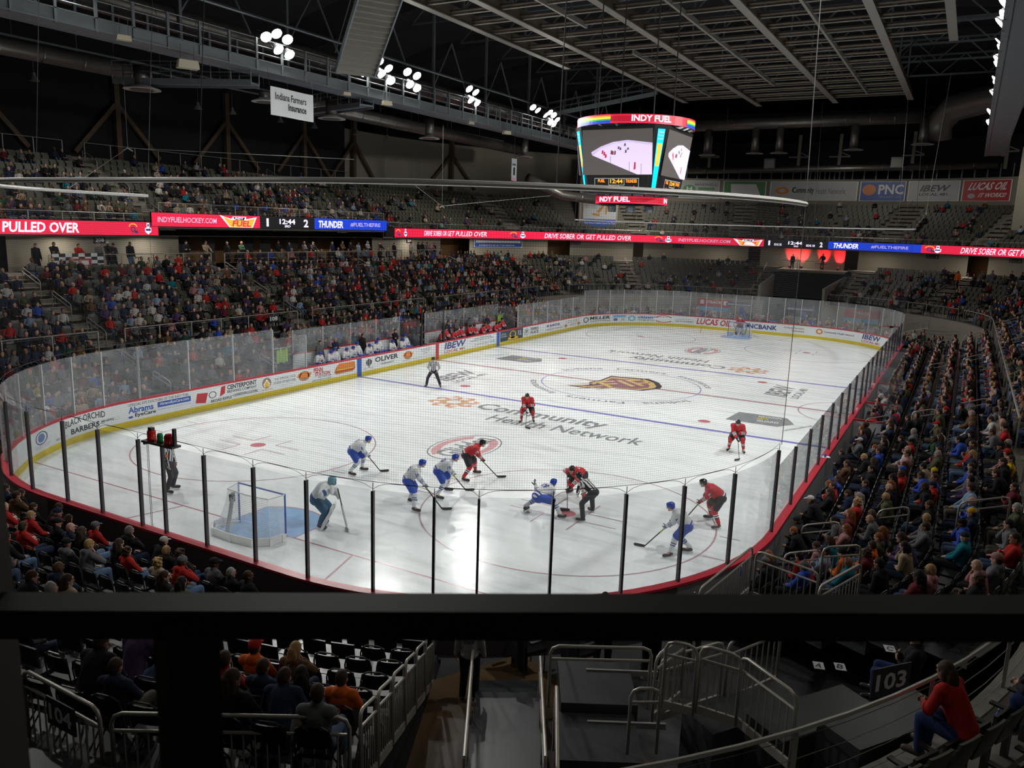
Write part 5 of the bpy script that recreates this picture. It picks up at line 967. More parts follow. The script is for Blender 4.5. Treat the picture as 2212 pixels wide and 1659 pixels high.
def solid(name, prims, voxel, mats, paint=None, smooth=3, deci=1.0):
    """fuse capsules and ellipsoids into ONE continuous smooth skin"""
    b = MB()
    for p in prims:
        if p[0] == 'c': capsule(b, *p[1:])
        elif p[0] == 'e': ellip(b, *p[1:])
        elif p[0] == 'b': b.beam(*p[1:], None)
    me = bpy.data.meshes.new('tmp'); me.from_pydata([tuple(v) for v in b.v], [], b.f); me.update()
    o = bpy.data.objects.new('tmp', me); COL.objects.link(o)
    m = o.modifiers.new('r', 'REMESH'); m.mode = 'VOXEL'; m.voxel_size = voxel; m.use_smooth_shade = True
    if smooth: s = o.modifiers.new('s', 'SMOOTH'); s.iterations = smooth; s.factor = .5
    if deci < 1: d = o.modifiers.new('d', 'DECIMATE'); d.ratio = deci
    dg = bpy.context.evaluated_depsgraph_get(); r = bpy.data.meshes.new_from_object(o.evaluated_get(dg)); r.name = name
    bpy.data.objects.remove(o); bpy.data.meshes.remove(me)
    r.materials.clear()
    for x in mats: r.materials.append(x)
    if paint: r.polygons.foreach_set('material_index', [paint(p.center) for p in r.polygons])
    r.polygons.foreach_set('use_smooth', [True]*len(r.polygons)); return r
def mobj(name, me, parent=None, col=None, loc=None, rot=None):
    o = bpy.data.objects.new(name, me); COL.objects.link(o)
    if parent is not None: o.parent = parent
    if col is not None: o.color = (*col, 1)
    if loc is not None: o.location = loc
    if rot is not None: o.rotation_euler = rot
    return o
def ik(a, c, l1, l2, pole):
    a = V(a); c = V(c); d = c-a; L = min(d.length, (l1+l2)*.999); u = d.normalized(); x = (l1*l1-l2*l2+L*L)/(2*L); h = math.sqrt(max(0, l1*l1-x*x)); p = V(pole); p = p-u*p.dot(u)
    return a+u*x+p.normalized()*h
def fr(f, upv=(0, 0, 1)):
    f = V(f).normalized(); r = f.cross(V(upv)).normalized(); return Matrix((r, f, r.cross(f))).transposed()
def hand_prims(w, d, n, s=1.0, curl=.5):
    """palm, four unequal bent fingers and a thumb from the side of the palm"""
    w = V(w); d = V(d).normalized(); n = (V(n)-d*V(n).dot(d)).normalized(); x = d.cross(n); P = [('e', w+d*.05*s, (.04*s, .052*s, .017*s), Matrix((x, d, n)).transposed())]
    for k, (o, L) in enumerate(((-.03, .062), (-.0105, .072), (.0105, .068), (.03, .052))):
        b0 = w+d*.09*s+x*o*s; d1 = (d+x*o*4+n*curl*.5).normalized(); b1 = b0+d1*L*.5*s; d2 = (d1+n*curl).normalized(); P += [('c', b0, b1, .0095*s, .009*s, 8), ('c', b1, b1+d2*L*.5*s, .009*s, .0075*s, 8)]
    t0 = w+d*.025*s-x*.035*s; t1 = t0+(d*.5-x*.8+n*.3).normalized()*.035*s; P += [('c', t0, t1, .013*s, .011*s, 8), ('c', t1, t1+(d+n*.4-x*.1).normalized()*.032*s, .011*s, .009*s, 8)]
    return P
HEADR = (.076, .098, .117)
def head_prims(c, f):
    R = fr(f); c = V(c); q = lambda *a: c+R @ V(a)
    return [('e', c, HEADR, R), ('e', q(0, .02, -.065), (.055, .068, .06), R), ('c', q(0, .088, .01), q(0, .108, -.022), .009, .014, 8), ('e', q(0, .075, -.1), (.025, .022, .02), R), ('e', q(-.078, -.005, -.01), (.012, .02, .032), R), ('e', q(.078, -.005, -.01), (.012, .02, .032), R), ('e', q(0, .082, .045), (.05, .02, .014), R)]
def head_paint(c, f):
    R = fr(f); Ri = R.transposed(); c = V(c)
    def pf(p):
        q = Ri @ (V(p)-c)
        if q.y > .06:
            if abs(abs(q.x)-.032) < .015 and abs(q.z-.018) < .009: return 1
            if abs(q.x) < .026 and abs(q.z+.058) < .008: return 2
        return 0
    return pf
def body_prims(J, hs=1.0, curl=.6):
    P = [('e', J['pel'], (.155, .115, .12)), ('c', J['pel'], J['ch'], .12, .13), ('e', J['ch'], (.17, .11, .15), J.get('CR')), ('c', J['sl'], J['sr'], .062, .062), ('c', J['nb'], V(J['hd'])-fr(J['f']) @ V((0, .01, .05)), .056, .052)]+head_prims(J['hd'], J['f'])
    for s in 'lr':
        P += [('c', J['s'+s], J['e'+s], .052, .042), ('c', J['e'+s], J['w'+s], .04, .027)]+hand_prims(J['w'+s], J['d'+s], J['n'+s], hs, curl)
        P += [('c', J['h'+s], J['k'+s], .088, .058), ('c', J['k'+s], J['a'+s], .056, .037), ('c', J['a'+s], J['t'+s], .042, .032)]
    return P
def top_prims(J, g=.014, hood=False, sleeve=1.0):
    P = [('c', V(J['pel'])+V((0, 0, .02)), J['ch'], .135+g, .145+g), ('e', J['pel'], (.17+g, .13+g, .11)), ('e', J['ch'], (.185+g, .12+g, .165+g), J.get('CR')), ('c', J['sl'], J['sr'], .07+g, .07+g), ('c', J['nb'], V(J['nb'])+(V(J['hd'])-V(J['nb']))*.28, .062+g, .06+g)]
    for s in 'lr':
        e = V(J['e'+s]); w = V(J['w'+s]); P.append(('c', J['s'+s], e, .06+g, .05+g))
        if sleeve > .5: P.append(('c', e, e+(w-e)*.93, .05+g, .036+g))
    if hood: P += [('e', V(J['nb'])+V((0, -.07, .0)), (.1, .07, .09)), ('e', V(J['nb'])+V((0, -.03, .04)), (.095, .085, .05))]
    return P
def pant_prims(J, g=.012):
    P = [('e', V(J['pel'])-V((0, 0, .02)), (.168+g, .125+g, .12+g))]
    for s in 'lr': P += [('c', J['h'+s], J['k'+s], .095+g, .066+g), ('c', J['k'+s], V(J['a'+s])+(V(J['k'+s])-V(J['a'+s]))*.08, .064+g, .05+g)]
    return P
def shoe_prims(J):
    P = []
    for s in 'lr':
        a = V(J['a'+s]); t = V(J['t'+s]); P.append([('c', a-V((0, 0, .02)), t, .052, .044), ('c', a-(t-a)*.2-V((0, 0, .02)), a, .045, .05)])
    return P
def seated(kind):
    lean = {'lap': -.06, 'fwd': .26, 'cross': -.08, 'chin': .1, 'side': -.04}[kind]
    J = dict(pel=V((0, .0, .53)), ch=V((0, lean*.8, .9)), nb=V((0, lean, 1.03))); J['CR'] = Matrix.Rotation(-lean, 3, 'X')
    J['hd'] = V((0, lean*1.1+.03, 1.185 if kind != 'fwd' else 1.14)); J['f'] = V({'lap': (0, 1, -.12), 'fwd': (.15, 1, -.2), 'cross': (-.35, 1, -.05), 'chin': (.1, 1, -.15), 'side': (.6, 1, -.1)}[kind])
    for s, x in (('l', -1), ('r', 1)):
        J['s'+s] = J['nb']+V((x*.165, -.01, -.055)); J['h'+s] = V((x*.09, .02, .5)); J['k'+s] = V((x*.13, .44, .51)); J['a'+s] = V((x*.13, .44+(.04 if x > 0 else -.02), .09)); J['t'+s] = J['a'+s]+V((x*.03, .16, -.04))
        if kind in ('lap', 'side'): w = V((x*.07, .27, .63)); pole = (x, -.5, -.3); d = (-x*.6, .7, -.1); n = (0, 0, -1)
        elif kind == 'fwd': w = V((x*.06, .46, .66)); pole = (x, -.4, -.4); d = (-x*.5, .8, .1); n = (-x, 0, 0)
        elif kind == 'cross': w = V((-x*.05, .17, .83+.03*x)); pole = (x, -.1, -.8); d = (-x, .15, .1); n = (0, -1, 0)
        else:
            if x > 0: w = V((.07, .22, .98)); pole = (1, 0, -1); d = (-.4, -.2, .8); n = (-.5, -.6, 0)
            else: w = V((-.02, .24, .66)); pole = (-1, -.4, -.3); d = (.8, .4, 0); n = (0, 0, -1)
        J['e'+s] = ik(J['s'+s], w, .28, .25, pole); J['w'+s] = w; J['d'+s] = V(d); J['n'+s] = V(n)
    return J
def standing(kind='rest', lean=.0, hz=.94):
    J = dict(pel=V((0, 0, hz)), ch=V((0, lean*.35, hz+.38)), nb=V((0, lean*.5, hz+.53))); J['hd'] = J['nb']+V((0, .03+lean*.1, .16)); J['f'] = V((.1, 1, -.12))
    for s, x in (('l', -1), ('r', 1)):
        J['s'+s] = J['nb']+V((x*.17, -.01, -.055)); J['h'+s] = V((x*.09, 0, hz-.03)); J['a'+s] = V((x*.12, .0, .08)); J['k'+s] = ik(J['h'+s], J['a'+s], .44, .42, (0, 1, 0)); J['t'+s] = J['a'+s]+V((x*.04, .17, -.04))
        if kind == 'rest': w = V((x*.25, .08, hz-.08)); pole = (x*.4, -1, 0); d = (0, .2, -1); n = (-x, 0, 0)
        elif kind == 'cross': w = V((-x*.06, .2, hz+.25)); pole = (x, 0, -.8); d = (-x, 0, .1); n = (0, -1, 0)
        elif kind == 'rail': w = V((x*.16, .38, hz+.14)); pole = (x, -.6, -.2); d = (0, 1, -.2); n = (0, 0, -1)
        else: w = V((x*.19, -.03, hz+.06)); pole = (x, -.6, 0); d = (-x*.5, .2, -.8); n = (0, -1, 0)
        J['e'+s] = ik(J['s'+s], w, .3, .26, pole); J['w'+s] = w; J['d'+s] = V(d); J['n'+s] = V(n)
    return J
def jersey_rule(J):
    arms = [(J['s'+s], J['e'+s], J['w'+s]) for s in 'lr']; pel = V(J['pel']); ax = (V(J['ch'])-pel).normalized()
    def f(p):
        p = V(p)
        for s, e, w in arms:
            L = (w-e).length; t = (p-e).dot(w-e)/(L*L); dd = (p-e-(w-e)*t).length
            if dd < .085 and .25 < t < .8: return 1 if int((t-.25)/.11) % 2 == 0 else 2
        h = (p-pel).dot(ax)
        if -.02 < h < .1: return 1 if int((h+.02)/.03) % 2 == 0 else 2
        return 0
    return f
# hair and hats about the head centre, facing +Y
HM = {}
def hair(kind):
    if kind in HM: return HM[kind]
    P = [('e', (0, -.016, .022), (.086, .102, .112)), ('e', (0, -.04, -.02), (.082, .075, .09))]
    if kind == 'short': P = [('e', (0, -.014, .026), (.083, .1, .106)), ('e', (0, -.042, -.01), (.079, .07, .08))]
    if kind == 'long': P += [('c', (-.06, -.03, 0), (-.075, -.03, -.2), .04, .035), ('c', (.06, -.03, 0), (.075, -.03, -.2), .04, .035), ('c', (0, -.08, 0), (0, -.1, -.26), .07, .055), ('c', (-.04, -.09, -.05), (-.05, -.1, -.28), .045, .03), ('c', (.04, -.09, -.05), (.05, -.1, -.26), .045, .03)]
    if kind == 'curly':
        for i in range(16):
            a = i*2.4; z = .1-.012*i; P.append(('e', (.085*math.cos(a), -.02+.085*math.sin(a)-(.03 if math.sin(a) > 0 else 0), z), (.035, .035, .035)))
    if kind == 'tail': P += [('e', (0, -.11, .05), (.035, .035, .035)), ('c', (0, -.13, .03), (.01, -.14, -.2), .035, .018)]
    HM[kind] = solid('hair', P, .012, [HAIR], smooth=1); return HM[kind]
def hat(kind):
    if 'h'+kind in HM: return HM['h'+kind]
    P = [('e', (0, -.01, .05), (.09, .108, .085))]
    if kind == 'cap': P += [('e', (0, .11, .055), (.065, .075, .01), Matrix.Rotation(-.15, 3, 'X'))]
    else: P += [('e', (0, -.012, .045), (.093, .11, .06)), ('e', (0, -.03, .14), (.025, .025, .025))]
    HM['h'+kind] = solid('hat', P, .009, [CLOTH], smooth=1); return HM['h'+kind]
PV = []
def make_variant(J, jersey=False, hood=False, voxel=.0125):
    hp = head_paint(J['hd'], J['f'])
    return dict(J=J, body=solid('body', body_prims(J), voxel, [SKIN, EYE, LIP], hp, 2), top=solid('top', top_prims(J, .014, hood), .014, [CLOTH, STW, STK], jersey_rule(J) if jersey else None, 2), pants=solid('trousers', pant_prims(J), .015, [CLOTH], None, 2), shoes=[solid('shoe', q, .013, [SHOE], None, 1) for q in shoe_prims(J)])
SEATV = [make_variant(seated(k), hood=h) for k, h in (('lap', True), ('fwd', False), ('cross', False), ('chin', True), ('side', False))]
SEATJ = [make_variant(seated(k), jersey=True) for k in ('lap', 'cross')]
STANDV = [make_variant(standing(k), hood=(k == 'rest')) for k in ('rest', 'cross', 'rail')]
TOPC = dict(k=(.014, .014, .017), n=(.02, .028, .06), g=(.13, .135, .145), G=(.02, .06, .035), r=(.42, .025, .02), R=(.13, .018, .025), w=(.5, .49, .47), b=(.03, .08, .4), t=(.01, .16, .22), y=(.6, .38, .03), o=(.65, .13, .02), p=(.4, .2, .2), v=(.07, .04, .11), c=(.36, .29, .2), d=(.13, .07, .035), l=(.22, .3, .42), s=(.42, .02, .02), e=(.08, .085, .05))
TOPN = dict(k='black', n='navy', g='grey', G='dark green', r='red', R='maroon', w='white', b='blue', t='teal', y='yellow', o='orange', p='pink', v='purple', c='tan', d='brown', l='light blue', s='striped red', e='olive')
HAIRC = dict(b=(.045, .025, .014), k=(.01, .009, .009), y=(.4, .26, .11), g=(.3, .29, .28), r=(.22, .07, .02), x=(0, 0, 0)); HAIRN = dict(b='brown', k='black', y='blond', g='grey', r='ginger', x='bald')
SKINC = [(.5, .28, .2), (.56, .34, .25), (.42, .23, .15), (.3, .16, .1), (.5, .3, .22), (.12, .06, .035), (.55, .32, .24)]
PANTC = [(.02, .03, .06), (.012, .012, .014), (.04, .07, .14), (.1, .16, .26), (.1, .09, .07), (.015, .015, .02)]
def person(name, loc, ang, var, c, h, ht, label, cat='person', group=None, R=random, scale=None, pant=None):
    """body is the thing; hair, hat, top, trousers and shoes are its parts"""
    b = mobj(name, var['body'], None, R.choice(SKINC), loc, (0, 0, ang)); k = scale or R.uniform(.93, 1.04); b.scale = (k, k, k)
    tag(b, label, cat, group)
    mobj('top', var['top'], b, TOPC[c]); mobj('trousers', var['pants'], b, pant or R.choice(PANTC)); sc_ = R.choice(((.01, .01, .01), (.3, .3, .3), (.06, .04, .03))); [mobj('shoe', q, b, sc_) for q in var['shoes']]
    J = var['J']; e = fr(J['f']).to_euler()
    hk = h.lower()
    if hk != 'x': mobj('hair', hair(('long' if R.random() < .75 else 'tail' if R.random() < .4 else 'curly') if h.isupper() else 'short'), b, HAIRC[hk], J['hd'], e)
    if ht != '-': o = mobj('hat', hat('cap' if R.random() < .75 else 'beanie'), b, TOPC[ht], J['hd'], e); 
    return b

# ---------------------------------------------------------------- seats
SEATG = mat('seat_olive', (.07, .073, .055), .45, noise=.18, nscale=5); SEATD = mat('seat_olive_dark', (.045, .05, .04), .45, noise=.18, nscale=5); CHB = mat('chair_black', (.012, .012, .013), .3); CHF = mat('chair_frame', (.1, .1, .1), .3, .8); CHP = mat('seat_paper', (.35, .35, .36), .6)
def fixed_seat():
    t = empty('stadium_seat', (0, 0, 0)); b = MB(); f = lambda u, v, w=0: (u, -.2-.12*(v-.45)/.45+w+.25*u*u, v)
    for z0, z1, hw in ((.4, .6, .235), (.6, .78, .245), (.78, .86, .21)):
        for i in range(6): a = -hw+2*hw*i/6; c = a+2*hw/6; b.prism([(a, z0), (c, z0), (c, z1), (a, z1)], f, SEATG, 0, .035)
    b.build('backrest', t); b = MB(); b.prism([(-.22, .42), (.22, .42), (.21, .75), (-.21, .75)], lambda u, v, w=0: (u, -.12+w-.05*(v-.42), v), SEATD, 0, .04); b.build('seat', t)
    for x in (-.26, .26): b = MB(); b.box((x, -.1, .33), (.03, .08, .66), CHF); b.box((x, 0, .64), (.045, .3, .03), CHB); b.build('armrest', t)
    return t
def fold_chair():
    t = empty('folding_chair', (0, 0, 0)); b = MB()
    pts = [(-.22, -.19, .45), (-.22, -.22, .7), (-.19, -.235, .82), (-.1, -.24, .87), (.1, -.24, .87), (.19, -.235, .82), (.22, -.22, .7), (.22, -.19, .45)]; b.tube(pts, .013, CHF, 6)
    b.build('backrest_frame', t); b = MB(); f = lambda u, v, w=0: (u, -.19-.05*(v-.5)/.35-.03*(1-(u/.2)**2)+w, v)
    for i in range(6): a = -.2+.4*i/6; c = a+.4/6; b.prism([(a, .58), (c, .58), (c, .83), (a, .83)], f, CHB, 0, .025)
    b.build('backrest', t); b = MB(); b.box((0, .02, .44), (.4, .4, .045), CHB); b.build('seat', t)
    for x in (-.22, .22):
        MB().tube([(x, -.19, .47), (x, .2, .01)], .012, CHF, 6).build('leg', t); MB().tube([(x, .15, .43), (x, -.24, .01)], .012, CHF, 6).build('leg', t)
    return t
def low_seat(v, f, m, p, a, z, folding):
    """simple back and pan of a distant seat"""
    ca, sa = math.cos(a), math.sin(a)
    def q(x, y, zz): return (p[0]+x*ca-y*sa, p[1]+x*sa+y*ca, z+zz)
    for (x0, x1, y0, y1, z0, z1) in (((-.23, .23, -.27, -.22, .4, .84), (-.21, .21, -.2, -.1, .4, .7)) if not folding else ((-.21, .21, -.24, -.21, .55, .86), (-.2, .2, -.2, .2, .42, .46))):
        k = len(v); v += [q(x0, y0, z0), q(x1, y0, z0), q(x1, y1, z0), q(x0, y1, z0), q(x0, y0-.04, z1), q(x1, y0-.04, z1), q(x1, y1-.04, z1), q(x0, y1-.04, z1)]
        f += [(k, k+1, k+5, k+4), (k+1, k+2, k+6, k+5), (k+2, k+3, k+7, k+6), (k+3, k, k+4, k+7), (k+4, k+5, k+6, k+7), (k+3, k+2, k+1, k)]; m += [0]*6
def cpt(P, s, o):
    p, n = ppos(P, s, o); return p, math.atan2(-n.y, -n.x)-PI/2   # angle turning +Y toward the rink
SLOTS = []
def row(blk, P, k, s, end, o, z, gaps=(), pitch=.52):
    a, b_, r = P; q = PI/2*r; A = b_-r; B = a-r; e1 = A; e2 = A+q; e3 = e2+2*B; e4 = e3+q; e5 = e4+2*A; e6 = e5+q; e7 = e6+2*B; i = 0
    while s < end:
        if not any(g0 < s < g1 for g0, g1 in gaps): SLOTS.append((blk, k, i, s, o, z, P))
        i += 1; c = (e1 < s < e2) or (e3 < s < e4) or (e5 < s < e6) or s > e7 or s < -e1; s += pitch*(r/(r+o) if c else 1)
for k in range(6): row('R', RINK, k, 58.2, 105.0, .9+.88*k, .15+.3*k, [(74.5, 82.0), (85.3, 86.3)] if k == 0 else [(s-.45, s+.45) for s in (60.4, 72.5, 86.7)])
for k in range(8): row('N', RINK, k, 111.35, 137, .95+.88*k, .1+.3*k)
for k in range(6):
    for a, c in (((-35, -12.8), (-12.2, 12.0), (12.8, 21.8)) if k > 1 else ((-35, -13.2), (14, 21.8))): row('L', RINK, k, a, c, .9+.88*k, .15+.3*k, [(s-.5, s+.5) for s in (-19.3, -6.2, 7.0)])
FG = [(s-.7, s+.7) for s in LA]+[(TG0-.3, TG1+.3)]
for k in range(9):
    row('F', BOWL, k, -38, 129, .42+.85*k, 2.2+.35*k, FG+([(-6.3, 14.2)] if k > 7 else []), .54)
    if k < 5: row('F', BOWL, k, 129.2, 141.5, .42+.85*k, 2.2+.35*k, [], .56)
for k in range(KU-1): row('U', BOWL, k, -34, 86, UO+.42+.85*k, UZ+.43*k, [(s-.7, s+.7) for s in UA]+([(35.8, 41)] if k > 2 else []), .54)
LIST = {}
TK = 'knrgGRwbtyopvcdlse'; HK = 'bkygrxBKYGR'
for blk, data in (('R', RIGHT_BLOCK), ('N', NEAR_BLOCK)):
    for k, i, c, h, q in data: LIST[(blk, k, i)] = TK[c]+HK[h]+('-' if q < 0 else TK[q])
RR = random.Random(11)
cols = 'kkkkkkkkkkkkkknnnnnnngggggGrrsRRwwbccddeeeplvt'
def occ(sl):
    blk, k, i, s, o, z, P = sl
    if (blk, k, i) in LIST: return LIST[(blk, k, i)]
    cl = .5+.5*math.sin(s*1.7+k*.9)*math.cos(s*.61-k*.5)
    if blk == 'R': p = .86 if s < 88 else .3
    elif blk == 'N': p = .0 if s < 118 else .25
    elif blk == 'L': p = .75*(.55+.45*cl)*1.2
    elif blk == 'F':
        p = .5 if s < -24 else .82 if s < 28.8 else .28 if s < 38 else .16 if s < 50 else .2 if s < 63 else .5 if s < 80 else .85 if s < 118 else 0
        p *= .5+.75*cl if s > 28 else .75+.35*cl
        if 29 < s < 66 and k < 3: p *= 1.8
    else:
        p = .5 if s < -8 else .62 if s < 9 else .4 if s < 19 else .12 if s < 31 else .12 if s < 46 else .25
        p *= (1.25-.1*k)*(.4+1.0*cl)
    if RR.random() < p:
        return RR.choice(cols)+RR.choice('bbbbkkygrxBBBKYR')+('-' if RR.random() < .8 else RR.choice('kkwrng'))
    return None
def px(p):
    d = V(p)-V((CX, CY, CZ)); z = d.dot(fw); 
    return (1106+1723.2*d.dot(rt2)/z, 829.5-1723.2*d.dot(up2)/z, z) if z > .3 else (-9e3, 0, z)
people = []; chairs = []; seats = []
for sl in SLOTS:
    p, a = cpt(sl[6], sl[3], sl[4]); c = occ(sl); u, v, z = px((p.x, p.y, sl[5]+1.0)); inf = -60 < u < 2270 and -60 < v < 1720
    if not inf and z < 20: inf = False
    vis = inf and not (1287 < v < 1362)
    rec = (sl, p, a, c, z, vis)
    if c: people.append(rec)
    (seats if sl[0] in 'FU' else chairs).append(rec)
ONES = ['', 'first', 'second', 'third', 'fourth', 'fifth', 'sixth', 'seventh', 'eighth', 'ninth', 'tenth', 'eleventh', 'twelfth', 'thirteenth', 'fourteenth', 'fifteenth', 'sixteenth', 'seventeenth', 'eighteenth', 'nineteenth']
TENS = ['', '', 'twenty', 'thirty', 'forty', 'fifty', 'sixty', 'seventy', 'eighty', 'ninety']
def ordw(n):
    if n < 20: return ONES[n]
    if n >= 100: return 'hundred-and-'+ordw(n-100) if n > 100 else 'hundredth'
    t, o = divmod(n, 10); return (TENS[t][:-1]+'ieth') if o == 0 else TENS[t]+'-'+ONES[o]
def where(sl):
    blk, k, i, s = sl[:4]
    if blk == 'R': return '%s row right of rink, %s from near' % (ordw(k+1), ordw(max(1, int((105-s)/.52)+1)))
    if blk == 'N': return '%s row behind near glass, %s from tunnel' % (ordw(k+1), ordw(i+1))
    if blk == 'L': return '%s row above left glass, %s along' % (ordw(k+1), ordw(i+1)) if s < -12.5 else '%s row beyond left benches, %s along' % (ordw(k+1), ordw(i+1))
    if s > 129: return '%s row above cable railing, %s along' % (ordw(k+1), ordw(int((s-129)/.4)+1))
    if s > 80: return '%s fixed row at right, %s from near' % (ordw(k+1), ordw(int((129-s)/.5)+1))
    return '%s fixed row in %s stand, %s along' % (ordw(k+1), 'left' if s < 24 else 'far', ordw(i+1))
GRP = {'R': 'spectators above the right glass', 'N': 'spectators behind the near glass', 'L': 'spectators in the lower left stand', 'F': 'spectators in the fixed rows', 'U': 'spectators in the upper stand'}
people.sort(key=lambda r: (0 if r[5] else 1, r[4])); NP = 212
for (sl, p, a, c, z, vis) in people[:NP]:
    R = random.Random(sl[1]*1000+sl[2]+ord(sl[0])*77); top, h, ht = c
    var = R.choice(SEATJ) if top == 's' or (top in 'rw' and R.random() < .3) else R.choice(SEATV)
    hn = (('long ' if h.isupper() else '')+HAIRN[h.lower()]+' hair') if h != 'x' else 'bald head'
    lab = 'person in %s top, %s, %s' % (TOPN[top], (TOPN[ht]+' hat') if ht != '-' else hn, where(sl))
    person('person', (p.x, p.y, sl[5]), a+R.uniform(-.12, .12), var, top, h, ht, lab, 'person', GRP[sl[0]], R, scale=R.uniform(.93, 1.03))
# everyone else in the crowd: one object
def low_person():
    """template boxes: (verts, faces, colour slot) 0 skin 1 top 2 trousers 3 hair"""
    b = MB(); cl = []
    def add(fn, n):
        k = len(b.f); fn(); cl.extend([n]*(len(b.f)-k))
    add(lambda: b.tube([(0, 0, .5), (0, -.02, .72), (0, -.05, .95), (0, -.05, 1.04)], [.15, .165, .17, .09], None, 6), 1)
    for x in (-1, 1):
        add(lambda: b.tube([(x*.19, -.05, .98), (x*.24, 0, .74), (x*.1, .24, .66)], [.06, .055, .045], None, 4), 1)
        add(lambda: b.tube([(x*.1, .0, .53), (x*.13, .42, .53), (x*.13, .44, .08)], [.09, .075, .05], None, 4), 2)
        add(lambda: b.box((x*.07, .28, .65), (.07, .08, .05), None), 0)
    add(lambda: b.lathe((0, .0, 1.17), [(.03, -.13), (.07, -.07), (.082, 0), (.07, .07), (.03, .11)], None, 7), 0)
    add(lambda: b.lathe((0, -.025, 1.2), [(.07, -.1), (.088, -.02), (.085, .05), (.04, .1)], None, 6), 3)
    return np.array([tuple(v) for v in b.v]), b.f, cl
LV, LF, LC = low_person()
def crowd(name, recs, label, stand=False):
    vs = []; loops = []; starts = []; tot = []; cols_ = []; n = 0; pos = 0
    for (p, a, z, c, R) in recs:
        ca, sa = math.cos(a), math.sin(a); k = R.uniform(.92, 1.04); v = LV.copy()
        v[:, 0] += R.uniform(-.04, .04); v[v[:, 2] > .9, 1] += R.uniform(-.02, .16); v *= k
        w = np.stack([p[0]+v[:, 0]*ca-v[:, 1]*sa, p[1]+v[:, 0]*sa+v[:, 1]*ca, z+v[:, 2]], 1); vs.append(w)
        h = c[1].lower(); sk = R.choice(SKINC); C4 = [sk, TOPC[c[0]], R.choice(PANTC), (sk if h == 'x' else HAIRC[h]) if c[2] == '-' else TOPC[c[2]]]
        for f, q in zip(LF, LC):
            loops.extend([i+n for i in f]); starts.append(pos); tot.append(len(f)); pos += len(f); cols_.extend((*C4[q], 1))
        n += len(v)
    me = bpy.data.meshes.new(name); vs = np.concatenate(vs); me.vertices.add(n); me.vertices.foreach_set('co', vs.ravel()); me.loops.add(len(loops)); me.loops.foreach_set('vertex_index', loops)
    me.polygons.add(len(starts)); me.polygons.foreach_set('loop_start', starts); me.polygons.foreach_set('loop_total', tot); me.update(calc_edges=True); me.polygons.foreach_set('use_smooth', [True]*len(starts))
    at = me.attributes.new('cloth_colour', 'FLOAT_COLOR', 'FACE'); at.data.foreach_set('color', cols_)
    if 'crowd_cloth' not in MATS:
        m = mat('crowd_cloth', (1, 1, 1), .85, spec=.25); a_ = m.node_tree.nodes.new('ShaderNodeAttribute'); a_.attribute_name = 'cloth_colour'; m.node_tree.links.new(a_.outputs['Color'], m.node_tree.nodes['Principled BSDF'].inputs['Base Color'])
    me.materials.append(MATS['crowd_cloth']); o = bpy.data.objects.new(name, me); COL.objects.link(o); return tag(o, label, 'crowd', kind='stuff')
crowd('seated_crowd', [((p.x, p.y), a, sl[5], c, random.Random(sl[2]*31+sl[1])) for (sl, p, a, c, z, vis) in people[NP:]], 'hundreds of distant seated spectators filling the stands around the rink')
print('people', len(people), 'chairs', len(chairs), 'seats', len(seats))
for kind, lst, proto, lab, cat, g, nmax in (('c', chairs, fold_chair(), 'black folding chair, ', 'chair', 'black folding chairs', 290), ('s', seats, fixed_seat(), 'olive grey stadium seat, ', 'seat', 'olive grey stadium seats', 290)):
    lst.sort(key=lambda r: (0 if r[5] else 1, r[4])); first = True
    for (sl, p, a, c, z, vis) in lst[:nmax]:
        o = proto if first else copy_tree(proto); first = False
        o.location = (p.x, p.y, sl[5]); o.rotation_euler = (0, 0, a); tag(o, lab+where(sl), cat, g)
    v = []; f = []; m = []
    for r in lst[nmax:]: low_seat(v, f, m, r[1], r[2], r[0][5], kind == 'c')
    b = MB(); b.v = v; b.f = f; b.m = m; b.mi(CHB if kind == 'c' else SEATG)
    b.build('distant_folding_chairs' if kind == 'c' else 'distant_stadium_seats', label='rows of more distant ' + ('black folding chairs near the boards' if kind == 'c' else 'olive grey seats in both tiers'), cat='seats', kind='stuff')
# ================================================================ players and officials
def pm(n, c, r=.7): return mat('kit_'+n, c, r, noise=.12, nscale=9)
KIT = dict(R=dict(j=pm('red', (.5, .02, .03)), s1=STW, s2=STK, b=pm('pants_black', (.02, .02, .025)), k=pm('sock_red', (.5, .02, .03)), h=mat('helmet_black', (.015, .015, .018), .2), g=pm('glove_black', (.03, .03, .035)), n=STW, name='red'),
           W=dict(j=pm('white', (.66, .69, .71)), s1=STB, s2=STW, b=pm('pants_blue', (.03, .08, .42)), k=pm('sock_white', (.66, .69, .71)), h=mat('helmet_blue', (.02, .06, .38), .2), g=pm('glove_mixed', (.2, .22, .25)), n=STB, name='white'))
SKATE = mat('skate_boot', (.03, .03, .035), .4); BLADE = mat('skate_blade', (.75, .77, .8), .25, .4); STICK = mat('stick_shaft', (.03, .03, .032), .4); TAPE = mat('stick_grip', (.45, .6, .1), .6); SKINP = mat('face_skin', (.5, .29, .21), .6); VIS = glassmat('visor', (.85, .88, .9), .03)
def W2L(p, o, a):
    d = V((p[0]-o[0], p[1]-o[1], 0)); c, s = math.cos(-a), math.sin(-a); return V((d.x*c-d.y*s, d.x*s+d.y*c, 0))
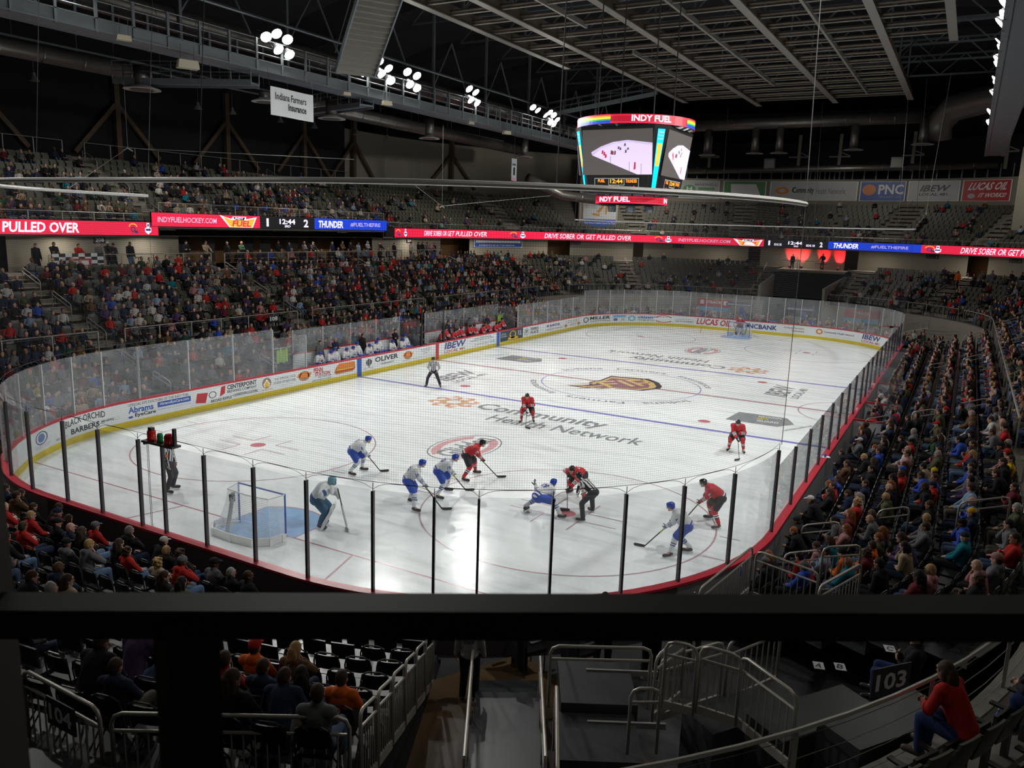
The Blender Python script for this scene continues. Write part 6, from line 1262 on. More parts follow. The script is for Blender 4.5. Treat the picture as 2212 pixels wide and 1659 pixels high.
def decal(txt, me, parent, org, nrm, upv, w, h, m, name='jersey_number', lift=.006):
    bv = BVHTree.FromPolygons([v.co for v in me.vertices], [tuple(p.vertices) for p in me.polygons]); n = V(nrm).normalized(); y = (V(upv)-n*V(upv).dot(n)).normalized(); x = y.cross(n)
    v, f, asp = text_geo(txt); out = []
    for a, c in v:
        p = V(org)+x*((a-.5)*w)+y*((c-.5)*h)+n*.35; hit = bv.ray_cast(p, -n, .7); out.append((hit[0]+n*lift) if hit[0] is not None else p-n*.35)
    return MB().add(out, f, m).build(name, parent)
def skater_joints(feet, hz, lean, hb=.12, turn=0, twist=(0, 0)):
    """local frame, facing +Y; feet = left (x,y), right (x,y)"""
    l = math.radians(lean); mid = V(((feet[0][0]+feet[1][0])/2, (feet[0][1]+feet[1][1])/2, 0)); pel = mid+V((0, -hb, hz)); d = V((twist[0], math.sin(l), math.cos(l))).normalized()
    J = dict(pel=pel, ch=pel+d*.36, nb=pel+d*.52); J['CR'] = Matrix.Rotation(-l, 3, 'X'); J['hd'] = J['nb']+V((0, .1+.06*math.sin(l), .15-.05*math.sin(l))); J['f'] = V((math.sin(turn), math.cos(turn), -.28))
    for s, x, fpos in (('l', -1, feet[0]), ('r', 1, feet[1])):
        J['s'+s] = J['nb']+V((x*.19, 0, 0))-d*.07; J['h'+s] = pel+V((x*.1, .02, -.02)); J['a'+s] = V((fpos[0], fpos[1], .15)); J['k'+s] = ik(J['h'+s], J['a'+s], .44, .44, (x*.25, 1, 0)); J['t'+s] = J['a'+s]+V((x*.05, .17, -.06))
    return J, d
def place_hand(J, s, P, pole):
    P = V(P); sh = J['s'+s]; d0 = P-sh
    if d0.length > .6: P = sh+d0.normalized()*.6
    d = (P-sh).normalized(); w = P-d*.05; e = ik(sh, w, .29, .27, pole); J['e'+s] = e; J['w'+s] = w-(w-e).normalized()*.02; J['d'+s] = (P-e).normalized(); J['n'+s] = V((1 if s == 'l' else -1, .1, -.3)); return P
def stripes(arms, ax, pel, hem, jer, sleeve):
    def f(p):
        p = V(p)
        for s, e, w in arms:
            L = (w-e).length; t = (p-e).dot(w-e)/(L*L)
            if (p-e-(w-e)*t).length < .1 and sleeve[0] < t < sleeve[1]: return 1+int((t-sleeve[0])/(sleeve[1]-sleeve[0])*5) % 2
        h = (p-pel).dot(ax)
        if hem[0] < h < hem[1]: return 1+int((h-hem[0])/(hem[1]-hem[0])*3) % 2
        return 0
    return f
def skates(b, J):
    for s in 'lr':
        a = V(J['a'+s]); t = V(J['t'+s]); t = V((t.x, t.y, a.z-.05)); d = (t-a); d.z = 0; d.normalize()
        me = solid('skate', [('c', a+V((0, 0, .03)), a-V((0, 0, .03)), .052, .05), ('c', a-V((0, 0, .05)), a+d*.185-V((0, 0, .065)), .052, .05), ('c', a-d*.05-V((0, 0, .04)), a, .04, .045)], .012, [SKATE]); o = mobj('skate', me, b)
        m = MB(); z = .02; m.beam(a-d*.1+V((0, 0, z-a.z+.02)), a+d*.2+V((0, 0, z-a.z+.02)), .012, .05, BLADE); m.beam(a-d*.06+V((0, 0, .06-a.z)), a+d*.12+V((0, 0, .06-a.z)), .03, .05, BLADE); m.build('skate_blade', o)
def stick(T, B, o, a, label, bdir=(0, 1), grip=True):
    """T butt end, B heel on the ice; in the player's local frame"""
    root = empty('hockey_stick', (o[0], o[1], 0), a, label, 'hockey stick'); T = V(T); B = V(B); u = (T-B).normalized(); m = MB(); m.beam(T+u*.12, B+V((0, 0, .03)), .022, .032, STICK); m.build('shaft', root)
    if grip: MB().beam(T+(B-T)*.14, T+(B-T)*.38, .026, .036, TAPE).build('grip_tape', root)
    d = V((bdir[0], bdir[1], 0)).normalized(); MB().prism([(0, 0), (.14, -.005), (.28, .005), (.31, .05), (.28, .085), (.14, .08), (0, .07), (-.03, .08)], lambda p, q, w=0: (B.x+d.x*p-d.y*(w+.03*(p/.3)**2), B.y+d.y*p+d.x*(w+.03*(p/.3)**2), .006+q), STICK, 0, .012).build('stick_blade', root)
    return root
def helmet(b, J, m, cage=False):
    e = fr(J['f']).to_euler(); R = fr(J['f']); c = J['hd']
    me = solid('helmet', [('e', (0, -.012, .045), (.098, .122, .09)), ('e', (0, -.04, 0), (.096, .085, .09)), ('e', (0, .02, .1), (.06, .09, .03)), ('c', (-.085, .0, -.03), (-.09, .0, .02), .02, .02), ('c', (.085, 0, -.03), (.09, 0, .02), .02, .02)], .011, [m]); mobj('helmet', me, b, None, c, e)
    v = MB(); f = lambda p, q, w=0: tuple(c+R @ V((p, math.sqrt(max(0, .0155-p*p))+.002, q))); 
    for i in range(6): u0 = -.08+.16*i/6; v.rect(f, (u0, u0+.16/6, -.035, .03), VIS)
    if not cage: v.build('visor', b)
def skater(pos, face, team, num, fw_, hz, lean, hands, label, blade=None, bdir=(0, 1), slabel='', turn=0, tname='person', arm=0, hb=.12, glove=True, refband=False, twist=(0, 0), butt=None, scale=1.0):
    """pos: midpoint of the skates; face: direction; fw_: feet in world metres; hands: dict l/r local points"""
    a = math.atan2(face[1], face[0])-PI/2; feet = [W2L(q, pos, a) for q in fw_]; feet.sort(key=lambda q: q.x); J, d = skater_joints([(q.x, q.y) for q in feet], hz, lean, hb, turn, twist)
    H = {}
    for s in 'lr': H[s] = place_hand(J, s, hands[s], (-1 if s == 'l' else 1, -.5, -.3))
    ref = team == 'Z'; K = KIT.get(team)
    body = mobj('person', solid('body', body_prims(J, 1.0, 1.1), .013, [SKINP, EYE, LIP, HAIR], head_paint(J['hd'], J['f']), 2), None, (.1, .05, .02), (pos[0], pos[1], 0), (0, 0, a)); tag(body, label, 'person', None)
    arms = [(J['s'+s], J['e'+s], J['w'+s]) for s in 'lr']; jp = [('c', V(J['pel'])+d*.02, J['ch'], .185, .2), ('e', V(J['pel'])+d*.03, (.225, .17, .14), J['CR']), ('e', J['ch'], (.235, .165, .2), J['CR']), ('c', J['sl'], J['sr'], .105, .105), ('c', J['nb'], V(J['nb'])+(V(J['hd'])-V(J['nb']))*.3, .085, .075)]
    if ref: jp = [('c', V(J['pel'])+d*.08, J['ch'], .15, .165), ('e', J['ch'], (.2, .135, .18), J['CR']), ('c', J['sl'], J['sr'], .082, .082), ('c', J['nb'], V(J['nb'])+(V(J['hd'])-V(J['nb']))*.3, .075, .07)]
    for s, e, w in arms: jp += [('c', s, e, .1 if not ref else .075, .085 if not ref else .062), ('c', e, e+(w-e)*(.95 if glove else .9), .08 if not ref else .058, .066 if not ref else .045)]
    if ref:
        def rp(p):
            p = V(p)
            for s, e, w in arms:
                for q0, q1 in ((s, e), (e, w)):
                    L = (q1-q0).length; t = (p-q0).dot(q1-q0)/(L*L); r_ = p-q0-(q1-q0)*t
                    if -.05 < t < 1.05 and r_.length < .085 and (p-q0).length > .1:
                        if refband and q0 is s and .55 < t < .85 and s.x > 0: return 2
                        ax = (q1-q0).cross(V((0, 1, .2))).normalized(); return int((r_.dot(ax)+1)/.028) % 2
            return int((p.x+2)/.04) % 2
        me = solid('striped_shirt', jp, .013, [STW, STK, mat('armband_orange', (.8, .15, .03), .6)], rp, 2); jo = mobj('striped_shirt', me, body)
        pp = [('e', V(J['pel'])-V((0, 0, .02)), (.185, .14, .14))]
        for s in 'lr': pp += [('c', J['h'+s], J['k'+s], .11, .085), ('c', J['k'+s], V(J['a'+s])+V((0, 0, .02)), .083, .075)]
        mobj('trousers', solid('trousers', pp, .015, [mat('official_trousers', (.02, .022, .03), .8, noise=.3, nscale=6)]), body)
        me_h = mat('helmet_black', (0, 0, 0)); helmet(body, J, me_h)
    else:
        me = solid('jersey', jp, .016, [K['j'], K['s1'], K['s2']], stripes(arms, d, V(J['pel']), (-.1, .05), None, (.1, .6)), 3); jo = mobj('jersey', me, body)
        pp = [('e', V(J['pel'])-V((0, 0, .05)), (.22, .175, .16))]
        for s in 'lr': pp.append(('c', J['h'+s], V(J['h'+s])+(V(J['k'+s])-V(J['h'+s]))*.86, .15, .13))
        mobj('hockey_pants', solid('hockey_pants', pp, .017, [K['b'], K['s1']], None, 3), body)
        for s in 'lr':
            kk = V(J['k'+s]); aa = V(J['a'+s]); ax = aa-kk; L = ax.length
            mobj('hockey_sock', solid('sock', [('c', kk-ax*.12, kk+ax*.25, .092, .088), ('c', kk+ax*.25, aa+V((0, 0, .05)), .085, .06)], .014, [K['k'], K['s1'], K['s2']], lambda p, kk=kk, ax=ax, L=L: (1+int(((V(p)-kk).dot(ax)/(L*L)-.3)/.07) % 2) if .3 < (V(p)-kk).dot(ax)/(L*L) < .58 else 0, 2), body)
            if glove:
                e, w = V(J['e'+s]), V(J['w'+s]); gd = (w-e).normalized()
                mobj('glove', solid('glove', [('c', w-gd*.08, w+gd*.02, .062, .052)]+[(q[0], *q[1:]) for q in hand_prims(w, J['d'+s], J['n'+s], 1.5, 1.0)], .012, [K['g'], K['s1']], lambda p, w=w, gd=gd: 1 if (V(p)-w).dot(gd) < -.03 else 0, 1), body)
        helmet(body, J, K['h'])
        if num:
            n = -(V((0, math.cos(math.radians(lean)), -math.sin(math.radians(lean))))); decal(num, me, jo, V(J['ch'])+d*.0, n, d, .26 if len(num) > 1 else .13, .24, K['n'])
            for s in 'lr':
                s0, e0 = V(J['s'+s]), V(J['e'+s]); q = s0+(e0-s0)*.55; sd = V((-1 if s == 'l' else 1, 0, .2)); decal(num, me, jo, q, sd, s0-e0, .11 if len(num) > 1 else .06, .1, K['n'])
            fn = V((0, math.cos(math.radians(lean)), -math.sin(math.radians(lean)))); decal('C' if False else 'V', me, jo, V(J['ch'])-d*.06, fn, d, .2, .12, STG if team == 'R' else STR, 'chest_crest')
    skates(body, J)
    if blade is not None:
        B = W2L(blade, pos, a); T = V(butt) if butt else V(H['t']) if 't' in H else H['l'] if (V(H['l'])-B).length > (V(H['r'])-B).length else H['r']
        B.z = 0; bd = W2L((blade[0]+bdir[0], blade[1]+bdir[1]), pos, a)-W2L(blade, pos, a); stick(T, B, pos, a, slabel, (bd.x, bd.y))
    return body, J
def hands_for(pos, face, blade, topx=.16, topz=.86, topy=.22, low=.42, lefttop=True):
    a = math.atan2(face[1], face[0])-PI/2; B = W2L(blade, pos, a); B.z = .02; T = V((-topx if lefttop else topx, topy, topz)); Lw = T+(B-T)*low
    return {('l' if lefttop else 'r'): T, ('r' if lefttop else 'l'): Lw}
RT_ = (.87, .49); LT_ = (-.87, -.49); CAMD = (.36, -.93)
def mid(a, c): return ((a[0]+c[0])/2, (a[1]+c[1])/2)
def sk(f1, f2, face, team, num, lean, hz, blade, lab, slab, topx=.14, topz=.84, topy=.2, low=.42, left=True, bdir=(1, 0), turn=0, hb=.14, twist=(0, 0)):
    pos = mid(f1, f2); skater(pos, face, team, num, (f1, f2), hz, lean, hands_for(pos, face, blade, topx, topz, topy, low, left), lab, blade, bdir, slab, turn, hb=hb, twist=twist)
sk((-1.2, -21.96), (-1.22, -21.32), (.9, .44), 'W', '8', 55, .86, (-.65, -21.0), 'player in white jersey and blue pants bent over alone at left, number 8', 'black stick of the white player standing alone at left', bdir=(.8, .5))
sk((2.15, -23.0), (2.75, -23.6), (.9, .44), 'W', '24', 38, .92, (3.35, -22.95), 'player in white jersey number 24, most upright of the pair near centre', 'black stick with blade down held by white number 24', topz=.9, low=.5, bdir=(.9, .4))
sk((2.69, -22.25), (2.5, -21.46), (.9, .44), 'W', '10', 52, .88, (2.95, -21.0), 'player in white jersey number 10 bent forward beside the red player', 'black stick held by white number 10 beside the red player', bdir=(.9, .4))
sk((2.39, -20.25), (2.25, -19.29), (.9, .44), 'R', '19', 55, .88, (3.1, -19.15), 'player in red jersey number 19 bent forward by the white oval mark', 'black stick held low by red number 19', bdir=(.9, .4))
sk((-.12, -11.6), (.25, -11.15), CAMD, 'R', '10', 48, .84, (.5, -12.35), 'player in red jersey leaning on his stick near the near blue line', 'black stick planted straight before the red player at the blue line', topx=.02, topy=.3, topz=.8, left=True, bdir=(.5, -.2))
sk((9.04, -10.63), (9.62, -10.63), (.2, -1), 'R', '17', 50, .86, (9.75, -11.75), 'player in red jersey number 17 bent over by the right boards', 'black stick of the red player by the right boards', topx=.02, topy=.3, topz=.8, bdir=(-.3, -.5))
sk((5.55, -21.6), (6.75, -21.6), (.35, .94), 'W', '29', 66, .66, (6.45, -20.95), 'player in white jersey with blue 29 crouching wide at the faceoff dot', 'black stick slanting across white number 29 at the faceoff', topx=.52, topz=.82, topy=.1, low=.6, bdir=(.6, .3), hb=.2)
sk((6.0, -19.2), (6.8, -19.95), (-.1, -1), 'R', '27', 72, .84, (6.6, -20.75), 'player in red jersey number 27 doubled over facing the white centre', 'black stick of red number 27 at the faceoff dot', topx=.25, topz=.85, topy=.3, low=.5, left=False, bdir=(-.5, -.3), hb=.2)
sk((10.55, -22.52), (10.9, -21.9), LT_, 'W', '4', 42, .9, (9.7, -22.2), 'player in white jersey number 4 reaching his stick left at lower right', 'long black stick reaching left from white number 4', topx=.12, topz=.88, topy=.3, low=.45, left=False, bdir=(-.95, -.1))
sk((10.65, -18.95), (11.08, -19.65), LT_, 'R', '6', 55, .9, (10.0, -19.55), 'player in red jersey number 6 bent forward at lower right', 'black stick of red number 6 held level', topx=.1, topz=.82, topy=.35, low=.35, left=False, bdir=(-.8, -.3))
# officials
p = mid((7.45, -21.4), (7.4, -20.5)); skater(p, (-.93, .2), 'Z', '', ((7.45, -21.45), (7.35, -20.5)), .88, 62, {'l': (-.14, .38, .62), 'r': (.14, .34, .64)}, 'linesman in striped shirt bending over at the faceoff dot', glove=False, hb=.2)
skater((-4.78, -26.5), (.85, .5), 'Z', '', ((-4.9, -26.3), (-4.66, -26.7)), 1.0, 3, {'l': (-.24, .12, .86), 'r': (.25, .1, .86)}, 'referee in striped shirt with orange armband standing behind the near net', glove=False, refband=True, hb=.02)
skater((-7.92, -7.42), (.45, -.89), 'Z', '', ((-8.24, -7.6), (-7.6, -7.24)), .9, 8, {'l': (-.22, .14, .84), 'r': (.12, .22, .86)}, 'linesman in striped shirt standing legs apart on the near blue line', glove=False, hb=.02)

def goalie(pos, face, jer, s1, s2, padm, pad2, mask, label, slabel, up_=False):
    a = math.atan2(face[1], face[0])-PI/2; J, d = skater_joints([(-.2, 0), (.22, .05)], .88, 38, .1)
    hl = place_hand(J, 'l', (-.36, .42, .84), (-1, -.3, -.3)); hr = place_hand(J, 'r', (.34, .42, .78 if not up_ else 1.2), (1, -.3, -.3))
    K = mat('goalie_jersey_'+label[:3], jer, .75, noise=.1, nscale=8); b = mobj('person', solid('body', body_prims(J), .014, [SKINP, EYE, LIP], head_paint(J['hd'], J['f']), 2), None, None, (pos[0], pos[1], 0), (0, 0, a)); tag(b, label, 'person')
    arms = [(J['s'+s], J['e'+s], J['w'+s]) for s in 'lr']; jp = [('c', V(J['pel'])+d*.02, J['ch'], .21, .23), ('e', J['ch'], (.27, .19, .22), J['CR']), ('c', J['sl'], J['sr'], .125, .125), ('e', V(J['pel'])+d*.03, (.25, .19, .15), J['CR'])]
    for s, e, w in arms: jp += [('c', s, e, .12, .1), ('c', e, e+(w-e)*.9, .1, .08)]
    mobj('jersey', solid('jersey', jp, .017, [K, s1, s2], stripes(arms, d, V(J['pel']), (-.1, .05), None, (.1, .5)), 3), b)
    pp = [('e', V(J['pel'])-V((0, 0, .06)), (.24, .2, .17))]+[('c', J['h'+s], V(J['h'+s])+(V(J['k'+s])-V(J['h'+s]))*.9, .16, .14) for s in 'lr']; mobj('hockey_pants', solid('pants', pp, .017, [s2]), b)
    for s in 'lr': mobj('hockey_sock', solid('sock', [('c', J['k'+s], V(J['a'+s])+V((0, 0, .03)), .085, .065)], .015, [s2]), b)
    for s in 'lr':
        kk = V(J['k'+s]); aa = V(J['a'+s]); ax = (kk-aa).normalized(); fo = V((0, 1, 0)); fo = (fo-ax*fo.dot(ax)).normalized(); c = (kk+aa)/2+fo*.07; m = MB(); sx = ax.cross(fo)
        prof = [(-.36, .05), (-.3, .0), (0, .015), (.22, .03), (.42, .0), (.44, .06), (.2, .11), (-.26, .09)]
        m.prism(prof, lambda u, v, w=0: tuple(c+ax*u+fo*(v)+sx*w), padm, -.14, .14); m.prism([(-.3, .1), (.4, .1), (.4, .105), (-.3, .105)], lambda u, v, w=0: tuple(c+ax*u+fo*(v+.0)+sx*w), pad2, -.13, -.05); m.build('leg_pad', b)
    skates(b, J); e = fr(J['f']).to_euler(); mobj('goalie_mask', solid('mask', [('e', (0, -.01, .03), (.105, .13, .115)), ('e', (0, .05, -.06), (.085, .09, .075)), ('e', (0, -.05, -.02), (.095, .08, .09))], .012, [mask, STK], lambda q: 1 if q[1] > .1 and abs(q[0]) < .05 and -.06 < q[2] < .05 else 0), b, None, J['hd'], e)
    w = V(J['wl']); m = MB(); m.box(w+V((-.02, .06, .02)), (.2, .05, .34), padm, Matrix.Rotation(.3, 3, 'X')); m.build('blocker', b); mobj('catching_glove', solid('catcher', [('e', V(J['wr'])+V((.03, .08, .04)), (.13, .06, .15)), ('c', V(J['wr'])-V((0, .04, 0)), V(J['wr']), .06, .06)]+hand_prims(J['wr'], (.2, 1, .4), (-1, 0, 0), 1.5, .6), .013, [padm]), b)
    root = empty('goalie_stick', (pos[0], pos[1], 0), a, slabel, 'hockey stick'); T = V((-.36, .46, 1.05)); B = V((.05, .8, .02)); m = MB(); m.beam(T, T+(B-T)*.45, .025, .035, STICK); m.build('shaft', root); MB().beam(T+(B-T)*.45, B, .03, .09, STW).build('paddle', root); MB().beam(B, B+V((.36, .12, .04)), .03, .1, STW).build('stick_blade', root)
goalie((1.22, -26.1), (.85, .5), (.66, .69, .71), STB, mat('pads_teal', (.02, .09, .17), .6), STW, mat('pads_teal', (0, 0, 0)), mat('mask_teal', (.12, .3, .36), .3), 'near goalkeeper in white jersey with dark teal pants before the near net', 'white paddle goalie stick of the near goalkeeper', True)
goalie((-.2, 28.4), (.1, -1), (.5, .02, .03), STW, STK, STW, STR, mat('mask_pale', (.6, .45, .4), .4), 'far goalkeeper in red jersey and white pads before the far net', 'goalie stick of the far goalkeeper')
# ---------------------------------------------------------------- the benches
def bench_variant(team, kind='fwd', hz=0):
    K = KIT[team]; J = seated('fwd') if kind == 'fwd' else seated('lap'); d = (J['ch']-J['pel']).normalized(); arms = [(J['s'+s], J['e'+s], J['w'+s]) for s in 'lr']
    jp = [('c', V(J['pel'])+d*.02, J['ch'], .17, .19), ('e', J['ch'], (.225, .155, .19), J['CR']), ('c', J['sl'], J['sr'], .1, .1)]
    for s, e, w in arms: jp += [('c', s, e, .095, .08), ('c', e, e+(w-e)*.9, .078, .06)]
    t = mobj('person', solid('body', body_prims(J), .015, [SKINP, EYE, LIP], head_paint(J['hd'], J['f']), 2)); mobj('jersey', solid('jersey', jp, .018, [K['j'], K['s1'], K['s2']], stripes(arms, d, V(J['pel']), (-.05, .06), None, (.1, .7)), 2), t)
    pp = [('e', V(J['pel'])-V((0, 0, .03)), (.2, .16, .15))]+[('c', J['h'+s], J['k'+s], .14, .11) for s in 'lr']+[('c', J['k'+s], J['a'+s], .09, .07) for s in 'lr']; mobj('hockey_pants', solid('pants', pp, .018, [K['b']]), t)
    g = []
    for s in 'lr': g += hand_prims(J['w'+s], J['d'+s], J['n'+s], 1.5, .9)
    mobj('glove', solid('glove', g, .013, [K['g']]), t); helmet(t, J, K['h']); skates(t, J); return t
BOARDN = mat('bench_wood', (.25, .22, .2), .6)
bw = [bench_variant('W'), bench_variant('W', 'lap')]; br = [bench_variant('R'), bench_variant('R', 'lap')]; used = set()
def put_bench(src, x, y, z, a, label, group):
    k = id(src); o = src if k not in used else copy_tree(src); used.add(k); o.location = (x, y, z); o.rotation_euler = (0, 0, a); return tag(o, label, 'person', group)
for i, y in enumerate((-10.1, -9.4, -8.7, -8.1, -7.4, -6.8, -6.1, -5.5, -4.7, -3.9, -2.9, -2.2)):
    put_bench(bw[i % 3 == 2], -13.75 if i % 4 else -13.9, y, .42+(.12 if i in (5, 7, 8, 11) else 0), -PI/2+.15*math.sin(i*2.1), 'visiting player in white jersey and blue helmet, %s from left on the bench' % ordw(i+1), 'players on the visiting bench')
for i, y in enumerate((1.8, 2.4, 3.0, 3.6, 4.3, 4.9, 5.4, 6.0, 6.7, 7.3, 7.9, 8.6, 9.3, 10.0)):
    put_bench(br[i % 3 == 1], -13.75 if i % 3 else -13.95, y, .42+(.15 if i % 4 == 1 else 0), -PI/2+.2*math.sin(i*1.7), 'home player in red jersey and black helmet, %s from left on the bench' % ordw(i+1), 'players on the home bench')
for y0, y1, lb in ((-11, -1.6, 'visiting bench with floor and back board behind the left boards'), (1.2, 10.8, 'home bench with floor and back board behind the left boards')):
    t = empty('team_bench', (-13.9, (y0+y1)/2, 0), label=lb, cat='bench'); L = y1-y0
    MB().box((0, 0, .2), (1.5, L, .4), RISER).build('bench_floor', t); MB().box((.0, 0, .86), (.32, L, .06), BOARDN).build('seat_plank', t); MB().box((-.82, 0, .75), (.06, L, 1.5), CW).build('back_board', t); MB().box((-.82, 0, 1.53), (.12, L, .06), CR).build('top_rail', t)
    b = MB(); b.box((-.82, 0, 2.2), (.012, L, 1.25), GLASS); b.build('glass_pane', t)
    for q in range(5): MB().box((-.82, -L/2+L*q/4, 2.2), (.04, .05, 1.3), POSTL).build('post', t)
    for sg in (-1, 1): MB().box((0, sg*L/2, 1.9), (1.6, .02, 1.7), GLASS).build('side_glass', t)
for i, y in enumerate((-1.5, .95)):
    t = empty('padded_post', (-13.02, y, 0), label='black padded post at the end of the %s bench' % ('visiting', 'home')[i], cat='post'); MB().tube([(0, 0, 1.1), (0, 0, 2.35)], .09, CHB, 10).build('padding', t); MB().box((0, 0, 2.7), (.05, .05, 1.2), POSTM).build('upper_post', t)
tk = SEATV[0]; person('person', (-13.9, -.4, .45), -PI/2, SEATV[2], 'k', 'b', 'k', 'timekeeper in black jacket sitting between the two benches', scale=1.0)
MB().box((-13.45, -.3, .95), (.4, 1.8, .06), CW).build('timekeeper_table', label='white table of the timekeeper between the benches', cat='table')
for i, (x, y, c, h, lb) in enumerate(((-14.35, -9.3, 'g', 'b', 'bench staff in grey jacket standing behind the visiting bench at left'), (-14.4, -8.0, 'n', 'x', 'coach in dark blue suit standing behind the visiting bench'), (-14.4, -5.6, 'k', 'b', 'coach in black suit standing behind the middle of the visiting bench'), (-14.3, -2.6, 'k', 'b', 'staff member in black leaning behind the right end of the visiting bench'),
                                  (-14.35, 3.4, 'n', 'k', 'staff in dark cap behind the left part of the home bench'), (-14.4, 4.5, 'g', 'b', 'coach in grey suit standing behind the home bench'), (-14.4, 6.3, 'g', 'k', 'coach with grey suit and dark hair, second coach behind home bench'), (-14.4, 8.8, 'n', 'r', 'coach in navy suit standing behind the right of the home bench'), (-14.2, 11.3, 'k', 'b', 'photographer in black at the far end of the home bench'))):
    person('person', (x, y, .4), -PI/2, STANDV[1] if i % 2 else STANDV[0], c, h, '-', lb, pant=(.015, .015, .02), scale=1.0)
for i, (x, y) in enumerate(((-14.3, -12.2), (-14.5, 10.9))):
    t = empty('vest_rack', (x, y, 0), label='bright yellow green vests hanging %s' % ('left of the visiting bench', 'beyond the home bench')[i], cat='vest'); b = MB(); HV = mat('hi_vis', (.35, .6, .05), .7)
    for k in range(4): 
        MB().prism([(-.12, 0), (.12, 0), (.13, .6), (.05, .72), (-.05, .72), (-.13, .6)], lambda u, v, w=0, k=k: (w, u*.62+(k-1.5)*.2, 1.25+v+.05*(k%2)), HV, -.03, .03).build('vest', t)
    MB().tube([(0, -.6, 2.05), (0, .6, 2.05)], .02, POSTL, 6).build('hanging_bar', t)
# penalty box at the right boards
for i, y in enumerate((-2.05, -6.27, 4.0)):
    t = empty('box_partition', (13.75, y, 0), label='white partition with red cap beside the right penalty box, %s one' % ('middle', 'nearest', 'farthest')[i], cat='partition'); MB().box((0, 0, .6), (1.1, .06, .95), CW).build('panel', t); MB().box((0, 0, 1.1), (1.14, .12, .06), CR).build('top_rail', t)
    if i != 1: MB().box((0, 0, 2.0), (1.1, .014, 1.75), GLASS).build('glass_pane', t)
for i, (x, y, c) in enumerate(((13.9, -1.2, 'w'), (13.9, .2, 'w'), (14.1, 1.3, 'n'), (13.9, 2.6, 'n'))): person('person', (x, y, .15), PI/2, SEATV[i % 3], c, 'bkgb'[i], '-', 'penalty box official in %s top, %s from near end of the right box' % (TOPN[c], ordw(i+1)), scale=1)
b = MB(); b.box((14.35, -1, 2.0), (.014, 9.5, 1.7), GLASS); b.build('box_rear_glass', label='clear glass screen behind the right penalty box', cat='glass screen')
# ================================================================ standing crowd on decks, far end floor, foreground
def stand_list(items, group):
    for i, (x, y, z, dx, dy, c, h, ht, lb) in enumerate(items):
        R = random.Random(i*7+len(group)); person('person', (x, y, z), math.atan2(dy, dx)-PI/2, STANDV[i % 3], c, h, ht, lb, 'person', group, R)
Z5 = 5.35
def deck(s, o): p, n = ppos(BOWL, s, o); return p.x, p.y
it = []
for i, (s, o, c, h, ht, t) in enumerate(((-17.3, 8.4, 'k', 'b', '-', 'in black coat at the far left of the standing deck'), (-16.3, 8.4, 'k', 'b', '-', 'in black and yellow jersey leaning over the checkered flag'), (-14.9, 8.4, 'r', 'k', '-', 'in red top leaning above the checkered flag'), (-13.7, 8.4, 'g', 'g', 'g', 'in grey hoodie and beanie behind the flag edge'), (-12.7, 8.5, 'k', 'b', 'k', 'in black cap at the deck rail'), (-12.5, 9.3, 'k', 'b', 'w', 'in white cap at the back of the deck'), (-11.6, 8.5, 'k', 'b', '-', 'in dark jacket with red collar at the deck rail'),
        (-6.9, 9.4, 'k', 'k', '-', 'in black beside the right deck wall'), (-5.5, 9.2, 'c', 'b', '-', 'in tan top at the suite entrance'), (-3.2, 9.8, 'k', 'b', 'w', 'in white cap standing in the first suite'), (-1.9, 9.8, 'G', 'r', '-', 'in dark green jersey standing in the first suite'), (1.6, 9.8, 'k', 'b', '-', 'in black standing in the second suite'), (2.8, 9.9, 'n', 'x', '-', 'in navy shirt standing in the second suite'), (4.2, 9.7, 'g', 'g', '-', 'in grey shirt standing by the suite pillar'), (5.3, 9.8, 'k', 'b', 'k', 'in black cap near the third suite pillar'), (7.4, 9.7, 'n', 'g', '-', 'in navy standing in the third suite'), (8.6, 9.7, 'd', 'B', '-', 'in brown with long hair in the third suite'), (9.6, 9.7, 'k', 'b', '-', 'in black vest in the third suite'), (10.6, 9.7, 'l', 'b', '-', 'in light blue shirt in the third suite'), (11.7, 9.6, 'g', 'b', 'k', 'in grey sweater near the end suite'), (13.0, 9.3, 'k', 'b', '-', 'in black at the end of the suite balcony'), (14.6, 9.0, 'k', 'b', '-', 'in black jacket with badge by the beige wall'),
        (16.0, 8.2, 'w', 'b', 'r', 'in white jersey and red cap on the far deck'), (17.3, 8.3, 'k', 'B', '-', 'in black leaning on the far deck rail'), (17.9, 8.3, 'k', 'b', '-', 'in black beside another on the far deck'), (18.6, 8.3, 'g', 'b', '-', 'in grey on the far deck'), (19.2, 8.3, 'p', 'Y', '-', 'in pink on the far deck'), (19.8, 8.3, 'k', 'b', '-', 'in black at the right end of the far deck'))):
    x, y = deck(s, o); p, n = ppos(BOWL, s, 0); it.append((x, y, Z5, -n.x, -n.y, c, h, ht, 'person '+t))
stand_list(it, 'people standing on the left decks')
x, y = deck(-9.5, 6.9); person('person', (x, y, 4.65), -PI/2, STANDV[1], 'r', 'b', '-', 'person in red jersey standing below the bar stools', scale=1)
x, y = deck(-5.9, 5.6); person('person', (x, y, 4.3), PI/2+.3, STANDV[0], 'g', 'b', '-', 'person in grey jacket climbing the aisle beside the suites', scale=1)
x, y = deck(65.6, 5.6); person('person', (x, y, 4.3), 2.6, STANDV[0], 'o', 'b', '-', 'person in orange jersey walking down the far right aisle', scale=1)
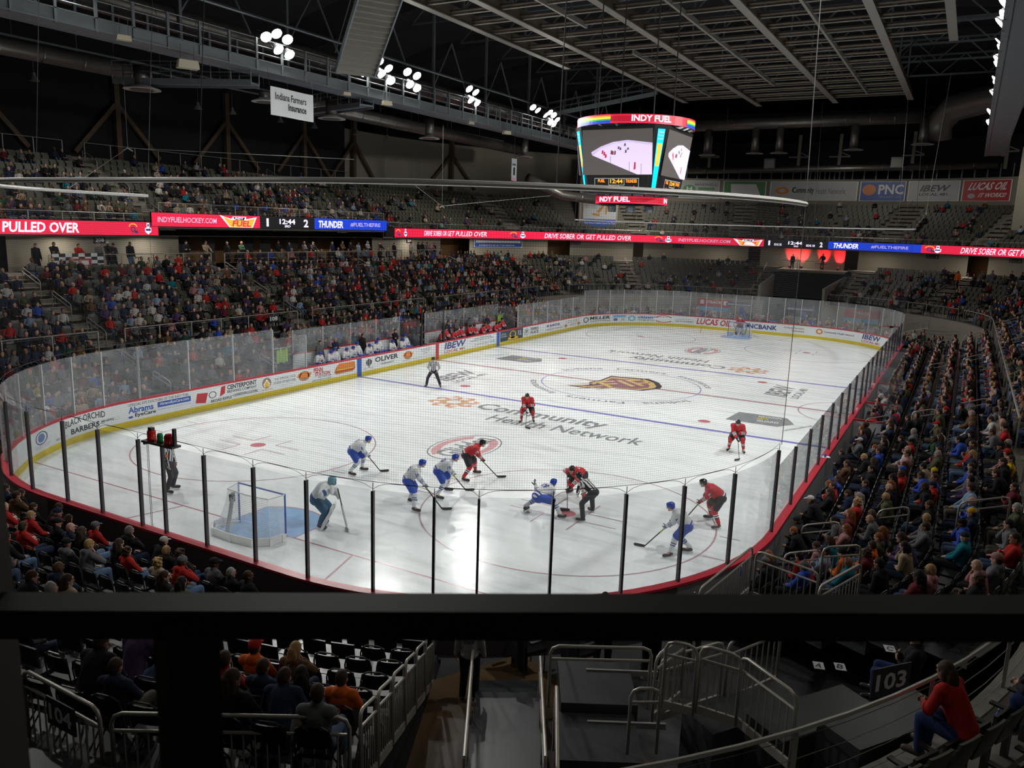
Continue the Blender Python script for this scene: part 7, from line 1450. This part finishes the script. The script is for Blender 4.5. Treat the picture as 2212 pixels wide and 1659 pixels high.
# bar stools, checkered flag
for i, s in enumerate((-11.0, -9.9, -8.8, -8.1, -7.5)):
    x, y = deck(s, 8.6); t = empty('bar_stool', (x, y, Z5), label='metal bar stool on the standing deck, %s from left' % ordw(i+1), cat='stool', group='bar stools on the deck'); MB().lathe((0, 0, .78), [(.2, 0), (.2, .04)], mat('stool_wood', (.12, .07, .04), .5), 14).build('seat', t)
    for k in range(4): a = PI/4+k*PI/2; MB().tube([(0, 0, .6), (.2*math.cos(a), .2*math.sin(a), .25), (.24*math.cos(a), .24*math.sin(a), 0)], .014, CHF, 5).build('leg', t)
    MB().tube([(0, 0, .5), (0, 0, .8)], .02, CHF, 6).build('column', t); MB().tube([(.19*math.cos(q*PI/8), .19*math.sin(q*PI/8), .28) for q in range(16)], .01, CHF, 5, closed=True).build('foot_ring', t)
f = pathfn(BOWL, 7.62); b = MB()
for i in range(8):
    for j in range(6): b.rect(f, (-16.9+i*.37, -16.9+(i+1)*.37, 5.35+j*.19, 5.35+(j+1)*.19), INK['w'] if (i+j) % 2 else INK['k'], .02)
b.rect(f, (-16.0, -14.7, 5.55, 6.2), INK['r'], .03); b.rect(f, (-15.85, -14.85, 5.65, 6.1), INK['w'], .035); b.disc(f, (-15.35, 5.87), .2, .12, INK['o'], .04); b.build('checkered_flag', label='black and white checkered flag with a red framed centre on the deck rail', cat='flag')
# stage over the far tunnel
REDUP = mat('red_uplight', (1, .01, .02), .5, emit=2.5)
for i, s in enumerate((51.7, 52.9, 55.1, 56.1)):
    p, n = ppos(BOWL, s, 10.4); t = empty('uplight', (p.x, p.y, 5.2), label='red uplight washing the stage wall, %s from left' % ordw(i+1), cat='uplight', group='red uplights on the far stage'); MB().lathe((0, 0, 0), [(.14, 0), (.16, .1), (.12, .28)], CHB, 10).build('housing', t); MB().lathe((0, 0, .29), [(.01, 0), (.11, 0)], REDUP, 10).build('lens', t)
    lamp('SPOT', (p.x-n.x*.1, p.y-n.y*.1, 5.55), 900, (1, .02, .03), (p.x+n.x*.6, p.y+n.y*.6, 6.6), .05, 60, .7, 'uplight_beam')
rail(BOWL, TG0+.3, TG1-.3, 6.5, 5.2, 'railing of the small stage above the far tunnel', h=.95, cables=0)
p, n = ppos(BOWL, 55.3, 8.4); person('person', (p.x, p.y, 5.2), PI, STANDV[2], 'k', 'k', '-', 'person in black working at the stage table above the tunnel', scale=1); MB().box((p.x, p.y-.65, 5.9), (1.2, .5, .06), CHB).build('stage_table', label='dark table on the stage above the far tunnel', cat='table')
p, n = ppos(BOWL, 52.3, 8.4); person('person', (p.x, p.y, 5.2), PI, STANDV[0], 'k', 'k', '-', 'dark clothed figure at the left of the stage above the tunnel', scale=.9)
# far end floor: posters, bars, guests
def poster(x, y, w, z0, z1, bg, ops, lb):
    fn = lambda u, v, q=0: (x+u, y-q, v); b = MB(); b.prism([(0, z0), (w, z0), (w, z1), (0, z1)], fn, INK[bg], 0, .03)
    for op in ops:
        if op[0] == 'T': b.text(op[1], fn, op[2:6], INK[op[6]], .04)
        else: b.rect(fn, op[1:5], INK[op[5]], .035)
    b.build('poster', label=lb, cat='poster')
yy = 40.15
pt = ppos(BOWL, 45.5, -.35)[0]
poster(-7.2, 38.6, 3.4, .9, 2.15, 'r', [('R', 0, 3.4, .9, 1.35, 'c'), ('T', 'ITRACK', 1.0, 2.5, 1.7, 1.95, 'w'), ('R', .3, .7, 1.6, 2.0, 'w'), ('R', 2.7, 3.1, 1.6, 2.0, 'w')], 'red and blue poster on the far wall left of the goal')
poster(7.0, 38.4, 3.0, .9, 2.15, 'r', [('R', 0, 3.0, .9, 1.35, 'c'), ('T', 'ITRACK', .9, 2.2, 1.7, 1.95, 'w')], 'red and blue poster on the far wall right of the goal')
for i, x in enumerate((-2.6, 3.2)):
    t = empty('bar_kiosk', (x, 37.6, 0), label='grey drinks bar with an arched sign behind the far glass, %s one' % ('left', 'right')[i], cat='bar'); MB().box((0, 0, .55), (2.4, .8, 1.1), GREYM).build('counter', t); b = MB()
    for sx in (-1.1, 1.1): b.box((sx, 0, 1.3), (.06, .06, 2.0), GREYM)
    b.build('upright', t); b = MB(); fn = lambda u, v, q=0: (u, -.3-q, v); b.prism([(-1.3, 1.75), (1.3, 1.75), (1.3, 2.0), (1.0, 2.0), (.8, 2.12), (-.8, 2.12), (-1.0, 2.0), (-1.3, 2.0)], fn, INK['n'], 0, .06); b.prism([(-1.15, 1.8), (1.15, 1.8), (1.15, 1.95), (-1.15, 1.95)], fn, INK['l'], .06, .07); b.text('ULTRA', fn, (-.9, .9, 1.83, 1.93), INK['g'], .08); b.build('arched_sign', t); MB().box((.3, -.42, 1.35), (.45, .04, .6), INK['b']).build('menu_board', t)
R = random.Random(5); recs = []
for i in range(17):
    p, n = ppos(BOWL, -4+i*1.02, 7.95); recs.append(((p.x, p.y), math.atan2(-n.y, -n.x)-PI/2, Z5, 'krnbgpksgkwdngrkn'[i]+'byBbkYbKgbBbbBkby'[i]+'-', R))
for i in range(150):
    s = 24+34*R.random(); o = R.choice((1.0, 1.25, 2.3, 3.4, 4.6)); p, n = ppos(RINK, s, o); a = math.atan2(-n.y, -n.x)-PI/2; recs.append(((p.x, p.y), a+R.uniform(-.5, .5), .05+.05*o, R.choice('kkkkkngggrwbdcpG')+R.choice('bkyBKg')+R.choice('-----k'), R))
crowd('floor_crowd', recs, 'small distant guests behind the far end glass and on the suite balcony')
b = MB(); 
for i in range(24):
    s = 24+34*i/24; p, n = ppos(RINK, s, 2.9); b.tube([(p.x-.5, p.y, .6), (p.x-.5, p.y, .95), (p.x+.5, p.y, .95), (p.x+.5, p.y, .6)], .02, RAIL, 5)
b.build('barrier_rails', label='low pale rails among the guests behind the far glass', cat='rails', kind='stuff')
sf = [ppos(BOWL, 66.5, -1.4)[0], ppos(BOWL, 72, -2.6)[0]]
bent((sf[0].x, sf[0].y, .6), (sf[1].x, sf[1].y, 1.6), 1.0, 1.0, 'long picketed fence slanting down behind the far right corner', None, pk=.14, name='safety_fence', cat='fence')
# small device hovering over the right glass
t = empty('camera_drone', (12.9, 12.2, 3.35), .3, 'small black device with two red arms above the right glass', 'device'); MB().box((0, 0, 0), (.22, .3, .1), CHB).build('body', t)
for sx in (-1, 1): MB().box((sx*.3, 0, .03), (.4, .1, .04), INK['r']).build('arm', t); MB().tube([(sx*.2, 0, .02), (sx*.24, 0, .2)], .02, CHB, 5).build('leg', t)
# event staff, seat pair and guests in the tunnel
st_ = person('person', (9.55, -31.1, .02), math.atan2(.9, -.42)-PI/2, STANDV[0], 'l', 'b', '-', 'event staff member in grey lettered shirt standing in the tunnel', scale=1.02, pant=(.012, .012, .014))
J = STANDV[0]['J']; top = [c for c in st_.children if c.name.startswith('top')][0]; top.color = (.28, .28, .29, 1)
for k, t_ in enumerate(('CSC', 'EVENT', 'STAFF')): decal(t_, STANDV[0]['top'], top, V((0, 0, 1.42-.09*k)), (0, -1, 0), (0, 0, 1), .2 if k else .15, .07, INK['k'], 'shirt_lettering')
for i, (x, y) in enumerate(((9.85, -29.75), (10.75, -29.3))):
    t = empty('draped_chair', (x, y, 0), -.5, 'tall black draped chair facing the boards, %s one' % ('left', 'right')[i], 'chair'); MB().box((0, 0, .62), (.52, .05, .75), CURT).build('backrest', t); MB().box((0, .25, .5), (.5, .5, .08), CHB).build('seat', t); MB().box((0, .02, .28), (.5, .06, .35), CURT).build('drape', t)
    for sx in (-.24, .24):
        for sy in (0, .46): MB().tube([(sx, sy, 0), (sx, sy, .48)], .014, CHF, 5).build('leg', t)
    for sx in (-.32, .32): MB().box((sx, .2, .78), (.08, .3, .04), CHB).build('armrest', t)
for i, (x, y, c, h, lb) in enumerate(((11.3, -29.0, 'k', 'k', 'person in black standing behind the platform railing at left'), (12.2, -28.7, 'k', 'K', 'person in black standing behind the platform railing at right'))): person('person', (x, y, .05), .2, STANDV[1], c, h, '-', lb, scale=1, pant=(.01, .01, .012))
for i, (x, y, c, h, lb) in enumerate(((12.1, -28.4, 'r', 'g', 'grey haired person in red leaning at the near right boards'), (12.75, -27.6, 'G', 'b', 'child in green jersey leaning on the near right board top'))): person('person', (x, y, .1), .5, STANDV[2], c, h, '-', lb, scale=.85)
# seated guests beside the cable railing
p, n = ppos(BOWL, 123.0, .75)
for i, (x, y, z, c, h, ht, var, ang, lb, sc) in enumerate(((17.3, -32.3, 2.38, 'r', 'B', '-', 1, 1.1, 'person in bright red hoodie leaning on the cable railing at lower right', 1.05), (18.3, -31.4, 2.55, 'k', 'K', '-', 1, 1.2, 'person in black with long dark hair beside the red hoodie', 1.0), (18.8, -30.2, 2.55, 'k', 'R', '-', 3, 1.3, 'person in black with long ginger hair at the lower right edge', 1.0), (16.6, -29.5, 1.5, 'k', 'b', '-', 2, 1.5, 'person in black with blue jeans sitting behind the section 103 sign', 1.0))):
    person('person', (x, y, z), ang, SEATV[var], c, h, ht, lb, scale=sc, pant=(.02, .04, .12))
BTL = mat('water_blue', (.02, .12, .6), .2); BTC = glassmat('bottle_clear', (.85, .9, .95), .05)
for i, (x, y, z) in enumerate(((16.95, -31.55, 2.25), (17.75, -30.6, 2.25), (13.0, -25.1, 1.1), (12.5, -27.0, 1.1), (12.2, -27.4, 1.1))):
    t = empty('drink_bottle', (x, y, z), label=('clear bottle with blue label on the low wall by the red hoodie', 'clear bottle with blue label farther along the low wall', 'blue bottle on the red board cap at right', 'brown bottle on the near board cap, left one', 'brown bottle on the near board cap, right one')[i], cat='bottle'); m = BTL if i < 3 else INK['s']; MB().lathe((0, 0, 0), [(.033, 0), (.035, .02), (.035, .13), (.015, .18), (.013, .21)], m, 10).build('bottle_body', t); MB().lathe((0, 0, .21), [(.015, 0), (.015, .02)], INK['w'], 8).build('cap', t)
for i, s in enumerate((61.5, 66, 70, 71.4, 76.6, 78.0, 79.4, 83.9, 90.0, 93.0)):
    p, n = ppos(RINK, s, .13); MB().lathe((0, 0, 0), [(.035, 0), (.045, .12)], (INK['b'], INK['w'], INK['k'])[i % 3], 10).build('drink_cup', loc=(p.x, p.y, 1.1), label='%s cup on the red cap of the right boards, %s from far end' % (('blue', 'white', 'black')[i % 3], ordw(i+1)), cat='cup', group='cups on the right boards')
MB().box((0, 0, .008), (.3, .22, .012), INK['w'], R=.4).build('paper_sheet', loc=(13.08, -13.4, 1.1), label='white paper lying on the red cap of the right boards', cat='paper')
for i, (x, y) in enumerate(((15.35, -29.9), (15.65, -29.75), (16.3, -29.2), (15.9, -22.9), (7.9, -36.9), (17.6, -20.5))):
    b = MB(); z = (2.0, 2.0, 2.25, 1.08, 2.24, 1.68)[i]; b.box((0, 0, .0), (.16, .22, .008), INK['l'], R=.3); f_ = lambda u, v, w=0: (u, v, .006); b.text('ABC1DE'[i], f_, (-.05, .05, -.07, .07), INK['k']); b.build('row_marker', loc=(x, y, z), label='pale row marker plate on the steps, %s' % ('left of two by the empty rows', 'right of two by the empty rows', 'by the person in jeans', 'in the near right aisle', 'behind the section 104 sign', 'high in the near right aisle')[i], cat='marker')

# foreground railing right in front of the lens
FG_ = mat('foreground_paint', (.025, .024, .021), .6, noise=.15, nscale=20); FGL = mat('foreground_post', (.2, .19, .17), .5, noise=.15, nscale=20)
t = empty('foreground_railing', (16.38, -42.03, 7.3), label='dark blurred railing with posts close in front of the camera', cat='railing')
O = V((16.38, -42.03, 7.3)); A = V((15.2, -42.69, 8.372)); B_ = V((17.7, -41.3, 8.468)); d_ = (B_-A).normalized()
MB().beam(A-O-V((0, 0, .0035)), B_-O-V((0, 0, .0035)), .03, .0225, FG_).build('top_bar', t)
for k, (u, w, top, m) in enumerate(((-.412, .05, 8.75, FGL), (-.243, .037, 8.41, FG_), (1.2, .05, 8.43, FG_))):
    q = V((16.38, -42.03, 0))+V((d_.x, d_.y, 0)).normalized()*u; MB().box((q.x-O.x, q.y-O.y, (top+7.3)/2-O.z), (w, w, top-7.3), m, R=math.atan2(d_.y, d_.x)+(.7 if k == 1 else 0)).build('post', t)
MB().box((16.7, -43.2, 7.2), (4.5, 2.7, .2), CON, R=math.atan2(d_.y, d_.x)).build('camera_deck_slab', kind='structure')
